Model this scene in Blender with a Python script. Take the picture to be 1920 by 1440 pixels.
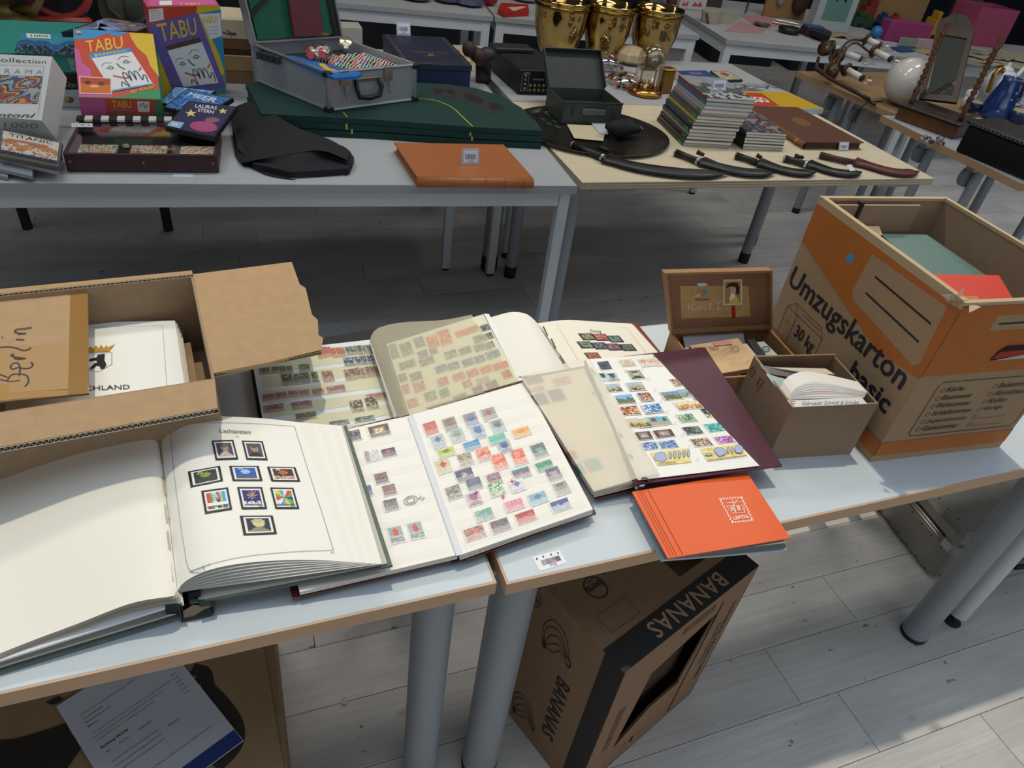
import bpy, math, random
import numpy as np
from mathutils import Vector, Matrix
from mathutils.bvhtree import BVHTree
for o in list(bpy.data.objects): bpy.data.objects.remove(o)
S = bpy.context.scene
COL = S.collection
rnd = random.Random(7)
# ------------------------------------------------------------ camera
FPX, TH, RO, YW, CH = 1318.6, math.radians(37.78), math.radians(8.717), math.radians(24.883), 1.59
def _cam():
    c, s = math.cos(TH), math.sin(TH)
    R = np.array([[1, 0, 0], [0, -s, -c], [0, c, -s]])
    c, s = math.cos(RO), math.sin(RO)
    R = np.array([[c, -s, 0], [s, c, 0], [0, 0, 1]]) @ R
    c, s = math.cos(YW), math.sin(YW)
    return R @ np.array([[c, -s, 0], [s, c, 0], [0, 0, 1]])
RC = _cam()
EYE = Vector((0, 0, CH))
cd = bpy.data.cameras.new('camera'); cam = bpy.data.objects.new('camera', cd); COL.objects.link(cam)
cd.sensor_width = 36; cd.lens = FPX / 1920 * 36; cd.clip_start = .02; cd.clip_end = 100
cam.matrix_world = Matrix(((RC[0][0], -RC[1][0], -RC[2][0], 0), (RC[0][1], -RC[1][1], -RC[2][1], 0),
                           (RC[0][2], -RC[1][2], -RC[2][2], CH), (0, 0, 0, 1)))
S.camera = cam
# ------------------------------------------------------------ light
W = bpy.data.worlds.new('world'); S.world = W; W.use_nodes = True
W.node_tree.nodes['Background'].inputs[0].default_value = (.74, .865, 1.0, 1)
W.node_tree.nodes['Background'].inputs[1].default_value = 1.0
sd = bpy.data.lights.new('sun', 'SUN'); sun = bpy.data.objects.new('sun', sd); COL.objects.link(sun)
sd.energy = 1.45; sd.color = (1, .90, .68); sd.angle = math.radians(1.2)
sun.rotation_euler = Vector((0.03, .22, 1)).to_track_quat('Z', 'Y').to_euler()
wd = bpy.data.lights.new('front_fill', 'AREA'); wo_ = bpy.data.objects.new('front_fill', wd); COL.objects.link(wo_); wd.shape = 'RECTANGLE'; wd.size = 7; wd.size_y = 2; wd.energy = 70; wd.color = (.86, .93, 1)  # unseen area light added behind the camera as frontal fill
wo_.location = (.8, -3.9, 2.0); wo_.rotation_euler = (math.radians(90), 0, 0)
vs = S.view_settings; vs.view_transform = 'Standard'; vs.look = 'None'; vs.exposure = 0; vs.gamma = 1; vs.use_curve_mapping = False
# ------------------------------------------------------------ helpers: pixels of the photo to points in the room
T = .74
def ray(x, y):
    d = RC.T @ np.array([x - 960, y - 720, FPX]); return Vector(d).normalized()
def P(x, y, z=T):
    d = ray(x, y); return EYE + d * ((z - CH) / d.z)
def PY(x, y, Y):
    d = ray(x, y); return EYE + d * (Y / d.y)
def px(v):
    c = RC @ np.array([v[0], v[1], v[2] - CH]); return 960 + FPX * c[0] / c[2], 720 + FPX * c[1] / c[2]
def V(*a): return Vector(a)
def lin(c): return c / 12.92 if c <= .04045 else ((c + .055) / 1.055) ** 2.4
def hexl(h):
    h = h.lstrip('#'); return tuple(lin(int(h[i:i + 2], 16) / 255) for i in (0, 2, 4))
_m = {}
def M(h, r=.55, met=0., spec=.4, key=None, alpha=1., trans=0., noise=0., ns=30., bump=0., stretch=None, emis=0):
    k = (h, r, met, spec, alpha, trans, noise, ns, bump, stretch, emis)
    if k in _m: return _m[k]
    m = bpy.data.materials.new('mat_' + h.strip('#')); m.use_nodes = True; nt = m.node_tree; b = nt.nodes['Principled BSDF']
    c = hexl(h); b.inputs['Base Color'].default_value = (*c, 1); b.inputs['Roughness'].default_value = r
    b.inputs['Metallic'].default_value = met; b.inputs['Specular IOR Level'].default_value = spec
    b.inputs['Alpha'].default_value = alpha; b.inputs['Transmission Weight'].default_value = trans
    if noise or bump:
        tc = nt.nodes.new('ShaderNodeTexCoord'); n = nt.nodes.new('ShaderNodeTexNoise'); n.inputs['Scale'].default_value = ns; n.inputs['Detail'].default_value = 5
        src = tc.outputs['Object']
        if stretch:
            mp = nt.nodes.new('ShaderNodeMapping'); mp.inputs['Scale'].default_value = stretch; nt.links.new(src, mp.inputs[0]); src = mp.outputs[0]
        nt.links.new(src, n.inputs['Vector'])
        if noise:
            mx = nt.nodes.new('ShaderNodeMix'); mx.data_type = 'RGBA'
            mx.inputs[6].default_value = (*[max(0, v * (1 - noise)) for v in c], 1); mx.inputs[7].default_value = (*[min(1, v * (1 + noise)) for v in c], 1)
            cr = nt.nodes.new('ShaderNodeMapRange'); cr.inputs[1].default_value = .3; cr.inputs[2].default_value = .7
            nt.links.new(n.outputs[0], cr.inputs[0]); nt.links.new(cr.outputs[0], mx.inputs[0]); nt.links.new(mx.outputs[2], b.inputs['Base Color'])
        if bump:
            bp = nt.nodes.new('ShaderNodeBump'); bp.inputs['Strength'].default_value = bump; bp.inputs['Distance'].default_value = .002
            nt.links.new(n.outputs[0], bp.inputs['Height']); nt.links.new(bp.outputs[0], b.inputs['Normal'])
    _m[k] = m; return m
def vcol_mat():
    m = bpy.data.materials.new('printed_paper'); m.use_nodes = True; nt = m.node_tree; b = nt.nodes['Principled BSDF']
    a = nt.nodes.new('ShaderNodeAttribute'); a.attribute_name = 'Col'
    n = nt.nodes.new('ShaderNodeTexNoise'); n.inputs['Scale'].default_value = 900; tc = nt.nodes.new('ShaderNodeTexCoord')
    mr = nt.nodes.new('ShaderNodeMapRange'); mr.inputs[1].default_value = .35; mr.inputs[2].default_value = .65; mr.inputs[3].default_value = .72; mr.inputs[4].default_value = 1.2
    mx = nt.nodes.new('ShaderNodeMix'); mx.data_type = 'RGBA'; mx.blend_type = 'MULTIPLY'; mx.inputs[0].default_value = 1
    nt.links.new(tc.outputs['Object'], n.inputs['Vector']); nt.links.new(n.outputs[0], mr.inputs[0])
    nt.links.new(a.outputs['Color'], mx.inputs[6]); nt.links.new(mr.outputs[0], mx.inputs[7]); nt.links.new(mx.outputs[2], b.inputs['Base Color'])
    b.inputs['Roughness'].default_value = .5; return m
VC = vcol_mat()
def glassine(h, a, rough=.6, tr=.5):
    k = ('gl', h, a, tr)
    if k in _m: return _m[k]
    m = bpy.data.materials.new('glassine'); m.use_nodes = True; nt = m.node_tree; nt.nodes.clear()
    o = nt.nodes.new('ShaderNodeOutputMaterial'); d = nt.nodes.new('ShaderNodeBsdfDiffuse'); t = nt.nodes.new('ShaderNodeBsdfTransparent')
    tl = nt.nodes.new('ShaderNodeBsdfTranslucent'); m1 = nt.nodes.new('ShaderNodeMixShader'); m2 = nt.nodes.new('ShaderNodeMixShader')
    c = (*hexl(h), 1); d.inputs[0].default_value = c; tl.inputs[0].default_value = c; m1.inputs[0].default_value = tr * .5; m2.inputs[0].default_value = a
    nt.links.new(d.outputs[0], m1.inputs[1]); nt.links.new(tl.outputs[0], m1.inputs[2]); nt.links.new(t.outputs[0], m2.inputs[1]); nt.links.new(m1.outputs[0], m2.inputs[2])
    nt.links.new(m2.outputs[0], o.inputs[0]); _m[k] = m; return m
def glass(h='#ffffff', a=.18):
    k = ('clear', h, a)
    if k in _m: return _m[k]
    m = bpy.data.materials.new('clear_glass'); m.use_nodes = True; nt = m.node_tree; nt.nodes.clear()
    o = nt.nodes.new('ShaderNodeOutputMaterial'); g = nt.nodes.new('ShaderNodeBsdfGlossy'); t = nt.nodes.new('ShaderNodeBsdfTransparent'); m2 = nt.nodes.new('ShaderNodeMixShader')
    g.inputs['Roughness'].default_value = .05; g.inputs[0].default_value = (1, 1, 1, 1); t.inputs[0].default_value = (*hexl(h), 1)
    lw = nt.nodes.new('ShaderNodeLayerWeight'); lw.inputs[0].default_value = .3; ad = nt.nodes.new('ShaderNodeMath'); ad.operation = 'MULTIPLY_ADD'; ad.inputs[1].default_value = .3; ad.inputs[2].default_value = a * .4
    nt.links.new(lw.outputs['Facing'], ad.inputs[0]); nt.links.new(ad.outputs[0], m2.inputs[0]); nt.links.new(t.outputs[0], m2.inputs[1]); nt.links.new(g.outputs[0], m2.inputs[2]); nt.links.new(m2.outputs[0], o.inputs[0])
    _m[k] = m; return m
def thing(name, label, cat, loc, group=None, kind=None):
    o = bpy.data.objects.new(name, None); COL.objects.link(o); o.location = loc; o.empty_display_size = .05
    if kind: o['kind'] = kind
    else: o['label'] = label; o['category'] = cat
    if group: o['group'] = group
    return o
def org(p):
    v = Vector((0, 0, 0))
    while p: v += p.location; p = p.parent
    return v
def mk(name, vs_, fs, mats, parent=None, mi=None, smooth=False, cols=None, fixn=True):
    o0 = org(parent); me = bpy.data.meshes.new(name)
    if parent is None and name not in ('floor',):
        pass
    me.from_pydata([tuple(Vector(v) - o0) for v in vs_], [], fs)
    if not isinstance(mats, (list, tuple)): mats = [mats]
    for m in mats: me.materials.append(m)
    if mi: me.polygons.foreach_set('material_index', mi)
    if cols:
        ca = me.color_attributes.new('Col', 'FLOAT_COLOR', 'CORNER'); k = 0
        buf = []
        for f, c in zip(fs, cols): buf += [c[0], c[1], c[2], 1.] * len(f)
        ca.data.foreach_set('color', buf)
    if smooth: me.polygons.foreach_set('use_smooth', [True] * len(fs))
    if fixn:
        import bmesh
        bm = bmesh.new(); bm.from_mesh(me); bmesh.ops.recalc_face_normals(bm, faces=bm.faces); bm.to_mesh(me); bm.free()
    me.update(); o = bpy.data.objects.new(name, me); COL.objects.link(o); o.parent = parent
    return o
def tag(o, label, cat, group=None, kind=None):
    if kind: o['kind'] = kind
    if label: o['label'] = label
    if cat: o['category'] = cat
    if group: o['group'] = group
    return o
class G:
    """collects geometry for ONE mesh object"""
    def __init__(s): s.v = []; s.f = []; s.mi = []; s.m = []
    def _mi(s, m):
        if m not in s.m: s.m.append(m)
        return s.m.index(m)
    def add(s, v, f, m=None):
        b = len(s.v); s.v += [Vector(x) for x in v]; k = s._mi(m)
        for q in f: s.f.append([b + i for i in q]); s.mi.append(k)
        return s
    def hexa(s, c, m=None):  # 8 corners: bottom 0-3 ccw, top 4-7
        return s.add(c, [(3, 2, 1, 0), (4, 5, 6, 7), (0, 1, 5, 4), (1, 2, 6, 5), (2, 3, 7, 6), (3, 0, 4, 7)], m)
    def box(s, fr, a, b, m=None):
        x0, y0, z0 = a; x1, y1, z1 = b
        return s.hexa([fr(*q) for q in ((x0, y0, z0), (x1, y0, z0), (x1, y1, z0), (x0, y1, z0), (x0, y0, z1), (x1, y0, z1), (x1, y1, z1), (x0, y1, z1))], m)
    def bbox(s, fr, a, b, c=.003, m=None):  # box with chamfered edges
        x0, y0, z0 = a; x1, y1, z1 = b; c = min(c, (x1 - x0) * .45, (y1 - y0) * .45, (z1 - z0) * .45)
        V_ = []; F_ = []
        for z, i in ((z0, c), (z0 + c, 0), (z1 - c, 0), (z1, c)):
            xs0, xs1, ys0, ys1 = x0 + i, x1 - i, y0 + i, y1 - i
            for (x, y) in ((xs0 + c, ys0), (xs1 - c, ys0), (xs1, ys0 + c), (xs1, ys1 - c), (xs1 - c, ys1), (xs0 + c, ys1), (xs0, ys1 - c), (xs0, ys0 + c)): V_.append(fr(x, y, z))
        for l in range(3):
            for k in range(8): F_.append((l * 8 + k, l * 8 + (k + 1) % 8, l * 8 + 8 + (k + 1) % 8, l * 8 + 8 + k))
        F_.append(tuple(range(7, -1, -1))); F_.append(tuple(range(24, 32)))
        return s.add(V_, F_, m)
    def slab(s, c, t, m=None):  # 4 (or n) corners of the upper face, thickness downwards along the face normal
        n = len(c); nn = (c[1] - c[0]).cross(c[2] - c[1]).normalized()
        if nn.z < 0: nn = -nn
        if t < 0: nn = -nn; t = -t
        V_ = list(c) + [p - nn * t for p in c]
        return s.add(V_, [tuple(range(n)), tuple(range(2 * n - 1, n - 1, -1))] + [(i, i + n, (i + 1) % n + n, (i + 1) % n) for i in range(n)], m)
    def sheet(s, c, th=0, n=10, m=None, skirt=None):
        c = [w3(p) for p in c]; V_ = []; w = n + 1
        for j in range(w):
            for i in range(w): a = c[0].lerp(c[1], i / n); b = c[3].lerp(c[2], i / n); V_.append(a.lerp(b, j / n))
        F_ = [(j * w + i, j * w + i + 1, (j + 1) * w + i + 1, (j + 1) * w + i) for j in range(n) for i in range(n)]; s.add(V_, F_, m)
        if th: s.add(list(c) + [p - V(0, 0, th) for p in c], [(7, 6, 5, 4)] + [(i, (i + 1) % 4, (i + 1) % 4 + 4, i + 4) for i in range(4)], m)
        return s
    def prism(s, c, z0, z1, m=None):  # vertical prism over outline c
        n = len(c); V_ = [V(p[0], p[1], z0) for p in c] + [V(p[0], p[1], z1) for p in c]
        return s.add(V_, [tuple(range(n - 1, -1, -1)), tuple(range(n, 2 * n))] + [(i, (i + 1) % n, (i + 1) % n + n, i + n) for i in range(n)], m)
    def tube(s, pts, r, m=None, n=10, sq=1., caps=True, up=None):
        pts = [Vector(p) for p in pts]; k = len(pts); rr = r if isinstance(r, (list, tuple)) else [r] * k
        V_ = []; F_ = []; prev = None
        for i in range(k):
            t = (pts[min(i + 1, k - 1)] - pts[max(i - 1, 0)]).normalized()
            if up is not None: a = t.cross(Vector(up)).normalized(); b = a.cross(t)
            else:
                if prev is None: prev = t.orthogonal().normalized()
                a = (prev - t * prev.dot(t)).normalized(); prev = a; b = t.cross(a)
            for j in range(n):
                w = 2 * math.pi * j / n; V_.append(pts[i] + a * math.cos(w) * rr[i] + b * math.sin(w) * rr[i] * sq)
        for i in range(k - 1):
            for j in range(n): F_.append((i * n + j, i * n + (j + 1) % n, (i + 1) * n + (j + 1) % n, (i + 1) * n + j))
        if caps: F_ += [tuple(range(n - 1, -1, -1)), tuple(range((k - 1) * n, k * n))]
        return s.add(V_, F_, m)
    def lathe(s, c, prof, m=None, n=24, ax=None, sx=1., sy=1.):
        c = Vector(c); ax = Vector(ax or (0, 0, 1)).normalized(); a = ax.orthogonal().normalized() if abs(ax.z) < .99 else V(1, 0, 0); b = ax.cross(a)
        V_ = []; F_ = []
        for (r, z) in prof:
            for j in range(n):
                w = 2 * math.pi * j / n; V_.append(c + ax * z + a * r * math.cos(w) * sx + b * r * math.sin(w) * sy)
        for i in range(len(prof) - 1):
            for j in range(n): F_.append((i * n + j, i * n + (j + 1) % n, (i + 1) * n + (j + 1) % n, (i + 1) * n + j))
        if prof[0][0] > 1e-5: F_.append(tuple(range(n - 1, -1, -1)))
        if prof[-1][0] > 1e-5: F_.append(tuple(range((len(prof) - 1) * n, len(prof) * n)))
        return s.add(V_, F_, m)
    def ruled(s, A, B, n=12, k=1, m=None, th=0):
        A = spl(A, n); B = spl(B, n); V_ = []
        for j in range(k + 1):
            for i in range(n + 1): V_.append(A[i].lerp(B[i], j / k))
        w = n + 1; F_ = [(j * w + i, j * w + i + 1, (j + 1) * w + i + 1, (j + 1) * w + i) for j in range(k) for i in range(n)]
        s.add(V_, F_, m)
        if th:
            s.add([v - V(0, 0, th) for v in V_], [tuple(reversed(f)) for f in F_], m)
        return s
    def ball(s, c, r, m=None, n=12, sz=1., ax=None):
        return s.lathe(c, [(r * math.sin(math.pi * i / (n // 2 + 2)), -r * sz * math.cos(math.pi * i / (n // 2 + 2))) for i in range(n // 2 + 3)], m, n, ax)
    def obj(s, name, mat=None, parent=None, smooth=False):
        ms = [mat if m is None else m for m in s.m]
        return mk(name, s.v, s.f, ms, parent, s.mi if len(ms) > 1 else None, smooth)
def shade_auto(o, ang=35):
    me = o.data; me.polygons.foreach_set('use_smooth', [True] * len(me.polygons))
    try: me.set_sharp_from_angle(angle=math.radians(ang))
    except Exception: pass
    return o
def w3(p): return P(*p) if not isinstance(p, Vector) else p
def spl(pts, n):
    pts = [w3(p) for p in pts]; L = [0]
    for a, b in zip(pts, pts[1:]): L.append(L[-1] + (b - a).length)
    out = []
    for i in range(n + 1):
        t = L[-1] * i / n; k = 0
        while k < len(L) - 2 and t > L[k + 1]: k += 1
        u = (t - L[k]) / max(1e-9, L[k + 1] - L[k]); p1, p2 = pts[k], pts[k + 1]; p0 = pts[k - 1] if k > 0 else p1 * 2 - p2; p3 = pts[k + 2] if k + 2 < len(pts) else p2 * 2 - p1
        out.append(.5 * ((2 * p1) + (p2 - p0) * u + (2 * p0 - 5 * p1 + 4 * p2 - p3) * u * u + (3 * p1 - p0 - 3 * p2 + p3) * u ** 3))
    return out
class Fr:
    def __init__(s, o, ux, uy=None, uz=None):
        s.o = Vector(o); s.x = Vector(ux).normalized(); s.z = Vector(uz).normalized() if uz else V(0, 0, 1)
        s.y = Vector(uy).normalized() if uy else s.z.cross(s.x).normalized()
    def __call__(s, x, y, z): return s.o + s.x * x + s.y * y + s.z * z
def FB(fl, fr, z=T):
    a, b = P(*fl, z), P(*fr, z); f = Fr(a, b - a); f.w = (b - a).length; return f
WF = Fr((0, 0, 0), (1, 0, 0))
# surfaces that printed matter lies on
class Plane:
    def __init__(s, a, b, c): s.p = Vector(a); s.n = (Vector(b) - s.p).cross(Vector(c) - s.p).normalized(); s.n = -s.n if s.n.dot(EYE - s.p) < 0 else s.n
    def hit(s, x, y, off=0):
        d = ray(x, y); t = (s.p - EYE).dot(s.n) / d.dot(s.n); return EYE + d * t + s.n * off
    def nor(s, x, y): return s.n
class Skin:
    def __init__(s, objs):
        vs_ = []; fs = []
        for o in (objs if isinstance(objs, (list, tuple)) else [objs]):
            b = len(vs_); oo = org(o.parent) + o.location; vs_ += [v.co + oo for v in o.data.vertices]; fs += [[b + i for i in p.vertices] for p in o.data.polygons]
        s.t = BVHTree.FromPolygons(vs_, fs); s.last = None
    def _c(s, x, y):
        d = ray(x, y); h = s.t.ray_cast(EYE, d, 30)
        if h[0] is None:
            n = s.t.find_nearest(EYE + d * 1.5); h = s.t.find_nearest(EYE + d * ((n[0] - EYE).length))
        n = h[1]; n = -n if n.dot(EYE - h[0]) < 0 else n; return h[0], n
    def hit(s, x, y, off=0): p, n = s._c(x, y); return p + n * off
    def nor(s, x, y): return s._c(x, y)[1]
def homog(q):
    src = [(0, 0), (1, 0), (1, 1), (0, 1)]; A = []; B = []
    for (u, v), (x, y) in zip(src, q):
        A.append([u, v, 1, 0, 0, 0, -u * x, -v * x]); B.append(x); A.append([0, 0, 0, u, v, 1, -u * y, -v * y]); B.append(y)
    h = np.linalg.solve(np.array(A, float), np.array(B, float))
    return lambda u, v: ((h[0] * u + h[1] * v + h[2]) / (h[6] * u + h[7] * v + 1), (h[3] * u + h[4] * v + h[5]) / (h[6] * u + h[7] * v + 1))
_tx = {}
def textmesh(t, bold=0., shear=0., sp=1.):
    k = (t, bold, shear, sp)
    if k in _tx: return _tx[k]
    c = bpy.data.curves.new('t', 'FONT'); c.body = t; c.offset = 0; c.shear = shear; c.space_character = sp; c.resolution_u = 2
    o = bpy.data.objects.new('t', c); COL.objects.link(o); dg = bpy.context.evaluated_depsgraph_get()
    me = bpy.data.meshes.new_from_object(o.evaluated_get(dg)); v = [tuple(p.co) for p in me.vertices]; f = [tuple(p.vertices) for p in me.polygons]
    bpy.data.objects.remove(o); bpy.data.meshes.remove(me); bpy.data.curves.remove(c)
    xs = [p[0] for p in v] or [0, 1]; ys = [p[1] for p in v] or [0, 1]; x0, x1, y0, y1 = min(xs), max(xs), min(ys), max(ys)
    v = [(p[0], p[1]) for p in v]
    B_ = [(0, 0)] if bold < .005 else [(-bold, 0), (bold, 0), (0, bold * .7), (0, -bold * .7)]
    f = [tuple(i + k * len(v) for i in q) for k in range(len(B_)) for q in f]; v = [(p[0] + a * (max(ys) - min(ys)) , p[1] + b, i) for i, (a, b) in enumerate(B_) for p in v]
    r = ([((p[0] - x0) / (x1 - x0), 1 - (p[1] - y0) / (y1 - y0), p[2]) for p in v], f); _tx[k] = r; return r
class Art:
    """printing on a surface; coordinates are photo pixels, so it lands where the print is"""
    def __init__(s, surf, off=.0005, step=.00008): s.s = surf; s.g = G(); s.o = off; s.k = step; s.i = 0
    def _o(s): s.i += 1; return s.o + s.k * s.i
    def poly(s, pts, m):
        o = s._o(); s.g.add([s.s.hit(x, y, o) for x, y in pts], [tuple(range(len(pts)))], m); return s
    def line(s, pts, w, m, close=False):
        o = s._o(); P_ = [s.s.hit(x, y, o) for x, y in pts]; N = [s.s.nor(x, y) for x, y in pts]
        if close: P_.append(P_[0]); N.append(N[0])
        V_ = []
        for i, p in enumerate(P_):
            t = (P_[min(i + 1, len(P_) - 1)] - P_[max(i - 1, 0)]); c = N[i].cross(t).normalized() * w / 2; V_ += [p + c, p - c]
        s.g.add(V_, [(2 * i, 2 * i + 1, 2 * i + 3, 2 * i + 2) for i in range(len(P_) - 1)], m); return s
    def cline(s, pts, w, m, n=24):  # smooth line
        pp = [Vector((a, b, 0)) for a, b in pts]; q = spl(pp, n); return s.line([(v.x, v.y) for v in q], w, m)
    def text(s, t, q, m, bold=0., shear=0., sp=1.):
        o = s._o(); v, f = textmesh(t, bold, shear, sp); h = homog(q)
        s.g.add([s.s.hit(*h(p[0], p[1]), o + .00003 * p[2]) for p in v], f, m); return s
    def ell(s, cx, cy, rx, ry, m, rot=0, n=20, w=None):
        c, d = math.cos(rot), math.sin(rot); pts = [(cx + rx * math.cos(a) * c - ry * math.sin(a) * d, cy + rx * math.cos(a) * d + ry * math.sin(a) * c) for a in [2 * math.pi * i / n for i in range(n)]]
        return s.line(pts, w, m, True) if w else s.poly(pts, m)
    def obj(s, name='print', parent=None): return mk(name, s.g.v, s.g.f, s.g.m, parent, s.g.mi if len(s.g.m) > 1 else None, fixn=False)
def mixc(a, b, t): return tuple(a[i] * (1 - t) + b[i] * t for i in range(3))
def design(kind, pal, nx, ny, seed):
    r = random.Random(seed); pal = [hexl(p) for p in pal]; g = []
    ph = [r.random() * 6.28 for _ in range(6)]
    for j in range(ny):
        for i in range(nx):
            u, v = (i + .5) / nx, (j + .5) / ny; c = pal[0]
            w = .08 * math.sin(u * 9 + ph[0]) + .06 * math.sin(u * 17 + ph[1])
            if kind == 'portrait':
                if ((u - .52) / .26) ** 2 + ((v - .38) / .3) ** 2 < 1: c = pal[1]
                if ((u - .5) / .3) ** 2 + ((v - .2) / .14) ** 2 < 1: c = pal[2 % len(pal)]
                if v > .66 and abs(u - .5) < .12 + (v - .66) * 1.2: c = pal[-1]
            elif kind == 'land':
                if v > .42 + w: c = pal[1]
                if v > .68 + w * 1.5: c = pal[2 % len(pal)]
                if v > .55 + w and r.random() < .25: c = pal[-1]
            elif kind == 'bars': c = pal[int(u * len(pal)) % len(pal)]
            elif kind == 'rays':
                a = math.atan2((v - .45) * 1.1, u - .5); c = pal[int((a + math.pi) / 6.2832 * 12) % len(pal)]
            elif kind == 'disc':
                if (u - .5) ** 2 + (v - .35) ** 2 < .05: c = pal[1]
                if v > .68 and r.random() < .8: c = pal[2 % len(pal)]
            elif kind == 'frame':
                if min(u, v, 1 - u, 1 - v) > .16: c = pal[1]
                if min(u, 1 - u) > .3 and abs(v - .5) < .22: c = pal[-1] if r.random() < .7 else pal[1]
            elif kind == 'mix': c = pal[int(2.5 * (2 + math.sin(u * 7 + ph[2]) + math.cos(v * 8 + ph[3]) + .6 * math.sin((u + v) * 13 + ph[4]))) % len(pal)]
            elif kind == 'plain': c = mixc(pal[0], pal[-1], .5 + .5 * math.sin(u * 11 + ph[2]) * math.sin(v * 9 + ph[3]))
            k = 1 + (r.random() - .5) * .3; g.append(tuple(min(1, x * k) for x in c))
    return g
def picture(surf, q, kind, pal, nx=10, ny=10, seed=1, name='picture', parent=None, border=None, bw=.09, off=.0012, fade=0., fadec='#efeee6', edge=None, ew=.1):
    """a printed picture or stamp: small coloured fields, with paper border (and dark mount edge)"""
    h = homog(q); v = []; f = []; c = []
    def grid(u0, u1, v0, v1, nx, ny, col, o):
        b = len(v)
        for j in range(ny + 1):
            for i in range(nx + 1): v.append(surf.hit(*h(u0 + (u1 - u0) * i / nx, v0 + (v1 - v0) * j / ny), o))
        for j in range(ny):
            for i in range(nx): a = b + j * (nx + 1) + i; f.append((a, a + 1, a + nx + 2, a + nx + 1)); c.append(col[j * nx + i] if isinstance(col, list) else col)
    u = 0
    if edge: grid(0, 1, 0, 1, 2, 2, hexl(edge), off - .0004); u = ew
    if border: grid(u, 1 - u, u, 1 - u, 2, 2, hexl(border), off - .0002); u += bw
    g = design(kind, pal, nx, ny, seed)
    if fade: fc = hexl(fadec); g = [mixc(x, fc, fade if (k // nx) > ny * .5 else fade * .25) for k, x in enumerate(g)]
    grid(u, 1 - u, u, 1 - u, nx, ny, g, off)
    return mk(name, v, f, VC, parent, cols=c, fixn=False)
class Page:
    def __init__(s, q, surf, par): s.h = homog(q); s.q = q; s.s = surf; s.par = par
    def dirs(s, x, y):
        u, v = .5, .5
        for _ in range(12):
            a = s.h(u, v); b = s.h(u + 1e-3, v); c = s.h(u, v + 1e-3)
            J = np.array([[b[0] - a[0], c[0] - a[0]], [b[1] - a[1], c[1] - a[1]]]) / 1e-3
            d = np.linalg.solve(J, [x - a[0], y - a[1]]); u += d[0]; v += d[1]
        ex = J[:, 0] / np.linalg.norm(J[:, 0]); ey = J[:, 1] / np.linalg.norm(J[:, 1]); return ex, ey
    def stamp(s, x, y, w, h, kind, pal, seed=0, **k):
        ex, ey = s.dirs(x, y); c = np.array([x, y]); q = [tuple(c - ex * w / 2 - ey * h / 2), tuple(c + ex * w / 2 - ey * h / 2), tuple(c + ex * w / 2 + ey * h / 2), tuple(c - ex * w / 2 + ey * h / 2)]
        k.setdefault('border', '#eeece6'); return picture(s.s, q, kind, pal, k.pop('nx', 7), k.pop('ny', 8), seed or int(x * 7 + y), 'stamp', s.par, **k)
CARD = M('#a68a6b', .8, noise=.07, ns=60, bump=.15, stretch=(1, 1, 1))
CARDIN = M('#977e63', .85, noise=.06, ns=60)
CARDEDGE = M('#c9b08a', .9)
BLK = M('#17181a', .5); INK = M('#24222a', .6); WHT = M('#e9e8e4', .6)
# ------------------------------------------------------------ room shell
def plank_mat():
    m = bpy.data.materials.new('grey_oak_laminate'); m.use_nodes = True; nt = m.node_tree; b = nt.nodes['Principled BSDF']; N = nt.nodes.new; Lk = nt.links.new
    tc = N('ShaderNodeTexCoord'); oi = N('ShaderNodeObjectInfo'); ad = N('ShaderNodeVectorMath'); ad.operation = 'ADD'
    sc = N('ShaderNodeVectorMath'); sc.operation = 'SCALE'; sc.inputs[3].default_value = 37.; cb = N('ShaderNodeCombineXYZ')
    for i in range(3): Lk(oi.outputs['Random'], cb.inputs[i])
    Lk(cb.outputs[0], sc.inputs[0]); Lk(tc.outputs['Object'], ad.inputs[0]); Lk(sc.outputs[0], ad.inputs[1])
    def noise(scl, mp, det, dist=0.):
        mpn = N('ShaderNodeMapping'); mpn.inputs['Scale'].default_value = mp; n = N('ShaderNodeTexNoise'); n.inputs['Scale'].default_value = scl; n.inputs['Detail'].default_value = det; n.inputs['Distortion'].default_value = dist
        Lk(ad.outputs[0], mpn.inputs[0]); Lk(mpn.outputs[0], n.inputs['Vector']); return n.outputs[0]
    def ramp(src, a, b_, c0, c1):
        r = N('ShaderNodeMapRange'); r.inputs[1].default_value = a; r.inputs[2].default_value = b_; r.inputs[3].default_value = c0; r.inputs[4].default_value = c1; Lk(src, r.inputs[0]); return r.outputs[0]
    def mul(a, b_):
        n = N('ShaderNodeMath'); n.operation = 'MULTIPLY'; Lk(a, n.inputs[0]); Lk(b_, n.inputs[1]); return n.outputs[0]
    k = mul(mul(ramp(noise(3, (1.2, 38, 1), 8, .4), .35, .65, .92, 1.06), ramp(noise(2.2, (1, 3, 1), 4), .3, .7, .86, 1.12)), mul(ramp(noise(9, (.5, 60, 1), 3), .22, .34, .84, 1.), ramp(oi.outputs['Random'], 0, 1, .93, 1.05)))
    k = mul(k, ramp(noise(5, (1, 1.6, 1), 2), .2, .27, .55, 1.)); k = mul(k, ramp(noise(26, (1, 1.3, 1), 2, .6), .24, .29, .35, 1.)); k = mul(k, ramp(noise(2.5, (1, 1, 1), 6), .35, .6, .90, 1.04))
    cr = N('ShaderNodeCombineColor'); base = hexl('#c4c2c0')
    for i, c in enumerate(base):
        q = N('ShaderNodeMath'); q.operation = 'MULTIPLY'; q.inputs[1].default_value = c; Lk(k, q.inputs[0]); Lk(q.outputs[0], cr.inputs[i])
    Lk(cr.outputs[0], b.inputs['Base Color']); b.inputs['Roughness'].default_value = .5; b.inputs['Specular IOR Level'].default_value = .3; return m
PLK = plank_mat()
fl = G().box(WF, (-6, -4, -.03), (16, 15, -.007)).obj('floor', M('#55524e', .8)); tag(fl, None, None, kind='structure')
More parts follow.
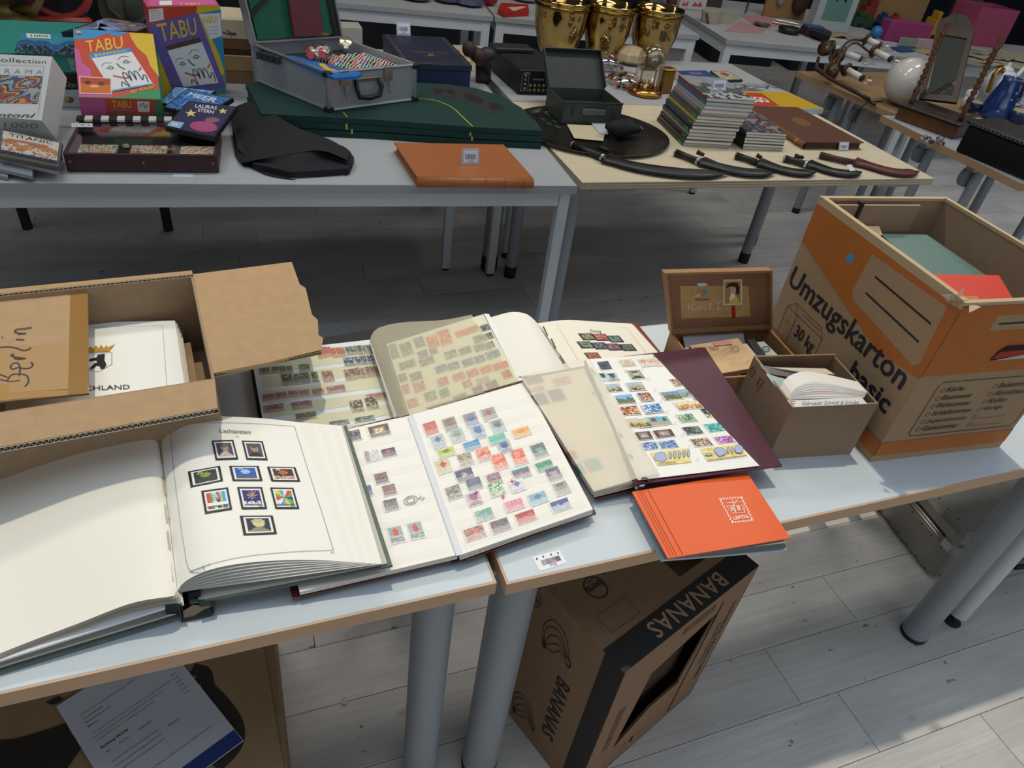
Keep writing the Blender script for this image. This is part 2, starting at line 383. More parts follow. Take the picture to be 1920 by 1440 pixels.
RW, PLN = .1535, 1.21
_pm = {}; side_ = []
def plank(x0, x1, y0, y1):
    w = x1 - x0; k = round(w, 3)
    if k not in _pm:
        o = G().bbox(WF, (-w / 2 + .0007, -RW / 2 + .0006, -.008), (w / 2 - .0007, RW / 2 - .0006, 0), .0008).obj('plank', PLK); _pm[k] = o.data
    else: o = bpy.data.objects.new('plank', _pm[k]); COL.objects.link(o)
    o.parent = fl; o.location = ((x0 + x1) / 2, (y0 + y1) / 2, 0)
seams = {2: 1.262, 3: 1.15, 1: 1.59, 4: 1.466}
cnt = 0; Y0 = .369 - 2 * RW + .0; yr = -.245
row = 0; y = .369 - 4 * RW
while y < 4.95:
    k = row - 2
    off = seams.get(k, rnd.uniform(0, PLN)); i0 = -1.4 - .1 * y; i1 = 2.2 + 1.05 * y
    x = off - math.ceil((off - i0) / PLN) * PLN; side_.append((x, y))
    while x < i1: plank(x, x + PLN, y, y + RW); x += PLN; cnt += 1
    side_.append((x, y)); y += RW; row += 1
# beyond that boards are too thin to tell apart: one surface
ff = G()
yy = y
while yy < 13: ff.box(WF, (-6, yy + .0006, -.008), (16, yy + RW - .0006, 0)); yy += RW
for k_ in range(0, len(side_), 2):
    (xa, ya), (xb, _) = side_[k_], side_[k_ + 1]; ff.box(WF, (-6, ya + .0006, -.008), (xa - .0007, ya + RW - .0006, 0)); ff.box(WF, (xb + .0007, ya + .0006, -.008), (16, ya + RW - .0006, 0))
ff = ff.obj('plank_field', PLK, fl); ff['kind'] = 'stuff'
wl = G().box(WF, (-6, 12.9, 0), (16, 13.0, 4.2)).obj('wall_back', M('#1c2033', .9)); tag(wl, None, None, kind='structure')
tag(G().box(WF, (-6, 1.95, 3.6), (16, 13, 3.75)).obj('ceiling', M('#a9a8a4', .9)), None, None, kind='structure')  # unseen roof, added so its edge keeps the sun off the back tables
tag(G().box(WF, (-6, -4, 3.6), (16, -.5, 3.75)).obj('shade_roof', M('#a9a8a4', .9)), None, None, kind='structure')  # unseen front roof part, added to darken the floor under the tables
for i_, (lx_, ly_) in enumerate(((-.6, 2.75), (1.5, 2.75), (3.6, 2.75), (.5, 5.2), (4.0, 5.2), (8.0, 5.2))):  # unseen lamp panels added to brighten the back and far tables
    lt_ = thing('fill_panel', 'long white unseen fill light panel added above the sale tables', 'light', (lx_, ly_, 3.52), 'added fill light panels'); G().box(Fr((lx_, ly_, 3.52), (1, 0, 0)), (-.75, -.16, 0), (.75, .16, .075)).obj('housing', M('#c8c8c8', .5), lt_)
    la_ = bpy.data.lights.new('fill_light', 'AREA'); lo_ = bpy.data.objects.new('fill_light', la_); COL.objects.link(lo_); la_.shape = 'RECTANGLE'; la_.size = 1.4; la_.size_y = .28; la_.energy = 21 if ly_ < 4 else 7; la_.color = (1, .94, .86); lo_.parent = lt_; lo_.location = (0, 0, -.01)
for n_, a_, b_ in (('wall_left', (-6.1, -4, 0), (-6, 13, 3.6)), ('wall_right', (16, -4, 0), (16.1, 13, 3.6)), ('wall_front', (-6, -4.1, 0), (16, -4, 3.6))): tag(G().box(WF, a_, b_).obj(n_, M('#6d6c6a', .9)), None, None, kind='structure')  # unseen walls, added to hold back low ambient light
# ------------------------------------------------------------ tables
LAM = M('#c4ced6', .38, noise=.02, ns=8, spec=.35); LAM2 = M('#abadaf', .45, noise=.03, ns=6); EDG = M('#c4a081', .5, noise=.05, ns=20, stretch=(.3, 1, 1)); EDG2 = M('#999da1', .5)
STEEL = M('#8d9298', .42, spec=.5); STEEL2 = M('#c3c8cc', .4); PLY = M('#d4c4a6', .5, noise=.05, ns=9, stretch=(.6, 4, 1)); DKP = M('#1a1a1c', .6)
def round_leg(name, x, y, r, ztop, mat, foot=.02, parent=None, h0=0., glide=False):
    g = G().lathe((x, y, 0), [(r, foot + h0), (r, ztop)], None, 24); o = shade_auto(g.obj(name, mat, parent))
    if glide: f = G().lathe((x, y, 0), [(r * .9, 0), (r * .95, .006), (r * .3, .014), (r * .28, foot + .01)], None, 20)
    else: f = G().lathe((x, y, 0), [(r * 1.02, 0), (r * 1.03, foot), (r, foot + .002)], None, 24)
    shade_auto(f.obj('foot', DKP, o)); return o
def table(label, fr, w, d, top, edge, th=.026, band=.003, name='table'):
    t = thing(name, label, 'table', fr(0, 0, -T))
    fr_ = fr
    G().bbox(fr_, (band, band, -th), (w - band, d - band, 0), .0012).obj('tabletop', top, t)
    g = G()
    for a, b in (((0, 0), (w, band)), ((0, d - band), (w, d)), ((0, band), (band, d - band)), ((w - band, band), (w, d - band))): g.box(fr_, (a[0], a[1], -th - .0003), (b[0], b[1], -.0006))
    g.obj('edge_band', edge, t); return t
FY = .558
f1 = Fr((-1.42, FY + .002, T), (1, 0, 0)); t1 = table('pale blue-grey laminate table with beech edging carrying the open stamp albums, left of the joint', f1, 1.704, .585, LAM, EDG)
round_leg('leg', .213, .625, .034, .71, STEEL, parent=t1); round_leg('leg', .213, 1.08, .034, .71, STEEL, parent=t1)
round_leg('leg', -1.35, .625, .034, .71, STEEL, parent=t1); round_leg('leg', -1.35, 1.08, .034, .71, STEEL, parent=t1)
G().box(WF, (-1.35, .83, .67), (.21, .87, .713)).obj('rail', STEEL, t1)
f2 = Fr((.297, FY - .004, T), (1, -.004, 0)); t2 = table('pale blue-grey laminate table with beech edging under the orange moving box', f2, 1.36, .59, LAM, EDG)
round_leg('leg', .345, .617, .038, .71, STEEL, parent=t2); round_leg('leg', .345, 1.08, .038, .71, STEEL, parent=t2)
round_leg('leg', 1.595, .600, .034, .71, STEEL, .012, parent=t2); round_leg('leg', 1.595, 1.08, .034, .71, STEEL, parent=t2)
G().box(WF, (.35, .83, .67), (1.6, .87, .713)).obj('rail', STEEL, t2); G().box(WF, (.2885, .60, .70), (.33, 1.10, .7125)).obj('sun_stop', STEEL, t2)  # last strip is added under the joint to stop sun leaking through
f3 = Fr((1.6582, FY - .01, T), (1, -.004, 0)); t3 = table('laminate table at the right edge with its slimmer leg beside the thick one', f3, 1.2, .59, LAM, EDG)
round_leg('leg', 1.741, .600, .024, .71, STEEL2, .04, parent=t3, glide=True); round_leg('leg', 1.745, 1.08, .024, .71, STEEL2, .04, parent=t3, glide=True)
round_leg('leg', 2.8, .6, .024, .71, STEEL2, .04, parent=t3, glide=True); round_leg('leg', 2.8, 1.08, .024, .71, STEEL2, .04, parent=t3, glide=True)
# back row, left: grey tables on square steel legs
def sq_table(label, fr, w, d, top=LAM2, edge=EDG2, legs=((0.0, 0), (1., 0), (0., 1), (1., 1)), s=.036, rim=.046, foot=True, stm=STEEL2):
    t = table(label, fr, w, d, top, edge, .026)
    for i, (a, b) in enumerate(legs):
        x = .012 + a * (w - .024 - s); y = .012 + b * (d - .024 - s)
        o = G().bbox(fr, (x, y, -T + .012), (x + s, y + s, -.028), .002).obj('leg', stm, t); G().box(fr, (x + .004, y + .004, -T), (x + s - .004, y + s - .004, -T + .013)).obj('foot', DKP, o)
    for q in (((.05, .014, -.028 - rim), (w - .05, .036, -.028)), ((.05, d - .036, -.028 - rim), (w - .05, d - .014, -.028)), ((.014, .05, -.028 - rim), (.036, d - .05, -.028)), ((w - .036, .05, -.028 - rim), (w - .014, d - .05, -.028))):
        G().box(fr, *q).obj('rail', stm, t)
    return t
a, b = P(0, 343), P(1083, 348.7); u = (b - a).normalized(); w = 2.25
fg = Fr(b - u * w, u); tg = sq_table('grey table on square steel legs with the green card table top and orange leather book', fg, w, .76)
fg2 = Fr(b - u * (w + .04) + fg.y * .7608 - u * .0, u); tg2 = sq_table('grey table behind it holding the navy box and gaming boxes', fg2, w, .76, legs=((.93, 0), (.93, 1)))
for xx, yy_ in ((-.87, 3.292), (-.314, 3.223)): round_leg('leg', xx, yy_, .02, .7, DKP, parent=tg2)
round_leg('leg', 1.045, 2.70, .037, .70, STEEL, .07, parent=tg2)
# beech plywood table
a, b = P(1092, 342), P(1752, 334.5); u = (b - a).normalized(); w = (b - a).length
fp = Fr(a, u); tp = thing('plywood_table', 'light plywood trestle table with layered edge carrying the row of curved knives', 'table', fp(0, 0, -T))
G().bbox(fp, (0, 0, -.004), (w, .80, 0), .001).obj('tabletop', PLY, tp)
for i in range(5):
    G().box(fp, (.0006 * (i % 2), .0006 * (i % 2), -.004 - .0042 * (i + 1)), (w - .0006 * (i % 2), .80 - .001 * (i % 2), -.004 - .0042 * i)).obj('ply_layer', M('#a08e74' if i % 2 == 0 else '#c9baa0', .7), tp)
for xx in (.06, w - .22):
    G().box(fp, (xx, .04, -.05), (xx + .16, .1, -.026)).obj('bracket', STEEL, tp)
for (xx, yy_, r) in ((1.055, 2.02, .026), (1.12, 2.62, .026), (2.40, 2.60, .026)):
    round_leg('leg', xx, yy_, r, .71, STEEL, .055, parent=tp)
round_leg('leg', 2.42, 2.02, .026, .71, STEEL, .05, parent=tp)
fq = Fr(fp(.02, .803, 0), u); tq = sq_table('grey table behind the plywood one with the gold buckets at its back', fq, w + .03, .76, legs=((0, 1), (1, 1)))
round_leg('leg', 2.57, 2.775, .026, .71, STEEL, .055, parent=tq); round_leg('leg', 2.66, 2.86, .02, .71, STEEL2, .03, parent=tq, glide=True); round_leg('leg', 1.16, 2.80, .02, .71, STEEL2, .03, parent=tq, glide=True)
# right-hand tables
LW = M('#a58667', .5, noise=.08, ns=8, stretch=(3, .6, 1)); GT = M('#a9adb2', .4)
def side_table(label, a, b, depth, top, edge, th=.03):
    u = (b - a).normalized(); f = Fr(a, u); w = (b - a).length; t = table(label, f, w, depth, top, edge, th, .004)
    for x in (.25, w - .28):
        for yy in (.12, depth - .14): round_leg('leg', *f(x, yy, 0)[:2], .022, .70, STEEL, .03, parent=t)
        G().box(f, (x - .02, .05, -.06), (x + .02, depth - .1, -.031)).obj('folding_frame', STEEL, t)
        G().lathe(f(x - .04, .10, -.10), [(.045, 0), (.045, .02)], None, 20, ax=f.x).obj('hinge_disc', M('#77797a', .5), t)
    return t
sa = side_table('wood-grain folding table holding the brass chandelier and white globe', P(1495, 133), P(1680, 214), .75, M('#947856', .5, noise=.08, ns=10, stretch=(1, .2, 1)), LW)
sb = side_table('grey-topped folding table with beech edge holding the dressing mirror', P(1653, 216), P(1917, 345), .75, GT, LW)
# far tables
def far_table(label, a, b, depth, legs, x1=1.):
    u = (b - a).normalized(); f = Fr(a, u); return sq_table(label, f, (b - a).length, depth, LAM2, EDG2, legs, .05, .06)
L4 = ((0, 0), (1, 0), (0, 1), (1, 1))
fa = far_table('far grey table at the top edge of the view with pouches in plastic bags', P(925, 31) + (P(640, 5) - P(925, 31)) * 1.25, P(925, 31), .8, L4)
_ua = (P(925, 31) - P(640, 5)).normalized(); fb = far_table('far grey table behind the gold buckets with a red and white pouch', P(925, 31) + _ua * .012, P(925, 31) + _ua * 1.32, .78, L4)
_c = P(1363, 74); _u = (P(1560, 93) - _c).normalized(); ffx = Fr(_c, _u)
fc = sq_table('far grey table with pink price cards and kitchenware', ffx, 1.55, 1.5, legs=L4, s=.05, rim=.06)
fd = sq_table('far grey table with cartons, pink boxes and papers behind the mirror', Fr(ffx(1.60, .0, 0), _u), 2.6, .85, legs=L4, s=.05, rim=.06)
print('planks', cnt)
# ------------------------------------------------------------ cardboard box "Berlin"
CARDL = M('#a98b69', .8, noise=.06, ns=50, bump=.12)
def corr(g, A, B, th, m1, m2, pitch=.007):
    """open corrugated edge between liners along A-B, hanging down th"""
    d = B - A; L = d.length; u = d.normalized(); dn = V(0, 0, -1) if not isinstance(th, Vector) else th.normalized(); t = th if not isinstance(th, Vector) else th.length
    out = (u.cross(dn)).normalized(); out = -out if out.dot(EYE - A) < 0 else out
    q = lambda s_, h, o=.0: A + u * s_ + dn * h + out * o
    g.add([q(0, 0), q(L, 0), q(L, t), q(0, t)], [(0, 1, 2, 3)], m2)
    for h0, h1 in ((-.0002, .0012), (t - .0012, t)): g.add([q(0, h0, .0012), q(L, h0, .0012), q(L, h1, .0012), q(0, h1, .0012)], [(0, 1, 2, 3)], m1)
    n = int(L / pitch)
    for i in range(n):
        for k in (0, 1):
            s0 = i * pitch + k * pitch / 2; h0, h1 = (.001, t - .001) if k == 0 else (t - .001, .001)
            g.add([q(s0, h0, .001), q(s0, h0 + .0011, .001), q(s0 + pitch / 2, h1 + .0011, .001), q(s0 + pitch / 2, h1, .001)], [(0, 1, 2, 3)], m1)
ZB = .905; rr, fr_, = P(362, 517, ZB), P(403, 712, ZB); LBX = 1.0
ub = (rr - fr_).normalized(); lx = V(ub.y, -ub.x, 0); 
bx = Fr(fr_ - lx * .62, lx, None); bx.w = .62; D = (rr - fr_).length
tb = thing('cardboard_box', 'opened brown cardboard box marked Berlin in pen, flaps folded out', 'box', bx(.3, D / 2, T - ZB))
H = ZB - T; k = .004
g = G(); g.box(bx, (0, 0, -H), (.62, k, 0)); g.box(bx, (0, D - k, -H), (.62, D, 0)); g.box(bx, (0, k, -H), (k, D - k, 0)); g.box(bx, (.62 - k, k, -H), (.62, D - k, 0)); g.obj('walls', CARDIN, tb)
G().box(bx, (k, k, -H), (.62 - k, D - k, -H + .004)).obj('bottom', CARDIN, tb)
# front flap, folded out and level
a1, b1 = bx(0, 0, .001), bx(.62, 0, .001); c1, e1 = P(408, 765, ZB - .008), None
fo = (c1 - b1); e1 = a1 + fo * 1.1
g = G(); g.slab([a1, b1, c1, e1], .003); g.obj('front_flap', CARDL, tb); g = G(); corr(g, e1 + V(0, 0, .001), c1, .0085, M('#e6dcc6', .9), M('#3b2f22', .9)); g.obj('corrugated_edge', None, tb)
# rear flap, standing up and leaning outward
a2, b2 = bx(0, D, 0), bx(.62, D, 0); g = G()
g.slab([a2 + bx.y * .034 + V(0, 0, -.006), b2 + bx.y * .030 + V(0, 0, -.006), b2, a2], .003); g.obj('rear_flap', CARDL, tb); g = G(); corr(g, a2 + V(0, 0, .004) - bx.y * .001, b2 + V(0, 0, .004) - bx.y * .001, .0085, M('#ded2b8', .9), M('#3b2f22', .9)); g.obj('corrugated_edge', None, tb)
# right flap, large, drooping outward
q = [P(362, 514, ZB), P(547, 491, .885), P(603, 655, .872), P(398, 700, ZB)]; n1 = [P(547, 491, .885), P(562, 533, .883), P(573, 540, .882), P(585, 590, .878), P(596, 600, .877), P(597, 628, .874), P(606, 634, .874), P(602, 656, .872)]
G().slab([q[0]] + n1 + [P(500, 680, .889), q[3]], .006).obj('side_flap', CARDL, tb)
g = G(); corr(g, q[3] + V(0, 0, -.001), P(602, 658, .871), .0065, M('#b59c76', .9), M('#4a3826', .9)); g.obj('corrugated_edge', None, tb)
# left flap folded in over the pages, with writing and tape
q = [P(-150, 560, .900), P(164, 541, .897), P(166, 737, .880), P(-150, 768, .883)]
g = G(); g.slab(q, .004); lf = g.obj('inner_flap', CARDL, tb); s = Skin(lf); ar = Art(s); tape = M('#8f6b38', .25); tape2 = M('#a57c45', .3)
ar.poly([(132, 545), (164, 542), (166, 736), (128, 740)], tape); ar.poly([(0, 650), (130, 647), (128, 730), (0, 738)], M('#a68459', .4)); ar.poly([(0, 722), (166, 715), (166, 736), (0, 752)], tape2)
ar.obj('packing_tape', tb); ar = Art(s, .0009)
for ln in ([(0, 712), (18, 716), (38, 714)], [(0, 703), (14, 708)], [(14, 714), (22, 704), (36, 702), (50, 705), (54, 715), (50, 723), (46, 726)], [(36, 706), (38, 692), (34, 682), (26, 682), (20, 688), (24, 693), (34, 690)], [(34, 690), (48, 692), (58, 690), (62, 684), (58, 680)], [(24, 664), (30, 674), (48, 673), (26, 670), (20, 666)], [(0, 652), (24, 652), (44, 658), (54, 656), (58, 653)], [(30, 637), (46, 638)], [(4, 633), (6, 634)], [(34, 627), (50, 626), (36, 626), (28, 622), (34, 618), (48, 617), (60, 615)]):
    ar.cline(ln, .0022, M('#33303f', .5), 10 * max(1, len(ln) // 2))
ar.obj('handwriting', tb)
# pages in the box
for i in range(5):
    z = .832 - .009 * i; o_ = 3 * i
    g = G().slab([P(20, 608, z), P(328 + o_, 601 + o_, z), P(350 + o_ * .9, 745 + o_, z), P(10, 770, z)], .007)
    o = g.obj('album_sheets', M(['#e9eae6', '#e2e0d6', '#ece9de', '#dedcd3', '#e6e4da'][i], .6)); tag(o, ['white album title page with bear and crown arms, topmost in the Berlin box', 'second album sheet stack from the top in the Berlin box', 'third album sheet stack from the top in the Berlin box', 'fourth album sheet stack from the top in the Berlin box', 'lowest album sheet stack in the Berlin box'][i], 'album page', 'album sheets in the Berlin box')
    if i == 0: sh0 = o
G().box(bx, (.01, .02, -H + .004), (.595, D - .03, -H + .045)).obj('cardboard_filler', CARDIN, tb)
ar = Art(Skin(sh0), .0008); gl = M('#8d9096', .5)
ar.line([(170, 614), (305, 611), (314, 742)], .0006, gl)
ar.poly([(150, 662), (205, 660), (216, 646), (202, 652), (200, 647), (195, 654), (190, 647), (185, 654), (180, 648), (175, 655), (170, 650), (165, 655), (150, 655)], M('#b98a35', .5))
ar.line([(150, 666), (210, 661), (210, 684), (184, 698), (150, 690)], .0009, M('#4a4f5a', .5)); bk = M('#15161a', .5)
ar.poly([(183, 666), (197, 664), (196, 676), (200, 684), (196, 692), (189, 692), (187, 687), (182, 686), (175, 692), (168, 692), (178, 682), (184, 680), (180, 676), (168, 678), (168, 674), (182, 671)], bk)
ar.text('DEUTSCHLAND', [(90, 727), (243, 722), (244, 730), (89, 736)], M('#3c3f45', .5), .01)
ar.obj('print', sh0)
# ------------------------------------------------------------ stock book with dark cover (rear)
PAG = M('#efece6', .55); PAGW = M('#efefef', .5)
def pagestack(n=1): 
    m = bpy.data.materials.get('page_edges')
    if m: return m
    m = bpy.data.materials.new('page_edges'); m.use_nodes = True; nt = m.node_tree; b = nt.nodes['Principled BSDF']; tc = nt.nodes.new('ShaderNodeTexCoord'); mp = nt.nodes.new('ShaderNodeMapping'); mp.inputs['Scale'].default_value = (3, 3, 900)
    nz = nt.nodes.new('ShaderNodeTexNoise'); nz.inputs['Scale'].default_value = 1; r = nt.nodes.new('ShaderNodeValToRGB'); r.color_ramp.elements[0].position = .38; r.color_ramp.elements[0].color = (*hexl('#a7a096'), 1); r.color_ramp.elements[1].position = .55; r.color_ramp.elements[1].color = (*hexl('#dedbd2'), 1)
    nt.links.new(tc.outputs['Object'], mp.inputs[0]); nt.links.new(mp.outputs[0], nz.inputs['Vector']); nt.links.new(nz.outputs[0], r.inputs[0]); nt.links.new(r.outputs[0], b.inputs['Base Color']); b.inputs['Roughness'].default_value = .8; return m
PE = pagestack()
def block(px4, z1, z0, name, mat, par, side=None):
    """page block with a flat upper face given in photo pixels at heights z1 (one per corner)"""
    z1 = z1 if isinstance(z1, (list, tuple)) else [z1] * 4; top = [P(x, y, z) for (x, y), z in zip(px4, z1)]
    bot = [V(p.x, p.y, z0) for p in top]; g = G(); g.sheet(top, 0, 14, mat); n = 4
    g.add(top + bot, [(i, (i + 1) % n, (i + 1) % n + n, i + n) for i in range(n)] + [(7, 6, 5, 4)], side or PE); o = g.obj(name, None, par); return o
td = thing('stockbook', 'dark-covered stockbook lying open behind, left page full of striped pockets with old stamps', 'stamp album', P(700, 740, T))
G().slab([P(463, 655, .7455), P(921, 583, .7455), P(1000, 735, .7455), P(505, 900, .7455)], .005).obj('cover', M('#1c1d22', .5), td)
dl = block([(470, 662), (693, 637), (765, 840), (510, 885)], .757, .746, 'left_pages', M('#dadfe6', .5), td)
sd_ = Skin(dl); pg = Page([(470, 662), (693, 637), (765, 840), (510, 885)], sd_, td)
strip = M('#d2d0b4', .4)
ar = Art(sd_, .0003, .00003)
hq = homog([(470, 662), (693, 637), (765, 840), (510, 885)])
for v0, v1 in ((.06, .20), (.235, .335), (.37, .47), (.505, .59), (.625, .715), (.75, .83), (.86, .93)):
    ar.poly([hq(.05, v0), hq(.97, v0), hq(.97, v1), hq(.05, v1)], strip)
ar.obj('pocket_strip', td)
gr = ['#4d5d4c', '#6d7c68', '#39473c', '#8a9683']; rd = ['#b4473a', '#8f6a60', '#c26152']; mv = ['#9d6e76', '#8a5a66', '#b08b8c']; bl = ['#35486e', '#8a9cc0', '#26304a']; br = ['#8a6258', '#a98a7a', '#6e4a44']; sp = ['#5b4a3c', '#a8937c', '#2e2520']; tl_ = ['#4a6467', '#7a9394', '#38494c']
L_ = [(608, 661, 12, 22, rd), (616, 660, 11, 20, rd), (626, 662, 10, 20, rd), (636, 661, 10, 20, rd), (643, 661, 9, 20, rd), (600, 664, 10, 20, rd), (659, 658, 24, 18, tl_), (675, 657, 9, 20, ['#2f3d3c', '#5b6a66']), (684, 656, 8, 18, ['#2f3d3c', '#8b9a90']), (692, 655, 8, 18, ['#2f3d3c', '#5b6a66']),
 (655, 679, 22, 18, bl), (671, 677, 11, 18, bl), (682, 676, 12, 18, bl), (695, 675, 13, 18, bl), (657, 703, 23, 23, br), (672, 700, 10, 23, br), (681, 700, 8, 22, br), (690, 698, 9, 22, br), (699, 697, 9, 22, br), (707, 697, 8, 22, br),
 (497, 696, 20, 13, gr), (516, 694, 14, 13, gr), (530, 694, 14, 15, gr), (543, 693, 12, 14, gr), (571, 690, 21, 15, ['#4c5e40', '#68784f', '#8d9a74']), (539, 712, 22, 22, gr), (557, 711, 13, 20, gr), (572, 709, 19, 22, gr), (591, 707, 13, 20, gr), (615, 706, 22, 22, br),
 (504, 745, 22, 12, mv), (527, 742, 24, 13, mv), (550, 739, 20, 13, mv), (571, 737, 21, 13, mv), (597, 735, 24, 13, mv), (630, 730, 38, 14, mv), (514, 766, 40, 15, mv), (566, 760, 42, 15, mv), (706, 744, 40, 13, mv), (574, 781, 42, 15, ['#857a6a', '#6d6a5c']), (669, 762, 26, 25, sp), (697, 757, 24, 25, sp), (636, 793, 40, 9, tl_), (684, 786, 40, 10, tl_)]
for i, (x, y, w_, h_, pal) in enumerate(L_): pg.stamp(x, y, w_, h_, 'mix', pal, 50 + i, border='#cfc9b8', bw=.05, off=.001 + .00005 * (i % 3), fade=.45, fadec='#c9c6ac', nx=7, ny=6)
# right half
rb = block([(725, 645), (906, 589), (976, 720), (775, 800)], [.772, .768, .768, .772], .746, 'right_pages', M('#d9d8c2', .5), td)
g = G().ruled([(907, 588, .7685), (976, 720, .7685)], [(917, 589, .767), (984, 717, .767)], 2, 1, M('#e7e9ee', .5)); g.obj('page_margin', None, td)
sr = Skin(rb); pr = Page([(725, 645), (906, 589), (976, 720), (775, 800)], sr, td)
gy = ['#6f7a74', '#8b938c', '#545e5a']; og = ['#c96b52', '#dd8d74', '#b85a45']; bu = ['#5d6f93', '#8496b5', '#404f70']; pk = ['#b76a6e', '#cc9092', '#a4575b']; gn = ['#6d8a72', '#92a892', '#55705c']; pu = ['#7d6784', '#9a88a0', '#655070']
R_ = [(735, 660, 25, 30, gy), (762, 655, 24, 26, gy), (786, 642, 20, 20, gy), (811, 641, 22, 24, og), (834, 633, 24, 30, og), (866, 625, 26, 12, og), (886, 618, 24, 12, og), (909, 615, 19, 13, gy), (897, 636, 20, 14, gy), (915, 631, 20, 13, gy), (793, 665, 20, 16, pu), (813, 659, 16, 12, pu), (845, 665, 25, 15, gn), (872, 658, 25, 14, gn), (899, 652, 22, 14, gn), (918, 648, 18, 14, gy), (764, 684, 34, 15, gy), (800, 678, 30, 14, gy), (827, 692, 24, 14, bu), (850, 687, 24, 14, bu), (877, 680, 22, 14, bu), (899, 674, 22, 14, bu), (924, 665, 26, 15, bu), (860, 707, 24, 14, og), (886, 700, 24, 14, og), (912, 693, 24, 14, og), (935, 687, 22, 14, og), (946, 684, 12, 13, ['#c4553a', '#d97a5c']), (752, 710, 24, 16, gy), (780, 706, 24, 16, gy), (758, 731, 22, 18, pk), (786, 725, 24, 19, pk), (830, 716, 22, 16, pk), (950, 702, 18, 17, ['#c4553a', '#d97a5c', '#a84a3a']), (807, 743, 24, 18, gn), (833, 737, 20, 17, gn), (876, 720, 18, 14, pk), (896, 731, 22, 15, pu), (922, 722, 24, 15, pu), (905, 713, 24, 10, ['#d8b8a8', '#b88']), (772, 757, 26, 17, pk), (862, 744, 26, 9, ['#a9a79a', '#6a6a66'])]
R_ = [(a, b, c, d, (e if all(len(x) == 7 for x in e) else ['#d8b8a8', '#bb8888'])) for a, b, c, d, e in R_]
for i, (x, y, w_, h_, pal) in enumerate(R_): pr.stamp(x, y, w_, h_, 'mix', pal, 150 + i, border='#cfc9b4', bw=.05, off=.001 + .00005 * (i % 3), nx=6, ny=5, edge='#77776c' if i in (22, 39, 41) else None, ew=.06)
# bulging glassine interleaf over the right page
A = [(693, 640, .790), (700, 622, .797), (720, 611, .797), (760, 604, .790), (830, 600, .779), (884, 590, .774)]; B = [(738, 783, .775), (752, 781, .781), (785, 772, .780), (830, 760, .778), (900, 738, .775), (975, 717, .771)]
g = G().ruled(A, B, 18, 6); o = g.obj('glassine_interleaf', glassine('#eee6cc', .46), td, True)
A = [(745, 800, .785), (693, 640, .790)]; g = G().ruled([(693, 640, .788), (738, 783, .776)], [(694, 650, .750), (746, 790, .752)], 6, 1); g.obj('spine_fold', M('#d9d9d0', .6), td)
# ------------------------------------------------------------ red-brown album with "Danzig" page
tz = thing('stamp_album', 'red-brown edged album open at a cream page headed Danzig, behind the maroon binder', 'stamp album', P(1080, 650, T))
G().slab([P(905, 620, .7457), P(1192, 603, .7457), P(1275, 705, .7457), P(930, 750, .7457)], .005).obj('cover', M('#6d2f20', .5), tz)
CRM = M('#ebe5d5', .6, noise=.03, ns=5)
A = [(1008, 606, .758), (1060, 600, .765), (1120, 603, .762), (1184, 607, .757)]; B = [(1075, 700, .758), (1120, 698, .765), (1190, 695, .762), (1262, 692, .757)]
zr = G().ruled(A, B, 12, 6).obj('right_page', CRM, tz, True)
G().slab([P(1010, 608, .7555), P(1187, 608, .7555), P(1265, 695, .7555), P(1070, 705, .7555)], .0098).obj('page_block', PE, tz)
A = [(905, 600, .762), (930, 592, .770), (960, 585, .776), (985, 588, .776), (1000, 598, .768), (1009, 608, .759)]; B = [(950, 712, .762), (975, 706, .770), (1015, 702, .776), (1040, 700, .776), (1055, 700, .768), (1067, 702, .759)]
zl = G().ruled(A, B, 16, 6).obj('left_page', M('#ece9e0', .6), tz, True)
G().slab([P(903, 615, .756), P(1006, 612, .756), P(1062, 704, .756), P(940, 720, .756)], .0102).obj('page_block', PE, tz)
for (x, y) in ((1017, 611), (1032, 634), (1048, 664)):
    G().ruled([(x, y, .7605), (x + 9, y + 18, .7605)], [(x + 3, y + 1, .7605), (x + 11, y + 18, .7605)], 2, 1).obj('page_tab', M('#55463c', .7), tz)
ar = Art(Skin(zr), .0006)
fr1 = M('#a8a69d', .6); ar.line([(1085, 677), (1044, 608), (1176, 615), (1215, 668)], .0006, fr1); ar.text('Danzig', [(1106, 618), (1126, 619), (1128, 626), (1108, 625)], M('#55544f', .6)); ar.line([(1098, 624), (1142, 627)], .0005, fr1); ar.obj('print', tz)
pz = Page([(1008, 606), (1184, 607), (1262, 692), (1075, 700)], Skin(zr), tz)
for i, (x, y, pal) in enumerate([(1101, 632, ['#8a7c70', '#a39684', '#5c5248']), (1127, 633, ['#b25a54', '#cc8078', '#8a4440']), (1153, 636, ['#6a8078', '#8aa096', '#45554f']), (1098, 647, ['#5c7a64', '#7d9a82', '#3e5244']), (1125, 649, ['#5a6478', '#7d8698', '#3e4454']), (1150, 651, ['#7a5668', '#9a7888', '#54394a']), (1177, 652, ['#5d6660', '#7f8a84', '#404743']), (1112, 668, ['#b25a44', '#cc8068', '#8a4430'])]):
    pz.stamp(x, y, 25, 16, 'mix', pal, 300 + i, border='#1c1c1c', bw=.09, nx=7, ny=6)
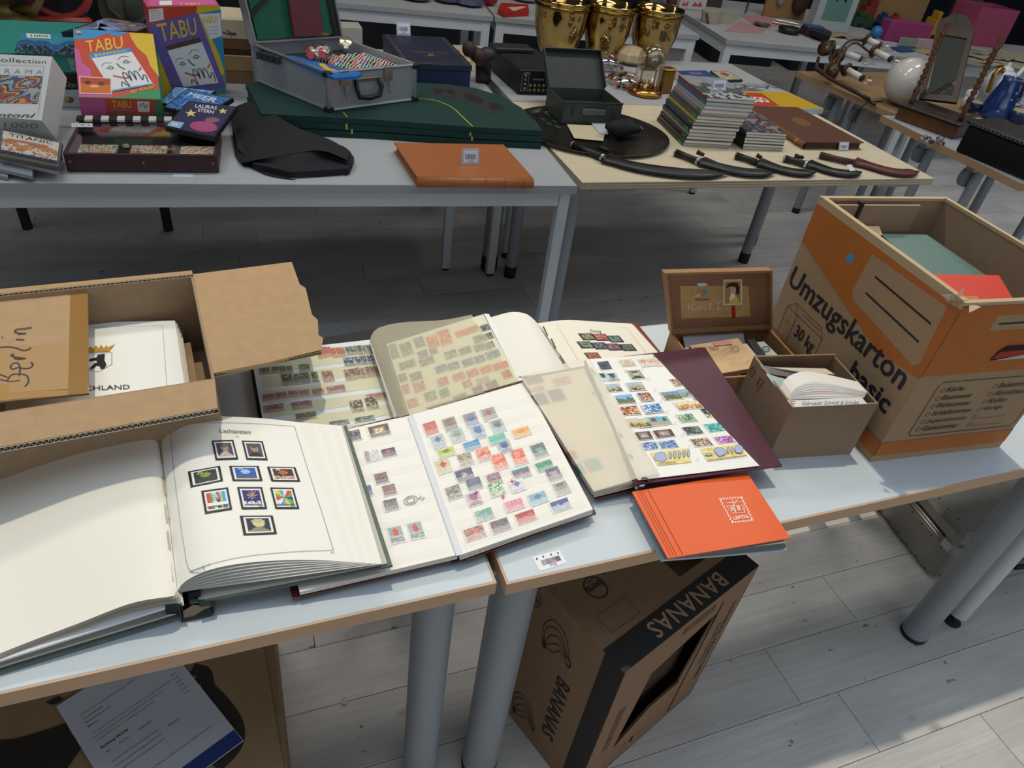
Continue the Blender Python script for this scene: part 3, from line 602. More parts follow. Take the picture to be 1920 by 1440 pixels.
# ------------------------------------------------------------ brown stock book (centre)
BRN = M('#54261d', .4)
tn = thing('stockbook', 'dark red-brown stockbook lying open in the centre with colourful stamps on white pages', 'stamp album', P(860, 900, T))
G().slab([P(548, 1122, .7525), P(846, 1050, .7545), P(766, 776, .7665), P(489, 842, .7640)], .005).obj('cover', BRN, tn)
G().slab([P(873, 1049, .7565), P(1118, 962, .7585), P(982, 712, .7770), P(780, 770, .7710)], .004).obj('cover', BRN, tn)
G().slab([P(846, 1054, .7515), P(874, 1048, .7515), P(790, 772, .7645), P(764, 776, .7640)], .004).obj('spine', M('#401a15', .45), tn)
bl_ = block([(562, 1110), (858, 1040), (768, 779), (497, 838)], [.763, .766, .778, .774], .756, 'left_pages', PAG, tn)
br_ = block([(862, 1041), (1112, 955), (985, 716), (770, 778)], [.768, .772, .787, .780], .760, 'right_pages', PAG, tn)
for k_ in range(3):
    G().slab([P(862, 1042 + 4 * k_, .7665 - .003 * k_), P(1111, 957 + 2 * k_, .7705 - .003 * k_), P(1106, 948, .7705 - .003 * k_), P(861, 1036, .7665 - .003 * k_)], .0006).obj('page_leaf', M('#d5d1c8', .6), tn)
g = G().ruled([(764, 780, .780), (856, 1042, .7685)], [(775, 777, .782), (868, 1039, .770)], 6, 1); g.obj('gutter_strip', M('#d9dce6', .4), tn)
sbl, sbr = Skin(bl_), Skin(br_)
pL = Page([(497, 838), (768, 779), (858, 1040), (562, 1110)], sbl, tn); pR = Page([(770, 778), (985, 716), (1112, 955), (862, 1041)], sbr, tn)
# clear pocket strips
hL, hR = homog([(497, 838), (768, 779), (858, 1040), (562, 1110)]), homog([(770, 778), (985, 716), (1112, 955), (862, 1041)])
for hh, sf in ((hL, sbl), (hR, sbr)):
    ar = Art(sf, .0026, .00001)
    for i in range(8):
        v0 = .07 + i * .115; ar.poly([hh(.04, v0 + .045), hh(.96, v0 + .045), hh(.96, v0 + .1), hh(.04, v0 + .1)], glassine('#f6f4f0', .14))
    ar.obj('pocket_strip', tn)
nat = ['#6b4a2a', '#c89a52', '#3a2c22']
for i, (x, y, w_, h_, kd, pal) in enumerate([(664, 817, 28, 22, 'mix', ['#4a4d5e', '#8a8fa0', '#30323e']), (711, 808, 44, 24, 'frame', ['#5b534a', '#b58b62', '#54483c', '#ead9c0']), (729, 849, 30, 18, 'disc', ['#3c4474', '#b7614d', '#6a4c68', '#39406e']), (698, 855, 30, 22, 'plain', ['#dcdcdc', '#c4c4c8']),
    (715, 897, 28, 22, 'mix', ['#b0523c', '#3f6da8', '#4d5a48', '#2e3c60']), (730, 919, 28, 22, 'mix', ['#b0523c', '#4a78b4', '#4d5a48', '#8a4038']), (733, 947, 30, 24, 'mix', ['#a04c3a', '#47785a', '#324868', '#7aa0c0']), (693, 920, 10, 22, 'mix', ['#3f5ca0', '#6a8ac0', '#30405f']),
    (743, 1003, 30, 34, 'disc', ['#9fb0bc', '#d94f2a', '#5c6470', '#83929c']), (780, 995, 30, 34, 'disc', ['#9fb0bc', '#d94f2a', '#5c6470', '#83929c'])]):
    pL.stamp(x, y, w_, h_, kd, pal, 400 + i, off=.0011, fade=.25, nx=10, ny=10, bw=.07)
ar = Art(sbl, .0012); ar.ell(770, 939, 13, 8, M('#6f7074', .6), -.3, w=.001); ar.ell(770, 939, 8, 5, M('#6f7074', .6), -.3, w=.0012); ar.cline([(784, 938), (790, 930), (786, 936), (796, 934), (790, 940)], .0008, M('#6f7074', .6)); ar.text('FINISH', [(683, 847), (690, 846), (694, 866), (687, 867)], M('#77777a', .6)); ar.obj('postmark', tn)
RS = [(808, 804, 28, 28, 'plain', ['#c6423a', '#d0574c']), (844, 796, 28, 28, 'portrait', ['#8d8a64', '#8a5a7a', '#7a5070', '#77737c']), (883, 787, 28, 28, 'portrait', ['#a28496', '#3f6aa0', '#5c84b0', '#6a8cc0']), (917, 777, 30, 26, 'disc', ['#929c98', '#b2384a', '#b08a90', '#a2acaa']),
 (822, 828, 28, 28, 'disc', ['#b9c4cc', '#3c5a9c', '#a8b8d8', '#b84a3a']), (857, 817, 30, 28, 'portrait', ['#b9c8c4', '#7d9a8a', '#98a8a8', '#b0bcc4']), (897, 810, 28, 30, 'portrait', ['#aebfd0', '#3a62a8', '#4a78bc', '#7a9ccc']), (933, 799, 28, 28, 'portrait', ['#a8bcc0', '#5e6468', '#7a8488', '#93b0c8']),
 (885, 836, 36, 20, 'mix', ['#3b9cd0', '#5cb4dc', '#2c80bc']), (933, 824, 36, 20, 'land', ['#49c3ac', '#3cb4a4', '#6ab8c8', '#3aa898']), (978, 811, 36, 20, 'disc', ['#efb44a', '#e98a4a', '#efb85a', '#f2c464']), (837, 849, 36, 18, 'disc', ['#c3cc3c', '#5c7a2a', '#b7c84c', '#ccd45c']),
 (873, 862, 30, 28, 'mix', ['#b5bc9c', '#8a9484', '#b85a4a', '#a8b090']), (907, 852, 30, 28, 'land', ['#eaa08c', '#dc5a50', '#e8a898', '#d84c44']), (946, 838, 28, 26, 'portrait', ['#a9bcb8', '#34509c', '#5870b0', '#4060a8']), (832, 875, 30, 28, 'disc', ['#cfc8a0', '#c43a3c', '#cfc898', '#c8c090']),
 (936, 866, 30, 34, 'mix', ['#e4523e', '#ec7a62', '#f09a82']), (973, 857, 28, 34, 'mix', ['#e4523e', '#ec7a62', '#f09a82']), (1011, 845, 30, 30, 'portrait', ['#4c7472', '#8fa6a0', '#39585a', '#5c8080']), (871, 891, 38, 26, 'frame', ['#3a4a70', '#46587c', '#d8b8a4', '#d9b49e']),
 (889, 908, 32, 26, 'portrait', ['#36486c', '#4c6084', '#54688c', '#7488a8']), (927, 899, 30, 26, 'mix', ['#7a4c5c', '#9a7080', '#a888a0']), (978, 888, 38, 22, 'land', ['#2c7898', '#d86058', '#78acc4', '#3484a4']), (1021, 874, 36, 20, 'mix', ['#3c9c84', '#5cb09a', '#2c8470']),
 (851, 924, 32, 28, 'mix', ['#a8a8a4', '#6a6264', '#8a9094', '#5a5458']), (889, 936, 30, 28, 'portrait', ['#c8b8cc', '#a84a5c', '#7a4c9c', '#6c4894']), (931, 918, 30, 28, 'mix', ['#d4e0cc', '#3c9c4c', '#c4d8c8', '#2e8844']), (970, 911, 30, 26, 'disc', ['#e8e4ec', '#3c58b8', '#c8c8e4', '#4c68c4']),
 (1038, 889, 30, 28, 'portrait', ['#65597c', '#b0a6b4', '#4d4564', '#8c86a4']), (1053, 916, 30, 28, 'portrait', ['#a0a8a0', '#9a948c', '#6a6c70', '#a0a8ac']), (964, 948, 40, 22, 'mix', ['#e88aa4', '#f0a8bc', '#e4789a']), (1009, 935, 38, 24, 'disc', ['#83b8d8', '#3c6c9c', '#94c4e0', '#a4cce4']),
 (908, 966, 38, 24, 'mix', ['#79b4ac', '#9cc8c0', '#5c9c98']), (1051, 948, 40, 24, 'land', ['#3a54a0', '#b0b8c4', '#8498d0', '#c4ccd8']), (890, 1000, 44, 26, 'mix', ['#d8604c', '#8c9494', '#e08c7c', '#5c6464']), (938, 986, 40, 26, 'mix', ['#7c2c48', '#6c7c9c', '#9c5c6c', '#3c7c7c']), (986, 970, 42, 24, 'land', ['#b8303c', '#d8808c', '#cc5c68', '#c4444c'])]
for i, (x, y, w_, h_, kd, pal) in enumerate(RS): pR.stamp(x, y, w_ * .97, h_ * .98, kd, pal, 500 + i, off=.0011 + .00006 * (i % 4), fade=.38, nx=9, ny=10, bw=.06)
ar = Art(sbr, .0021); rc = M('#d8483c', .5)
for x, y in ((960, 904), (893, 925), (943, 933)): ar.line([(x - 4, y + 1), (x + 4, y - 1)], .0016, rc); ar.line([(x - 1, y - 4), (x + 1, y + 4)], .0016, rc)
ar.obj('red_cross_print', tn)
# ------------------------------------------------------------ green-grey album open at the Liechtenstein page
GGR = M('#5c6661', .6, noise=.12, ns=90); BKC = M('#1f2427', .55); PAPR = [M('#ecebe5', .6), M('#e8e5db', .6), M('#eae8e0', .6), M('#e4e1d6', .6), M('#e2cfbb', .65)]
ta = thing('stamp_album', 'large green-grey album lying open at the Liechtenstein page with black-mounted stamps', 'stamp album', P(330, 1000, T))
def lerp3(A, B, t): return [tuple(a[i] + (b[i] - a[i]) * t for i in range(3)) for a, b in zip(A, B)]
G().slab([P(356, 1132, .7655), P(736, 1060, .7835), P(650, 797, .783), P(318, 842, .768)], .004).obj('cover', GGR, ta)
G().slab([P(372, 1124, .7690), P(726, 1056, .7865), P(643, 797, .786), P(325, 842, .771)], .0025).obj('endpaper', M('#bdbeb4', .7), ta)
G().slab([P(338, 1157, .7465), P(-205, 1322, .7465), P(-280, 1015, .7465), P(296, 838, .7465)], .0045).obj('cover', GGR, ta)
G().slab([P(330, 1149, .7510), P(-200, 1310, .7510), P(-275, 1012, .7510), P(296, 838, .7510)], .0035).obj('endpaper', M('#c3c3b9', .7), ta)
B0 = [(333, 1108, .789), (345, 1092, .80), (380, 1073, .812), (430, 1060, .816), (500, 1052, .812), (580, 1050, .805), (655, 1053, .796)]
Bn = [(337, 1111, .782), (360, 1106, .783), (420, 1098, .785), (480, 1090, .787), (560, 1079, .788), (630, 1069, .789), (716, 1057, .790)]
T0 = [(300, 826, .80), (306, 803, .812), (330, 787, .825), (370, 779, .829), (430, 781, .823), (500, 785, .815), (562, 792, .806)]
Tn = [(301, 828, .785), (308, 812, .79), (335, 800, .80), (375, 792, .804), (430, 790, .803), (520, 793, .80), (640, 798, .792)]
NS = 7
for i in range(NS - 1, -1, -1):
    t = i / (NS - 1); B_ = lerp3(B0, Bn, t); T_ = lerp3(T0, Tn, t ** .7)
    o = G().ruled(T_, B_, 26, 8, None, .0009 if i else 0).obj('page', PAPR[0] if i == 0 else PAPR[2 if i % 2 else 0], ta, True)
    if i == 0: topR = o
L0 = [(332, 1108, .790), (325, 1118, .795), (299, 1121, .80), (240, 1133, .797), (144, 1170, .785), (48, 1206, .775), (-60, 1250, .768), (-200, 1310, .76)]
Ln = [(345, 1135, .776), (335, 1133, .776), (306, 1135, .776), (240, 1150, .773), (144, 1186, .767), (48, 1222, .762), (-60, 1268, .759), (-200, 1330, .757)]
U0 = [(299, 824, .80), (285, 821, .812), (240, 823, .815), (150, 838, .812), (60, 872, .80), (0, 897, .79), (-90, 940, .78), (-230, 1000, .765)]
Un = [(300, 834, .776), (285, 833, .776), (240, 838, .776), (150, 852, .773), (60, 885, .767), (0, 908, .765), (-90, 950, .762), (-230, 1010, .758)]
for i in range(7, -1, -1):
    t = i / 7; o = G().ruled(lerp3(U0, Un, t), lerp3(L0, Ln, t), 28, 8, None, .0009 if i else 0).obj('page', M('#e9e6dd', .6) if i == 0 else PAPR[[1, 3, 1, 4, 4, 0, 0, 2][i]], ta, True)
    if i == 0: topL = o
G().slab([P(309, 1140, .775), P(-200, 1303, .757), P(-270, 1005, .757), P(296, 838, .772)], .003).obj('page_block', M('#e6e9ee', .6), ta)
# binding: black blocks at the joints and the projecting spine
G().hexa([P(312, 1152, .751), P(345, 1150, .751), P(330, 860, .751), P(296, 860, .751), P(307, 1134, .776), P(342, 1132, .778), P(326, 840, .778), P(296, 840, .776)]).obj('binding_strip', BKC, ta)
G().hexa([P(354, 1131, .757), P(376, 1126, .759), P(345, 845, .760), P(322, 845, .757), P(353, 1118, .777), P(377, 1112, .779), P(343, 832, .779), P(320, 832, .777)]).obj('binding_strip', BKC, ta)
g = G(); YS = P(345, 1150, .76).y; back = (P(300, 830, .76) - P(337, 1130, .76)) * .97
fr0 = [PY(x, y, YS) for x, y in ((334, 1140), (338, 1158), (344, 1178), (358, 1178), (380, 1170), (397, 1157), (404, 1142), (401, 1135), (374, 1136))]
mz = min(p.z for p in fr0)
fr0 = [V(p.x, p.y, max(p.z, .7425)) for p in spl(fr0, 24)]; NF = len(fr0)
g.add(fr0 + [p + back for p in fr0], [(i, i + 1, i + NF + 1, i + NF) for i in range(NF - 1)]); o = g.obj('spine', M('#22302e', .45, noise=.2, ns=60), ta, True)
o.modifiers.new('s', 'SOLIDIFY').thickness = .0016
g = G(); q_ = [PY(x, y, YS + .004) for x, y in ((343, 1146), (345, 1168), (382, 1143), (398, 1137), (362, 1134))]; g.add(q_ + [p + back * .99 for p in q_], [(0, 1, 2, 3, 4), (0, 1, 6, 5), (1, 2, 7, 6), (2, 3, 8, 7)]); g.obj('spine_lining', M('#8f7c66', .8), ta)
for (x, y, z) in ((300, 836, .801), (303, 893, .801), (307, 946, .80), (312, 996, .799), (317, 1056, .796)):
    G().ruled([(x - 1, y, z + .001), (x + 5, y + 34, z)], [(x + 4, y, z), (x + 9, y + 34, z - .001)], 2, 1).obj('page_tab', M('#b2a796', .7), ta)
sk = Skin(topR); ar = Art(sk, .0008); ln = M('#85858a', .6)
ar.cline([(395, 1068), (358, 1072), (345, 1020), (335, 950), (326, 880), (320, 815)], .0007, ln, 30)
ar.cline([(320, 815), (350, 797), (400, 793), (480, 795), (552, 800)], .0007, ln, 24); ar.line([(552, 800), (577, 880), (603, 960), (625, 1032)], .0007, ln); ar.cline([(625, 1032), (540, 1036), (460, 1044), (400, 1057), (356, 1072)], .0007, ln, 24)
ar.text('Liechtenstein', [(412, 804), (471, 807), (470, 815), (413, 812)], M('#4c4c50', .6)); ar.text('1983', [(440, 818), (448, 819), (448, 821), (440, 820)], M('#77777a', .6)); ar.text('LIECHTENSTEIN  70', [(356, 1072), (393, 1058), (394, 1061), (358, 1075)], M('#77777a', .6)); ar.text('80 E', [(620, 1035), (627, 1035), (627, 1038), (620, 1038)], M('#77777a', .6)); ar.obj('print', topR)
def mount(q, kd, pal, seed, num=None, nxy=(16, 14)):
    picture(sk, q, kd, pal, nxy[0], nxy[1], seed, 'stamp', ta, border='#e6e6ea', bw=.07, off=.0016, edge='#141416', ew=.085)
def zq(*c): return [(280 + x / 4, 760 + y / 4) for x, y in c]
mount(zq((468, 268), (630, 263), (668, 408), (497, 415)), 'portrait', ['#4a4560', '#a08c80', '#6a5648', '#c3b5a4'], 1)
mount(zq((693, 268), (850, 272), (888, 415), (728, 410)), 'portrait', ['#4e4862', '#a48a76', '#5c4a40', '#241f24'], 2)
mount(zq((290, 500), (530, 457), (554, 570), (312, 620)), 'disc', ['#24362e', '#8a9440', '#1e2c28', '#2c3c34'], 3)
mount(zq((598, 458), (820, 458), (850, 570), (625, 570)), 'disc', ['#2455b4', '#9cc0e4', '#5a5a50', '#1e4aa0'], 4)
mount(zq((882, 464), (1095, 468), (1132, 575), (915, 573)), 'disc', ['#4c231c', '#b0683c', '#d0b8a0', '#3c1c18'], 5)
mount(zq((390, 645), (590, 618), (622, 785), (420, 818)), 'bars', ['#d63c34', '#58b04c', '#e8e8e0', '#2a2f80', '#e8c834', '#2fa8dc'], 6)
mount(zq((658, 617), (845, 617), (884, 780), (692, 783)), 'disc', ['#26247a', '#8f7c90', '#e0e0e6', '#2c2a84'], 7)
mount(zq((905, 620), (1080, 622), (1125, 780), (945, 780)), 'rays', ['#4ab850', '#e8c834', '#2fa8dc', '#e4e4e0', '#d04434', '#58b048', '#2a2f80'], 8)
mount(zq((678, 832), (925, 830), (958, 968), (707, 978)), 'portrait', ['#23263e', '#d8cf9a', '#c9be86', '#8f8a70'], 9, nxy=(20, 14))
ar = Art(sk, .0021); w_ = M('#e8e8e8', .6)
for t_, q in (('20', ((356, 505), (395, 497), (398, 520), (360, 528))), ('50', ((660, 470), (700, 470), (704, 492), (664, 492))), ('80', ((945, 478), (978, 480), (982, 500), (950, 498))), ('40', ((550, 757), (590, 750), (594, 770), (554, 776))), ('50', ((818, 745), (848, 745), (852, 765), (822, 766))), ('80', ((1056, 745), (1090, 745), (1095, 765), (1060, 766)))):
    ar.text(t_, zq(*q), w_ if q[0][1] < 600 else M('#55555c', .6), .01)
for q in (((440, 770), (545, 756), (548, 762), (441, 776)), ((715, 748), (815, 748), (816, 754), (716, 755)), ((950, 748), (1050, 748), (1052, 755), (952, 756))): ar.poly(zq(*q), M('#8a8a90', .6))
ar.poly(zq((440, 745), (590, 725), (596, 748), (446, 768)), w_); 
for a in range(6):
    an = a * math.pi / 6; ar.line(zq((502 - 42 * math.cos(an), 692 - 34 * math.sin(an)), (502 + 42 * math.cos(an), 692 + 34 * math.sin(an))), .0009, M('#c8c4c4', .6))
for a in range(4):
    an = a * math.pi / 4; ar.line(zq((770 - 40 * math.cos(an), 685 - 38 * math.sin(an)), (770 + 40 * math.cos(an), 685 + 38 * math.sin(an))), .0011, M(['#c9a490', '#b05a50', '#9aa0c0', '#c8a060'][a], .6))
ar.obj('print', ta)
# ------------------------------------------------------------ orange album from Leipzig, overhanging the table edge
to = thing('album', 'bright orange ring album with white LEIPZIG stamp emblem, overhanging the table edge', 'album', P(1330, 960, T))
G().slab([P(1240, 1050, .7455), P(1475, 1031, .7455), P(1392, 905, .7455), P(1186, 935, .7455)], .004).obj('back_cover', M('#b4c2cf', .35), to)
g = G()
for i in range(9):
    z = .7475 + .0023 * i; j = rnd.uniform(-1.5, 1.5); g.slab([P(1250 + j, 1048 - i * .6, z), P(1474 - i * .3 + j, 1026 - i * 1.0, z), P(1398, 900, z), P(1190 + j, 925, z)], .0014, M('#4c4f4c' if i % 2 else '#8f938c', .7))
g.obj('pages', None, to)
G().slab([P(1252, 1047, .7705), P(1482, 1009, .7705), P(1401, 886, .7705), P(1185, 922, .7705)], .0022).obj('front_cover', M('#e0602c', .35), to)
s = Plane(P(1252, 1047, .7705), P(1482, 1009, .7705), P(1401, 886, .7705)); ar = Art(s, .0004)
for k_ in (6, 11, 16, 27): ar.line([(1187 + k_ * 1.0, 921 - k_ * .16), (1252 + k_ * 1.05, 1045 - k_ * .17)], .0011, M('#a8431c', .4))
wh = M('#f1ece6', .5); sc = [(1349, 936), (1390, 933), (1411, 976), (1373, 980)]
for a, b in zip(sc, sc[1:] + sc[:1]):
    n_ = 8; pts = []
    for i in range(n_ * 2 + 1):
        t = i / (n_ * 2); o_ = 1.6 * (1 if i % 2 else -1); dx, dy = b[0] - a[0], b[1] - a[1]; L_ = math.hypot(dx, dy); pts.append((a[0] + dx * t - dy / L_ * o_, a[1] + dy * t + dx / L_ * o_))
    ar.line(pts, .0016, wh)
ar.line([(1363, 944), (1393, 941), (1396, 962), (1374, 963), (1362, 950)], .0009, wh); ar.line([(1362, 950), (1390, 948), (1396, 962)], .0009, wh); ar.line([(1372, 938), (1380, 962)], .0009, wh); ar.line([(1383, 937), (1374, 949), (1378, 962)], .0008, wh)
ar.text('R', [(1369, 951), (1374, 951), (1377, 959), (1372, 959)], wh, .02); ar.text('B', [(1381, 950), (1387, 950), (1389, 958), (1383, 958)], wh, .02); ar.text('LEIPZIG', [(1374, 970), (1401, 966), (1404, 972), (1376, 976)], wh, .02)
ar.obj('emblem', to)
# ------------------------------------------------------------ maroon ring binder
MAR = M('#4f2436', .45, noise=.05, ns=120); tm = thing('ring_binder', 'maroon ring binder open at a white page crowded with Austrian landscape stamps', 'stamp album', P(1200, 800, T))
G().sheet([P(1190, 908, .7760), P(1467, 873, .7850), P(1322, 651, .8100), P(1095, 676, .7910)], .0032).obj('cover', MAR, tm)
G().sheet([P(1117, 936, .7520), P(1197, 916, .7540), P(1106, 684, .7870), P(985, 706, .7850)], .003).obj('cover', MAR, tm)
G().slab([P(1190, 921, .7580), P(1207, 905, .7745), P(1105, 674, .7905), P(1092, 690, .7880)], .0025).obj('spine', M('#3e1c2b', .5), tm)
mb = G().sheet([P(1196, 900, .7800), P(1424, 873, .7870), P(1224, 664, .8080), P(1098, 674, .7960)], .0012).obj('right_page', M('#eeede9', .5), tm)
ml = G().sheet([P(1113, 920, .7660), P(1192, 900, .7720), P(1095, 690, .7980), P(980, 712, .7950)], .010).obj('left_pages', M('#e6dcc2', .55), tm)
# rings
for (x, y) in ((1098, 697), (1111, 738), (1151, 817), (1171, 858), (1200, 900)):
    zz = .797 - (y - 697) * .0001; p0 = P(x, y, zz); p1 = P(x + 17, y + 4, zz - .002); g = G(); pts = [p0.lerp(p1, t / 8) + V(0, 0, .008 * math.sin(math.pi * t / 8)) for t in range(9)]; g.tube(pts, .0016, n=8); g.obj('ring', M('#9a9a9c', .25, met=.9), tm, True)
g = G(); g.tube([P(1190, 915, .764), P(1204, 908, .770), (P(1212, 899, .776))], [.0045, .0065, .004], n=12, sq=.6); g.obj('ring_mechanism', M('#a8a8a6', .22, met=.9), tm, True)
# page edges at the bottom of the left pages
g = G()
for i in range(6): g.slab([P(1114, 921 + 2.2 * i, .7655 - .0018 * i), P(1191, 901 + 2.3 * i, .7688 - .0018 * i), P(1186, 890, .7688 - .0018 * i), P(1108, 910, .7655 - .0018 * i)], .0006, M('#d9d2c4' if i % 2 else '#bdb6a8', .7))
g.obj('page_leaves', None, tm)
A = [(976, 705, .798), (1020, 693, .802), (1065, 680, .808), (1095, 671, .814), (1103, 672, .812), (1110, 680, .804)]; B = [(1113, 922, .771), (1140, 914, .777), (1175, 903, .783), (1205, 894, .791), (1228, 889, .791), (1238, 890, .783)]
# stamps first (under the glassine)
sm = Skin(mb); sml = Skin(ml)
pml = Page([(980, 712), (1095, 690), (1192, 900), (1113, 920)], sml, tm)
for i, (x, y, w_, h_, pal) in enumerate([(1000, 711, 34, 22, ['#7c5c54', '#9c8074', '#6c4c48']), (1054, 715, 34, 15, ['#b07868', '#d0a490', '#c08878']), (1006, 730, 30, 10, ['#c08c80', '#d8b0a4']), (1013, 749, 26, 26, ['#6c665e', '#8c867c', '#57524c']), (1044, 742, 28, 26, ['#5c584f', '#7c776c', '#4c4842']), (1073, 853, 16, 18, ['#b06a54', '#c88a74']), (1083, 880, 22, 24, ['#4a9c98', '#7cbcb4', '#a08c6c']), (1113, 872, 28, 26, ['#4aa4a4', '#8cc4bc', '#9c907c'])]):
    pml.stamp(x, y, w_, h_, 'mix', pal, 700 + i, border='#cfc5ae', bw=.06, off=.0009)
pm = Page([(1098, 674), (1224, 664), (1424, 873), (1196, 900)], sm, tm)
def mq(x, y): return 1110 + x * .1927, 640 + y * .1927
MS = [(122, 238, 26, 20, 'mix', ['#2c3446', '#5a6478', '#3c4456']), (345, 212, 30, 17, 'disc', ['#e0cdb8', '#d8a890', '#c8b8a0', '#e4d4c0']), (545, 208, 34, 21, 'mix', ['#e2cfc0', '#d09c90', '#e8dacb']), (655, 205, 22, 22, 'mix', ['#e2cfc0', '#d09c90', '#e8dacb']), (735, 205, 20, 22, 'mix', ['#e2cfc0', '#d09c90', '#e8dacb']), (835, 185, 30, 20, 'mix', ['#e2cfc0', '#d8b0a0', '#e8dacb']),
 (105, 348, 20, 20, 'portrait', ['#b8d4dc', '#4c4a50', '#302e34', '#c8d8dc']), (195, 348, 26, 20, 'portrait', ['#b0ccd4', '#5c5658', '#302e34', '#8ca0a8']), (425, 325, 30, 22, 'portrait', ['#9ca48a', '#bcc4a8', '#4c4a3c', '#2e3a2c']), (905, 275, 22, 15, 'mix', ['#2c4a34', '#d04a44', '#e88a64', '#3a6a44']),
 (210, 455, 34, 19, 'land', ['#a8c4d4', '#b0a27c', '#4c4a34', '#d8ccb0']), (425, 440, 36, 20, 'land', ['#a8c4d4', '#b0a27c', '#4c4a34', '#d8ccb0']), (820, 405, 18, 21, 'mix', ['#7c6a9c', '#c89a5c', '#503c4c', '#e0c89c']), (935, 380, 37, 22, 'land', ['#bcd0dc', '#6c7c5c', '#4c6a3c', '#a09c74']),
 (320, 565, 40, 21, 'land', ['#7cb4e0', '#5c7c4c', '#7c7c44', '#2c3c8c']), (520, 540, 28, 21, 'mix', ['#46618f', '#c8743c', '#e0c4a0', '#4c3438']), (775, 530, 40, 22, 'land', ['#7494bc', '#6c7444', '#58602f', '#90885c']), (930, 505, 36, 22, 'land', ['#8cb4d8', '#8c9c8c', '#4c7c4c', '#b8b4a8']), (1055, 480, 22, 19, 'land', ['#8cb8dc', '#c8bc8c', '#7c9c6c']),
 (1075, 575, 30, 20, 'mix', ['#8c7ca4', '#b8acc0', '#6c5c84']), (370, 675, 40, 21, 'mix', ['#a4582c', '#d8a078', '#5c301c', '#e0c0a0']), (590, 655, 40, 22, 'mix', ['#5c8cc4', '#c8dcec', '#3c64a4', '#8cb0d8']), (900, 628, 38, 22, 'land', ['#ecd8b8', '#c89a5c', '#a8743c', '#e4cca0']), (1020, 620, 16, 21, 'land', ['#ecd8b8', '#c89a5c', '#a8743c']),
 (1150, 695, 30, 26, 'disc', ['#2c3a30', '#5cb4e0', '#d8c884', '#1c2a24']), (400, 795, 28, 21, 'land', ['#c8ccb8', '#d0b464', '#5c5444', '#a8843c']), (500, 795, 28, 21, 'land', ['#c8ccb8', '#d0b464', '#5c5444', '#a8843c']), (605, 780, 30, 22, 'disc', ['#6cb8c8', '#7c4a3c', '#c8a47c', '#5ca8bc']), (710, 772, 20, 21, 'disc', ['#6cb8c8', '#6c3c30', '#c8a47c', '#5ca8bc']),
 (920, 750, 36, 21, 'mix', ['#5c8c64', '#c8d8c4', '#3c6c4c', '#8cac8c']), (1200, 840, 40, 23, 'mix', ['#2c9ca4', '#5cbcc0', '#1c7c88', '#8cd0cc']), (980, 870, 38, 21, 'mix', ['#3c4c48', '#7c8c88', '#24302e']), (505, 920, 34, 19, 'frame', ['#5c3430', '#8c8080', '#c8bcb8']), (700, 900, 42, 19, 'frame', ['#5c3430', '#8c8080', '#c8bcb8']),
 (1065, 985, 40, 21, 'mix', ['#8c6c5c', '#c8a898', '#6c4c40', '#dcc8bc']), (1290, 960, 38, 19, 'mix', ['#b45cb0', '#e0b0dc', '#8c3c88']), (560, 1020, 34, 18, 'mix', ['#3c64a8', '#8ca8d4', '#b8c8e0']), (740, 1005, 38, 18, 'mix', ['#3c5ca4', '#6c8cc4', '#a8bce0'])]
for i, (x, y, w_, h_, kd, pal) in enumerate(MS):
    X, Y = mq(x, y); pm.stamp(X, Y, w_ * .92, h_ * .95, kd, pal, 800 + i, off=.0010 + .00007 * (i % 3), nx=10, ny=9, bw=.06)
for q, sd2 in (((560, 1085, 925, 1045, 970, 1180, 640, 1215), 1), ((1050, 1050, 1430, 1005, 1505, 1115, 1120, 1170), 2)):
    Q = [mq(q[0], q[1]), mq(q[2], q[3]), mq(q[4], q[5]), mq(q[6], q[7])]
    picture(sm, Q, 'plain', ['#e4d084', '#ecd890'], 8, 5, 900 + sd2, 'stamp', tm, border='#e8d890', bw=.03, off=.0011)
ar = Art(sm, .0015); ou = M('#3c4468', .6); bf = M('#a9b6d6', .6)
def blob(cx, cy, rx, ry, sd2):
    r2 = random.Random(sd2); pts = [(cx + rx * (1 + r2.uniform(-.3, .0)) * math.cos(a), cy + ry * .9 * (1 + r2.uniform(-.2, .15)) * math.sin(a)) for a in [i * 6.2832 / 14 for i in range(14)]]
    pts = [mq(*p) for p in pts]; ar.poly(pts, bf); ar.line(pts, .0006, ou, True)
blob(665, 1130, 75, 55, 1)
for i in range(5): blob(760 + i * 44, 1115 - i * 4, 15, 40, 5 + i)
blob(1245, 1080, 65, 50, 11); blob(1130, 1110, 45, 14, 12)
for i in range(3): blob(1320 + i * 38, 1065 - i * 2, 12, 36, 15 + i)
blob(1420, 1060, 50, 48, 19)
ar.text('OESTERREICH', [mq(640, 1190), mq(805, 1178), mq(808, 1192), mq(643, 1204)], ou, .01); ar.text('REPUBLIK OESTERREICH', [mq(1125, 1160), mq(1500, 1118), mq(1502, 1128), mq(1128, 1170)], ou, .01)
for i, (x, y) in enumerate(((320, 295), (545, 372), (610, 478), (672, 583), (733, 692), (803, 806), (873, 920), (940, 1038), (1018, 1160), (487, 270))): ar.text(str(1990 + i), [mq(x - 14, y - 6), mq(x + 14, y - 8), mq(x + 17, y + 6), mq(x - 11, y + 8)], M('#9a9a9c', .6))
ar.text('37', [mq(608, 142), mq(645, 138), mq(650, 158), mq(615, 162)], M('#5c5c5c', .6)); ar.obj('print', tm)
g = G().ruled(A, B, 20, 8); g.obj('glassine_interleaf', glassine('#f8f2e6', .62), tm, True)
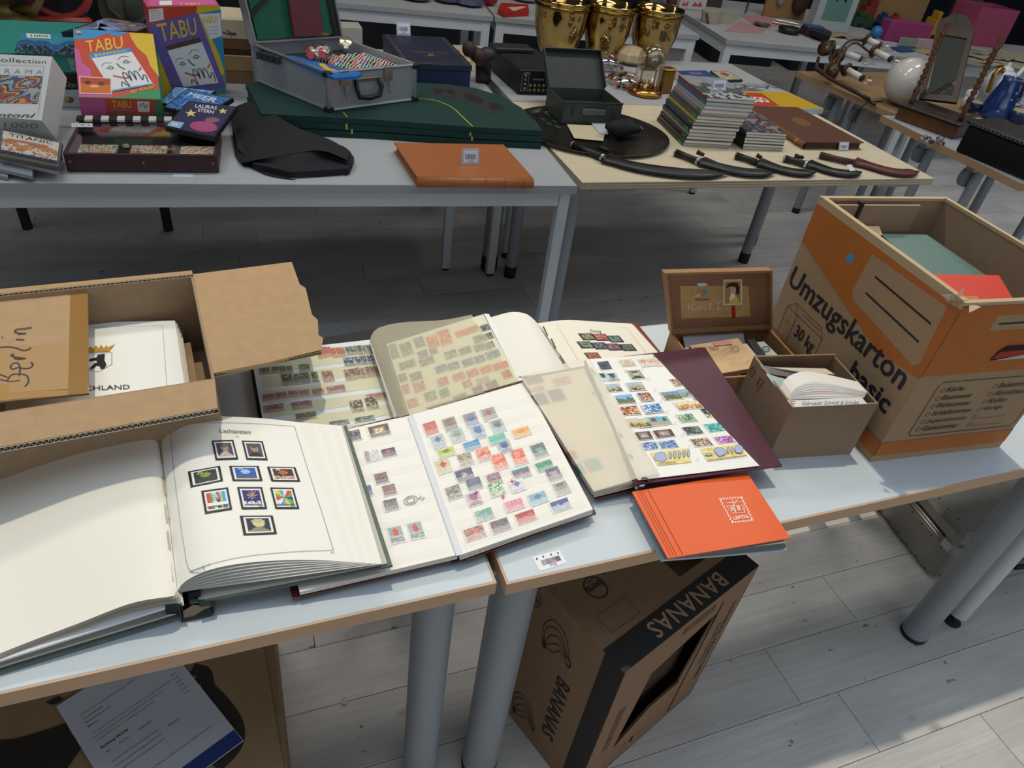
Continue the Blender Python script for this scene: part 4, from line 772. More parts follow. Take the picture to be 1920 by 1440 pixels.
# ------------------------------------------------------------ cigar box
CED = M('#846048', .5, noise=.12, ns=14, stretch=(.4, 3, 1), bump=.1); CED2 = M('#96704e', .5, noise=.1, ns=14, stretch=(.4, 3, 1))
zc = .80; a, b = P(1256, 622, zc), P(1441, 613, zc); uc = (b - a).normalized(); wc = (b - a).length; dc = .165; fc_ = Fr(a - Fr(a, uc).y * dc, uc); hc = zc - T
tc_ = thing('cigar_box', 'open wooden cigar box with gold Karel I label inside its lid', 'box', fc_(wc / 2, dc / 2, -hc)); g = G(); k = .005
g.box(fc_, (0, 0, -hc), (wc, k, 0)); g.box(fc_, (0, dc - k, -hc), (wc, dc, 0)); g.box(fc_, (0, k, -hc), (k, dc - k, 0)); g.box(fc_, (wc - k, k, -hc), (wc, dc - k, 0)); g.obj('walls', CED2, tc_)
G().box(fc_, (k, k, -hc), (wc - k, dc - k, -hc + .004)).obj('bottom', CED, tc_)
# lid, standing up
y0 = dc - .001; tl = PY(1248, 507, fc_(0, y0, 0).y + .012); trr = PY(1438, 503, fc_(wc, y0, 0).y + .012); bl0 = fc_(-.002, y0, .002); br0 = fc_(wc + .002, y0, .002)
lf_ = Fr(bl0, br0 - bl0, None, (br0 - bl0).normalized().cross(((tl + trr) / 2 - (bl0 + br0) / 2).normalized())); lf_.y = ((tl + trr) / 2 - (bl0 + br0) / 2).normalized(); lf_.z = lf_.x.cross(lf_.y).normalized()
lw = (br0 - bl0).length; lh = ((tl + trr) / 2 - (bl0 + br0) / 2).length
G().box(lf_, (k, k, -.005), (lw - k, lh - k, -.001)).obj('lid_panel', CED, tc_)
g = G(); rd_ = .011; g.box(lf_, (0, 0, -.005), (lw, k, rd_)); g.box(lf_, (0, lh - k, -.005), (lw, lh, rd_)); g.box(lf_, (0, k, -.005), (k, lh - k, rd_)); g.box(lf_, (lw - k, k, -.005), (lw, lh - k, rd_)); g.obj('lid_rim', CED2, tc_)
pl = Plane(lf_(0, 0, -.001), lf_(lw, 0, -.001), lf_(0, lh, -.001)); ar = Art(pl, .0004); gd = M('#b89868', .35, met=.15, noise=.1, ns=30)
ar.poly([(1275, 536), (1403, 536), (1407, 593), (1277, 597)], gd); ar.poly([(1380, 588), (1396, 572), (1404, 552), (1407, 593), (1340, 594)], M('#d4b27a', .3, met=.4))
ar.poly([(1356, 524), (1391, 523), (1391, 571), (1356, 572)], M('#d8ceb0', .5)); ar.line([(1358, 526), (1389, 525), (1389, 569), (1358, 570)], .0006, M('#6b5a3a', .5), True); ar.poly([(1359, 528), (1388, 527), (1388, 568), (1359, 569)], M('#9c7c50', .5))
ar.poly([(1366, 560), (1370, 552), (1378, 552), (1386, 562), (1384, 568), (1367, 568)], M('#d8b048', .5)); ar.poly([(1370, 548), (1376, 548), (1378, 558), (1368, 562)], M('#e4e0d8', .5)); ar.ell(1374, 543, 6, 7, M('#c89c7c', .5)); ar.poly([(1361, 541), (1363, 533), (1372, 529), (1382, 530), (1386, 538), (1386, 550), (1380, 552), (1379, 538), (1368, 536)], M('#26201e', .5))
ar.poly([(1371, 573), (1378, 573), (1379, 596), (1372, 596)], M('#a02420', .4)); ar.ell(1316, 533, 10, 3.5, M('#b8c4c8', .5)); ar.poly([(1308, 544), (1317, 544), (1317, 554), (1308, 554)], M('#c4703c', .5)); ar.poly([(1317, 544), (1325, 544), (1322, 555), (1316, 555)], M('#4c8cb0', .5))
for k_ in range(3): ar.poly([(1286 + 6 * k_, 560 - 4 * k_), (1312, 553 - 2 * k_), (1312, 555 - 2 * k_)], M('#d8b890', .5))
ar.text('ELEGANT', [(1303, 559), (1331, 559), (1331, 563), (1303, 563)], M('#5a4020', .5), .01)
for l_ in ([(1291, 569), (1290, 580)], [(1300, 569), (1291, 575), (1300, 580)], [(1308, 575), (1303, 577), (1303, 580), (1308, 579), (1309, 575), (1311, 580)], [(1313, 580), (1313, 575), (1318, 575)], [(1320, 578), (1325, 575), (1321, 575), (1320, 580), (1327, 579)], [(1328, 579), (1333, 568), (1330, 568), (1331, 580), (1335, 579)], [(1342, 566), (1350, 566)], [(1346, 566), (1346, 578)], [(1342, 578), (1350, 578)]): ar.line(l_, .0011, M('#ece4d4', .5))
ar.obj('label', tc_)
# things inside the cigar box
G().slab([P(1277, 612, .797), P(1392, 613, .797), P(1398, 650, .785), P(1285, 655, .785)], .0015).obj('plastic_sleeve', M('#b4aeb0', .3), None)
tag(bpy.data.objects['plastic_sleeve'], 'crumpled clear plastic sleeve at the back of the cigar box', 'sleeve')
e = G().slab([P(1293, 648, .800), P(1384, 634, .812), P(1424, 688, .803), P(1340, 702, .800)], .012).obj('envelope_stack', M('#c9a880', .6)); tag(e, 'bundle of tan envelopes with a row of pink stamps in the cigar box', 'envelope')
se = Skin(e); ar = Art(se, .0006)
for i in range(4): ar.poly([(1300 + i * 18, 645 - i * 1.8), (1316 + i * 18, 643 - i * 1.8), (1319 + i * 18, 651 - i * 1.8), (1303 + i * 18, 653 - i * 1.8)], M('#c98a80', .6))
ar.ell(1378, 654, 8, 6, M('#7c6c6c', .6), w=.0008); ar.ell(1378, 654, 5, 4, M('#7c6c6c', .6), w=.0008); ar.line([(1350, 660), (1372, 648)], .0007, M('#6c6878', .6)); ar.line([(1355, 665), (1378, 655)], .0007, M('#6c6878', .6)); ar.text('Luftpost', [(1331, 652), (1347, 652), (1347, 656), (1331, 656)], M('#4c4038', .6), .02)
ar.cline([(1350, 676), (1362, 673), (1370, 675), (1382, 670), (1392, 672)], .0006, M('#5c5468', .6)); ar.cline([(1368, 684), (1380, 680), (1392, 682), (1406, 676)], .0006, M('#5c5468', .6)); ar.obj('print', e)
e2 = G().slab([P(1386, 646, .795), P(1400, 644, .795), P(1438, 690, .793), P(1424, 694, .793)], .004).obj('envelope', M('#d4c4a8', .6)); tag(e2, 'pale envelope edge beside the tan bundle in the cigar box', 'envelope')
e3 = G().slab([P(1397, 630, .797), P(1412, 632, .797), P(1447, 680, .795), P(1430, 684, .795)], .003).obj('stamp_strip_card', M('#38363c', .5)); tag(e3, 'dark narrow card lying between the envelopes in the cigar box', 'card')
e4 = G().slab([P(1415, 642, .788), P(1432, 640, .788), P(1468, 675, .787), P(1440, 684, .787)], .008).obj('postcard_bundle', M('#b8c2b8', .6)); tag(e4, 'pale green-grey postcard with round postmark in the cigar box', 'card')
ar = Art(Skin(e4), .0006); ar.ell(1436, 655, 8, 6, M('#5c6c74', .6)); ar.ell(1436, 655, 5, 4, M('#98a4a4', .6)); ar.obj('print', e4)
# ------------------------------------------------------------ small carton with papers
z8 = .866; q = [P(1485, 764, z8), P(1648, 757, z8), P(1572, 668, z8), P(1407, 671, z8)]
b0 = [V(*(p.x + (q[0].x + q[2].x) / 2 * 0, p.y, T)) for p in q]; uq = (q[1] - q[0]).normalized(); fs_ = Fr(q[0], uq); ws = (q[1] - q[0]).length; ds = .147; hs = z8 - T
ts = thing('cardboard_box', 'small plain brown carton stuffed with papers and booklets', 'box', fs_(ws / 2, ds / 2, -hs)); g = G(); k = .004
CRB = M('#8d745e', .8, noise=.05, ns=60)
g.box(fs_, (0, 0, -hs), (ws, k, 0)); g.box(fs_, (0, ds - k, -hs), (ws, ds, .004)); g.box(fs_, (0, k, -hs), (k, ds - k, .002)); g.box(fs_, (ws - k, k, -hs), (ws, ds - k, 0)); g.obj('walls', CRB, ts)
G().box(fs_, (k, k, -hs), (ws - k, ds - k, -hs + .004)).obj('bottom', CRB, ts)
g = G()
corr(g, fs_(-.0005, 0, .002), fs_(-.0005, ds, .002), fs_.x * .0045, M('#bda988', .9), M('#4a3826', .9), .006); g.obj('corrugated_edge', None, ts)
ar = Art(Plane(fs_(0, 0, 0), fs_(0, ds, 0), fs_(0, 0, -hs)), .0006); bk2 = M('#3a2c26', .7)
ar.ell(1411, 697, 5, 9, bk2, .2, w=.0012); ar.ell(1411, 697, 3, 5, bk2, .2, w=.001); ar.line([(1425, 710), (1433, 716), (1424, 728), (1419, 722), (1425, 710)], .0016, bk2); ar.line([(1421, 718), (1427, 722)], .001, bk2); ar.text('PAP', [(1418, 728), (1424, 732), (1424, 736), (1418, 732)], bk2); ar.obj('recycling_mark', ts)
# papers inside
g = G()
for i in range(7): 
    o_ = i * .006; g.hexa([fs_(.02, .02 + o_, -.03), fs_(ws - .012, .02 + o_, -.03), fs_(ws - .012, .024 + o_, -.03), fs_(.02, .024 + o_, -.03), fs_(.03, .045 + o_ * 1.1, .006), fs_(ws - .008 - .002 * (i % 3), .035 + o_, .004 + .0012 * i), fs_(ws - .008, .039 + o_, .004 + .0012 * i), fs_(.03, .049 + o_ * 1.1, .006)], M(['#e2ddd6', '#d6cfc4', '#e6e2de', '#d8b8b4', '#dedad2'][i % 5], .7))
g = G(); pz_ = [P(1478, 748, .868), P(1490, 728, .882), P(1520, 716, .888), P(1560, 720, .885), P(1626, 735, .879)]
pb_ = [P(1480, 750, .867), P(1500, 749, .867), P(1540, 748, .868), P(1580, 747, .868), P(1620, 746, .869)]
for i in range(7):
    A_ = [p.lerp(q, i / 7) for p, q in zip(pz_, pb_)]; B_ = [p.lerp(q, (i + .86) / 7) for p, q in zip(pz_, pb_)]; g.ruled(A_, B_, 12, 1, M(['#e9e6e2', '#e2ded8', '#e8e2dc', '#e0dcd8', '#e0c4c2', '#e8e6e2', '#dedad6'][i], .7))
g.ruled([p + fs_.y * .03 for p in pz_], pz_, 12, 1, M('#e2ddd8', .7)); g.ruled(pz_, [p + fs_.y * .002 for p in pb_], 12, 1, M('#a8a098', .8))
o = g.obj('booklet', None); tag(o, 'curled white booklet at the front of the small brown carton', 'booklet')
o = G().slab([P(1476, 751, .8690), P(1616, 745, .8700), P(1626, 757, .8690), P(1486, 763, .8680)], .0012).obj('postcard', M('#d2d2ce', .6)); tag(o, 'grey card with handwriting standing foremost in the small carton', 'card')
ar = Art(Skin(o), .0006); ar.text('Gebrueder Schmidt & Schulze', [(1504, 753), (1610, 751), (1610, 758), (1504, 760)], M('#77777c', .6), 0, .4); ar.line([(1482, 753), (1490, 753)], .0012, M('#b8304c', .5)); ar.line([(1482, 757), (1491, 757)], .0012, M('#b8304c', .5)); ar.obj('print', o)
o = G().slab([P(1437, 700, .872), P(1455, 706, .869), P(1520, 722, .866), P(1492, 745, .862), P(1474, 750, .860)], .003).obj('envelope', M('#a3b6b4', .6)); tag(o, 'pale teal envelope at the left in the small carton', 'envelope')
o = G().slab([P(1426, 686, .872), P(1590, 712, .871), P(1588, 724, .858), P(1436, 700, .862)], .0025).obj('letter', M('#a5a098', .6)); tag(o, 'grey letter with dark handwriting lying aslant in the small carton', 'letter')
ar = Art(Skin(o), .0006); ar.cline([(1540, 708), (1548, 706), (1552, 710), (1560, 708), (1572, 712), (1580, 711)], .0016, INK); ar.cline([(1535, 711), (1545, 712), (1560, 715), (1578, 717)], .0012, INK); ar.obj('handwriting', o)
o = G().slab([P(1430, 688, .868), P(1548, 691, .872), P(1566, 702, .868), P(1440, 700, .862)], .004).obj('letter', M('#d8ccb4', .6)); tag(o, 'cream letters at the very back of the small carton', 'letter')
o = G().slab([P(1530, 718, .866), P(1596, 722, .868), P(1592, 732, .860), P(1530, 730, .860)], .0025).obj('letter', M('#c6b49c', .6)); tag(o, 'tan letter corner behind the curled booklet in the small carton', 'letter')
# ------------------------------------------------------------ orange moving box
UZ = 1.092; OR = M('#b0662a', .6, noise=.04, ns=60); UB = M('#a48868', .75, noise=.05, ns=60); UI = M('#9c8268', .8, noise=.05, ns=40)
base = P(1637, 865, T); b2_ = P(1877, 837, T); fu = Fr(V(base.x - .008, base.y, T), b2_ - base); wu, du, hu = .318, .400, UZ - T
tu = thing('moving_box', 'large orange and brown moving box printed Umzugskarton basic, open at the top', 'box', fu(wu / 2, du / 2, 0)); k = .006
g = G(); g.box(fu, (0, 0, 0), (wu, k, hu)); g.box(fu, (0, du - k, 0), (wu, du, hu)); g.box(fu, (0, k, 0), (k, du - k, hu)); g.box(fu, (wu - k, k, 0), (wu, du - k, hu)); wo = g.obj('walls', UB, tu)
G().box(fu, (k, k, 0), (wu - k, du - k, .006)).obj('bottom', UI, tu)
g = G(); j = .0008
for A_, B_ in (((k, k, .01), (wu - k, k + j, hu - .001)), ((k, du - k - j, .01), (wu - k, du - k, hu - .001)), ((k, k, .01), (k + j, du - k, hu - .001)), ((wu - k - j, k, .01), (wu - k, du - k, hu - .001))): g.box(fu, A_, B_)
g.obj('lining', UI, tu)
G().box(fu, (.02, du - .030, hu - .12), (.23, du - .024, hu - .004)).obj('inner_flap', UI, tu)
G().box(fu, (.075, du - .034, hu - .06), (.083, du - .022, hu + .003)).obj('slot', M('#2c221c', .8), tu)
rimm = M('#b79f7c', .8); g = G(); e_ = .0012
for A_, B_ in (((-e_, -e_, hu - .004), (wu + e_, k + .002, hu + .002)), ((-e_, du - k - .002, hu - .004), (wu + e_, du + e_, hu + .002)), ((-e_, k, hu - .006), (k + .004, du - k, hu + .003)), ((wu - k - .003, k, hu - .004), (wu + e_, du - k, hu + .003))): g.box(fu, A_, B_)
g.obj('rim', rimm, tu)
g = G(); rr_ = random.Random(5); c0 = fu(.004, -.002, hu)
for i in range(10):
    p = c0 + V(rr_.uniform(-.012, .012), rr_.uniform(-.01, .03), rr_.uniform(-.012, .008)); g.add([p, p + V(rr_.uniform(-.016, .016), rr_.uniform(-.02, .02), rr_.uniform(-.01, .014)), p + V(rr_.uniform(-.016, .016), rr_.uniform(-.02, .02), rr_.uniform(-.02, .004))], [(0, 1, 2)])
g.obj('torn_corner', M('#b8a590', .9), tu)
# printing: left side (x=0) local coordinates (y, z), front (y=0) local (x, z)
def face_art(fn): return fn
class FacePrint:
    def __init__(s, f, nrm, off=.0006): s.f = f; s.n = nrm; s.g = G(); s.i = 0; s.o = off
    def _p(s, a, b): return s.f(a, b) + s.n * (s.o + .00008 * s.i)
    def poly(s, pts, m): s.i += 1; s.g.add([s._p(*p) for p in pts], [tuple(range(len(pts)))], m)
    def rect(s, a0, b0, a1, b1, m): s.poly([(a0, b0), (a1, b0), (a1, b1), (a0, b1)], m)
    def line(s, pts, w, m, close=False):
        s.i += 1; pts = list(pts) + ([pts[0]] if close else [])
        P_ = [s._p(*p) for p in pts]; V_ = []
        for i, p in enumerate(P_): t = P_[min(i + 1, len(P_) - 1)] - P_[max(i - 1, 0)]; c = s.n.cross(t).normalized() * w / 2; V_ += [p + c, p - c]
        s.g.add(V_, [(2 * i, 2 * i + 1, 2 * i + 3, 2 * i + 2) for i in range(len(P_) - 1)], m)
    def cline(s, pts, w, m, n=20): q = spl([V(a, b, 0) for a, b in pts], n); s.line([(v.x, v.y) for v in q], w, m)
    def ring(s, a, b, r, w, m, n=18, rb=None): s.line([(a + r * math.cos(t), b + (rb or r) * math.sin(t)) for t in [6.2832 * i / n for i in range(n)]], w, m, True)
    def disc(s, a, b, r, m, n=18): s.poly([(a + r * math.cos(t), b + r * math.sin(t)) for t in [6.2832 * i / n for i in range(n)]], m)
    def text(s, t, o, u, v, m, bold=.02, shear=0., sp=1.):  # o = lower left corner, u = along, v = up (2-vectors)
        s.i += 1; vv, ff_ = textmesh(t, bold, shear, sp); s.g.add([s._p(o[0] + u[0] * a + v[0] * (1 - b), o[1] + u[1] * a + v[1] * (1 - b)) + s.n * .00003 * k_ for a, b, k_ in vv], ff_, m)
    def obj(s, name, par): return mk(name, s.g.v, s.g.f, s.g.m, par, s.g.mi if len(s.g.m) > 1 else None, fixn=False)
fpL = FacePrint(lambda a, b: fu(0, du - a, b), -fu.x)   # a runs from the back to the front, as one reads it
fpL.poly([(.0, hu - .012), (du, hu - .012), (du, .20), (.30, .185), (.20, .205), (.0, .255)], OR)
fpL.rect(0, hu - .0125, du, hu + .001, M('#b79f7c', .8)); 
fpL.poly([(.0, .245), (.21, .225), (.35, .20), (du, .175), (du, .225), (.0, .26)], UB) if 0 else None
fpL.poly([(.185, hu - .028), (.375, hu - .022), (.385, hu - .13), (.375, hu - .142), (.195, hu - .122), (.182, hu - .112)], UB)
fpL.line([(.215, hu - .058), (.365, hu - .062)], .0042, INK); fpL.line([(.212, hu - .094), (.362, hu - .101)], .0042, INK)
fpL.disc(.142, hu - .060, .0095, M('#4a93b8', .5))
fpL.text('Umzugskarton', (.012, .143), (.366, .0), (0, .060), INK, .02, .06)
fpL.text('basic', (.264, .100), (.112, .0), (0, .038), INK, .04)
fpL.line([(.038, .02), (.038, .118), (.058, .138), (.150, .138), (.165, .12), (.165, .02)], .0011, INK); fpL.line([(.038, .118), (.075, .118), (.165, .12)], .0011, INK); fpL.line([(.075, .118), (.075, .02)], .0011, INK); fpL.line([(.075, .118), (.058, .138)], .001, INK); fpL.line([(.09, .130), (.15, .130), (.15, .138)], .001, INK)
fpL.text('30 kg', (.088, .068), (.066, 0), (0, .036), INK, .02); fpL.line([(.048, .092), (.064, .092), (.064, .085), (.048, .085)], .001, INK, True); fpL.line([(.088, .035), (.112, .035), (.112, .025), (.088, .025)], .001, INK, True)
fpL.rect(0, .016, du, .050, OR)
fpL.obj('print', tu)
fpF = FacePrint(lambda a, b: fu(a, 0, b), -fu.y)
fpF.rect(0, .205, wu, hu - .006, OR); fpF.rect(.085, hu - .056, .30, hu - .026, UB); fpF.line([(.098, hu - .043), (.28, hu - .041)], .004, INK); fpF.rect(0, .016, wu, .050, OR)
rc_ = [(.052, .068), (.060, .060), (.30, .060), (.308, .068), (.308, .180), (.300, .188), (.060, .188), (.052, .180)]; fpF.line(rc_, .0014, INK, True)
for i, t_ in enumerate(('Küche', 'Esszimmer', 'Wohnzimmer', 'Schlafzimmer', 'Jugendzimmer', 'Gästezimmer')):
    z_ = .165 - i * .0185; fpF.ring(.068, z_ + .004, .0045, .0009, INK); fpF.text(t_, (.077, z_ - (.002 if i in (4,) else 0)), (.0078 * len(t_), 0), (0, .0105), INK, .008, .25)
for i, t_ in enumerate(('Badezimmer', 'Abstellraum', 'Keller', 'Garage', '', '')):
    z_ = .165 - i * .0185; fpF.ring(.188, z_ + .004, .0045, .0009, INK)
    if t_: fpF.text(t_, (.197, z_), (.0075 * len(t_), 0), (0, .0105), INK, .008, .25)
    else: fpF.line([(.197, z_), (.265, z_)], .0008, INK)
# hand hole in the front with red thing visible
fpF.poly([(.13, .232), (.215, .232), (.215, .250), (.205, .262), (.150, .262), (.138, .252)], M('#2a1512', .8)); fpF.poly([(.132, .236), (.215, .240), (.215, .252), (.14, .250)], M('#a82c20', .5)); fpF.poly([(.134, .232), (.215, .232), (.215, .242)], M('#b8b8bc', .5))
fpF.obj('print', tu)
# contents
o = G().hexa([fu(.02, .15, .10), fu(.09, .15, .10), fu(.12, .375, .10), fu(.02, .375, .10), fu(.085, .15, .276), fu(.14, .15, .276), fu(.150, .375, .286), fu(.085, .375, .286)]).obj('ring_folder', M('#44564f', .55)) if 0 else None
tq_ = [P(1650, 438, UZ - .055), P(1738, 440, UZ - .055), P(1850, 517, UZ - .065), P(1742, 516, UZ - .065)]
ob = thing('folder', 'teal padded folder lying inside the moving box', 'folder', V(tq_[0].x, tq_[0].y, UZ - .09)); G().slab(tq_, .006).obj('cover', M('#54706b', .45), ob); G().slab([p - V(-.006, .0, .007) for p in tq_], .03).obj('pages', M('#3b352f', .7), ob)
tq_ = [P(1736, 514, UZ - .050), P(1873, 516, UZ - .050), P(1903, 568, UZ - .050), P(1800, 572, UZ - .05)]
tq_ = [fu(.012, .175, hu - .048), fu(.232, .165, hu - .040), fu(.232, .012, hu - .040), fu(.012, .012, hu - .048)]
ob = thing('book', 'bright red book lying in the front of the moving box', 'book', tq_[0] - V(0, 0, .05)); sl = G().slab([P(1736, 514, UZ - .030), P(1873, 516, UZ - .030), P(1903, 566, UZ - .030), P(1802, 570, UZ - .030)], .004).obj('cover', M('#c73420', .4), ob)
G().slab([P(1742, 518, UZ - .036), P(1868, 520, UZ - .036), P(1896, 566, UZ - .036), P(1802, 572, UZ - .036)], .03).obj('pages', M('#d0c8ba', .7), ob)
ar = Art(Skin(sl), .0005); ar.poly([(1806, 556), (1832, 555), (1838, 567), (1806, 569)], M('#b07a48', .5)); ar.line([(1810, 559), (1830, 558), (1833, 565)], .001, M('#c8402c', .5)); ar.obj('title_label', ob)
o = G().slab([P(1615, 423, UZ - .045), P(1648, 424, UZ - .045), P(1655, 440, UZ - .05), P(1636, 446, UZ - .05)], .002).obj('cardboard_scrap', M('#a8907a', .8)); tag(o, 'pale cardboard scrap behind the teal folder in the moving box', 'cardboard')
o = G().box(fu, (.012, .02, .006), (wu - .012, du - .04, hu - .13)).obj('packed_books', M('#4a3c34', .7)); tag(o, 'dark packed books filling the lower part of the moving box', 'books')
# ------------------------------------------------------------ barcode sticker
o = G().slab([P(998, 1044, T + .0006), P(1049, 1031, T + .0006), P(1063, 1055, T + .0006), P(1012, 1071, T + .0006)], .0003).obj('price_sticker', M('#e8e6ee', .5)); tag(o, 'white barcode sticker on the front table near the joint', 'sticker')
ar = Art(Skin(o), .0003, .00002); h = homog([(998, 1044), (1049, 1031), (1063, 1055), (1012, 1071)])
r2 = random.Random(3); x = .18
while x < .86:
    w_ = r2.choice((.008, .008, .014, .02)); ar.poly([h(x, .38), h(x + w_, .38), h(x + w_, .74), h(x, .74)], INK); x += w_ + r2.choice((.010, .014, .02))
for u_, v_ in ((.1, .22), (.33, .18), (.62, .18), (.88, .2)): ar.poly([h(u_ - .03, v_), h(u_, v_ - .09), h(u_ + .03, v_), h(u_, v_ + .09)], INK)
ar.text('521', [h(.4, .78), h(.58, .78), h(.58, .9), h(.4, .9)], INK); ar.poly([h(.58, .6), h(.66, .6), h(.64, .95), h(.59, .95)], M('#e8a0b4', .5)); ar.obj('print', o)
# ------------------------------------------------------------ banana box on the floor
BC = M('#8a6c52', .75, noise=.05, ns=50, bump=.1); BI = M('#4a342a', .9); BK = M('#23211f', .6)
zb_ = .50; p0 = P(1171, 1262, zb_); p1 = P(1423, 1061, zb_); fbn = Fr(V(p0.x, p0.y, 0), V(p1.x - p0.x, p1.y - p0.y, 0)); wb, db, hb = .443, .24, .372; _fb = fbn; SX, SZ = (p1 - p0).length / wb, zb_ / hb
class _SF:
    x, y, z = _fb.x, _fb.y, _fb.z
    def __call__(s, a, b, c): return _fb(a * SX, b, c * SZ)
fbn = _SF()
tbn = thing('banana_box', 'brown banana carton standing on edge on the floor, printed BANANAS in black', 'box', fbn(wb / 2, db / 2, 0)); k = .005
g = G(); g.box(fbn, (0, db - k, 0), (wb, db, hb)); g.box(fbn, (0, 0, 0), (k, db - k, hb)); g.box(fbn, (wb - k, 0, 0), (wb, db - k, hb)); g.box(fbn, (k, 0, 0), (wb - k, db - k, k)); g.obj('walls', BC, tbn)
# upper side with oval hand holes: built as strips around two openings
g = G(); H1 = (.13, .085, .055); H2 = (.285, .105, .050)
def top_panel(g):
    xs = [0, .205, .305, .435, wb] if 0 else [0, .125, .18, .265, .36, wb]
    g.box(fbn, (k, k, hb - k), (xs[1], db - k, hb)); g.box(fbn, (xs[2], k, hb - k), (xs[3], db - k, hb)); g.box(fbn, (xs[4], k, hb - k), (wb - k, db - k, hb))
    g.box(fbn, (xs[1], k, hb - k), (xs[2], .165, hb)); g.box(fbn, (xs[1], .20, hb - k), (xs[2], db - k, hb)); g.box(fbn, (xs[3], k, hb - k), (xs[4], .075, hb)); g.box(fbn, (xs[3], .135, hb - k), (xs[4], db - k, hb))
top_panel(g); g.obj('top_panel', BC, tbn)
# open face (bottom of the carton) with big slanted hole
g = G()
def facepoly(pts, m=None): g.add([fbn(x, 0, z) for x, z in pts] + [fbn(x, .004, z) for x, z in pts], [tuple(range(len(pts))), tuple(range(2 * len(pts) - 1, len(pts) - 1, -1))] + [(i, (i + 1) % len(pts), (i + 1) % len(pts) + len(pts), i + len(pts)) for i in range(len(pts))], m)
facepoly([(0, 0), (0, hb), (.095, hb), (.125, .285), (.115, .20), (.098, .085), (.10, 0)]); facepoly([(.095, hb), (wb, hb), (wb, .32), (.335, .315), (.125, .285)]); facepoly([(.335, .315), (wb, .32), (wb, 0), (.30, 0), (.305, .13), (.33, .29)]); facepoly([(.10, 0), (.098, .085), (.20, .135), (.305, .135), (.30, 0)])
g.obj('open_face', BC, tbn)
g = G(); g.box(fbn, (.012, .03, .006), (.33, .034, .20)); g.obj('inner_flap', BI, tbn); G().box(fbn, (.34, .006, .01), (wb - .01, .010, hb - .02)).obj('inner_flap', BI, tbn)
g = G(); corr(g, fbn(.098, -.0006, .088), fbn(.20, -.0006, .138), .006, M('#a98d70', .9), M('#2c1e16', .9), .008); corr(g, fbn(.20, -.0006, .138), fbn(.305, -.0006, .138), .006, M('#a98d70', .9), M('#2c1e16', .9), .008); g.obj('corrugated_edge', None, tbn)
g = G(); g.box(fbn, (.332, -.0012, .02), (.336, .0002, .34)); g.obj('seam', M('#3a281e', .9), tbn)
fpT = FacePrint(lambda a, b: fbn(a, b, hb), V(0, 0, 1))
fpT.rect(-.0006, 0, wb + .0006, .052, BK)
fpT.text('BANANAS', (.345, .042), (-.235, 0), (0, -.033), M('#a98464', .7), .02, 0, 1.08)
fpT.ring(.090, .152, .024, .0022, BK, 24); fpT.text('favorita', (.111, .162), (-.042, 0), (0, -.017), BK, .02); fpT.text('ECUADOR', (.098, .170), (-.018, 0), (0, -.004), BK)
for a_, b_ in (((.04, .066), (.125, .066)), ((.125, .066), (.125, .106)), ((.125, .106), (.04, .106)), ((.04, .106), (.04, .066))):
    n_ = 9 if abs(a_[0] - b_[0]) > .01 else 6
    for i in range(n_): t0, t1 = (i + .1) / n_, (i + .65) / n_; fpT.line([(a_[0] + (b_[0] - a_[0]) * t0, a_[1] + (b_[1] - a_[1]) * t0), (a_[0] + (b_[0] - a_[0]) * t1, a_[1] + (b_[1] - a_[1]) * t1)], .0014, BK)
fpT.text('PRODUCE OF', (.46, .085), (-.05, 0), (0, -.008), BK); fpT.text('ECUADOR BANANAS', (.455, .10), (-.08, 0), (0, -.008), BK)
fpT.line([(.17, .236), (.17, .215), (.18, .205), (.255, .205), (.262, .215), (.262, .236)], .0016, BK)
for i in range(3): fpT.text('quality fruit carton', (.25, .228 - .007 * i), (-.062 + .008 * i, 0), (0, -.0045), BK); fpT.text('GUAYAQUIL ECUADOR', (.125, .232 - .0065 * i), (-.06, 0), (0, -.004), BK)
fpT.obj('print', tbn)
fpN = FacePrint(lambda a, b: fbn(0, a, b), -fbn.x)
fpN.rect(-.0006, 0, .046, hb + .0006, BK)
fpN.text('BANANAS', (.125, .232), (0, -.165), (-.036, 0), BK, .025, .0, 1.05)
def bananas(fp, cy, cz, s_, fl=1):
    T_ = lambda a, b: (cy + a * s_ * fl, cz + b * s_)
    for pts in ([(-1, -1.1), (-1.25, 0), (-.6, 1), (.5, .9), (1.3, -.2)], [(-.9, -1.1), (-1, -.1), (-.4, .6), (.4, .5), (1.2, -.4)], [(-.8, -1.1), (-.6, -.3), (0, .2), (.5, .1), (1.15, -.5)], [(-.75, -1.2), (-.3, -.7), (.2, -.25), (.7, -.3), (1.1, -.6)], [(-.7, -1.3), (0, -1.1), (.4, -.6), (.8, -.6), (1.1, -.75)]): fp.cline([T_(*p) for p in pts], .0017, BK, 16)
    fp.cline([T_(1.15, -.3), T_(1.5, -.6), T_(1.45, -.95), T_(1.15, -.8)], .004, BK, 8); fp.poly([T_(-1.05, -1.0), T_(-.7, -1.05), (T_(-.62, -1.35)), T_(-.75, -1.6), T_(-1.0, -1.35)], BK)
bananas(fpN, .150, .300, .030, -1); bananas(fpN, .185, .065, .028, -1); fpN.ring(.222, .335, .016, .0018, BK); fpN.text('favorita', (.235, .33), (-.024, 0), (0, .01), BK, .02)
fpN.obj('print', tbn)
fpO = FacePrint(lambda a, b: fbn(a, 0, b), -fbn.y)
for i in range(3): fpO.text('KEEP COOL HANDLE WITH CARE', (.19, .357 - i * .007), (.11, 0), (0, -.0045), M('#3c2c22', .8)); fpO.text('PREMIUM FRUIT KEEP DRY', (.052 + .008 * i, .24), (0, -.13), (-.005, 0), M('#3c2c22', .8))
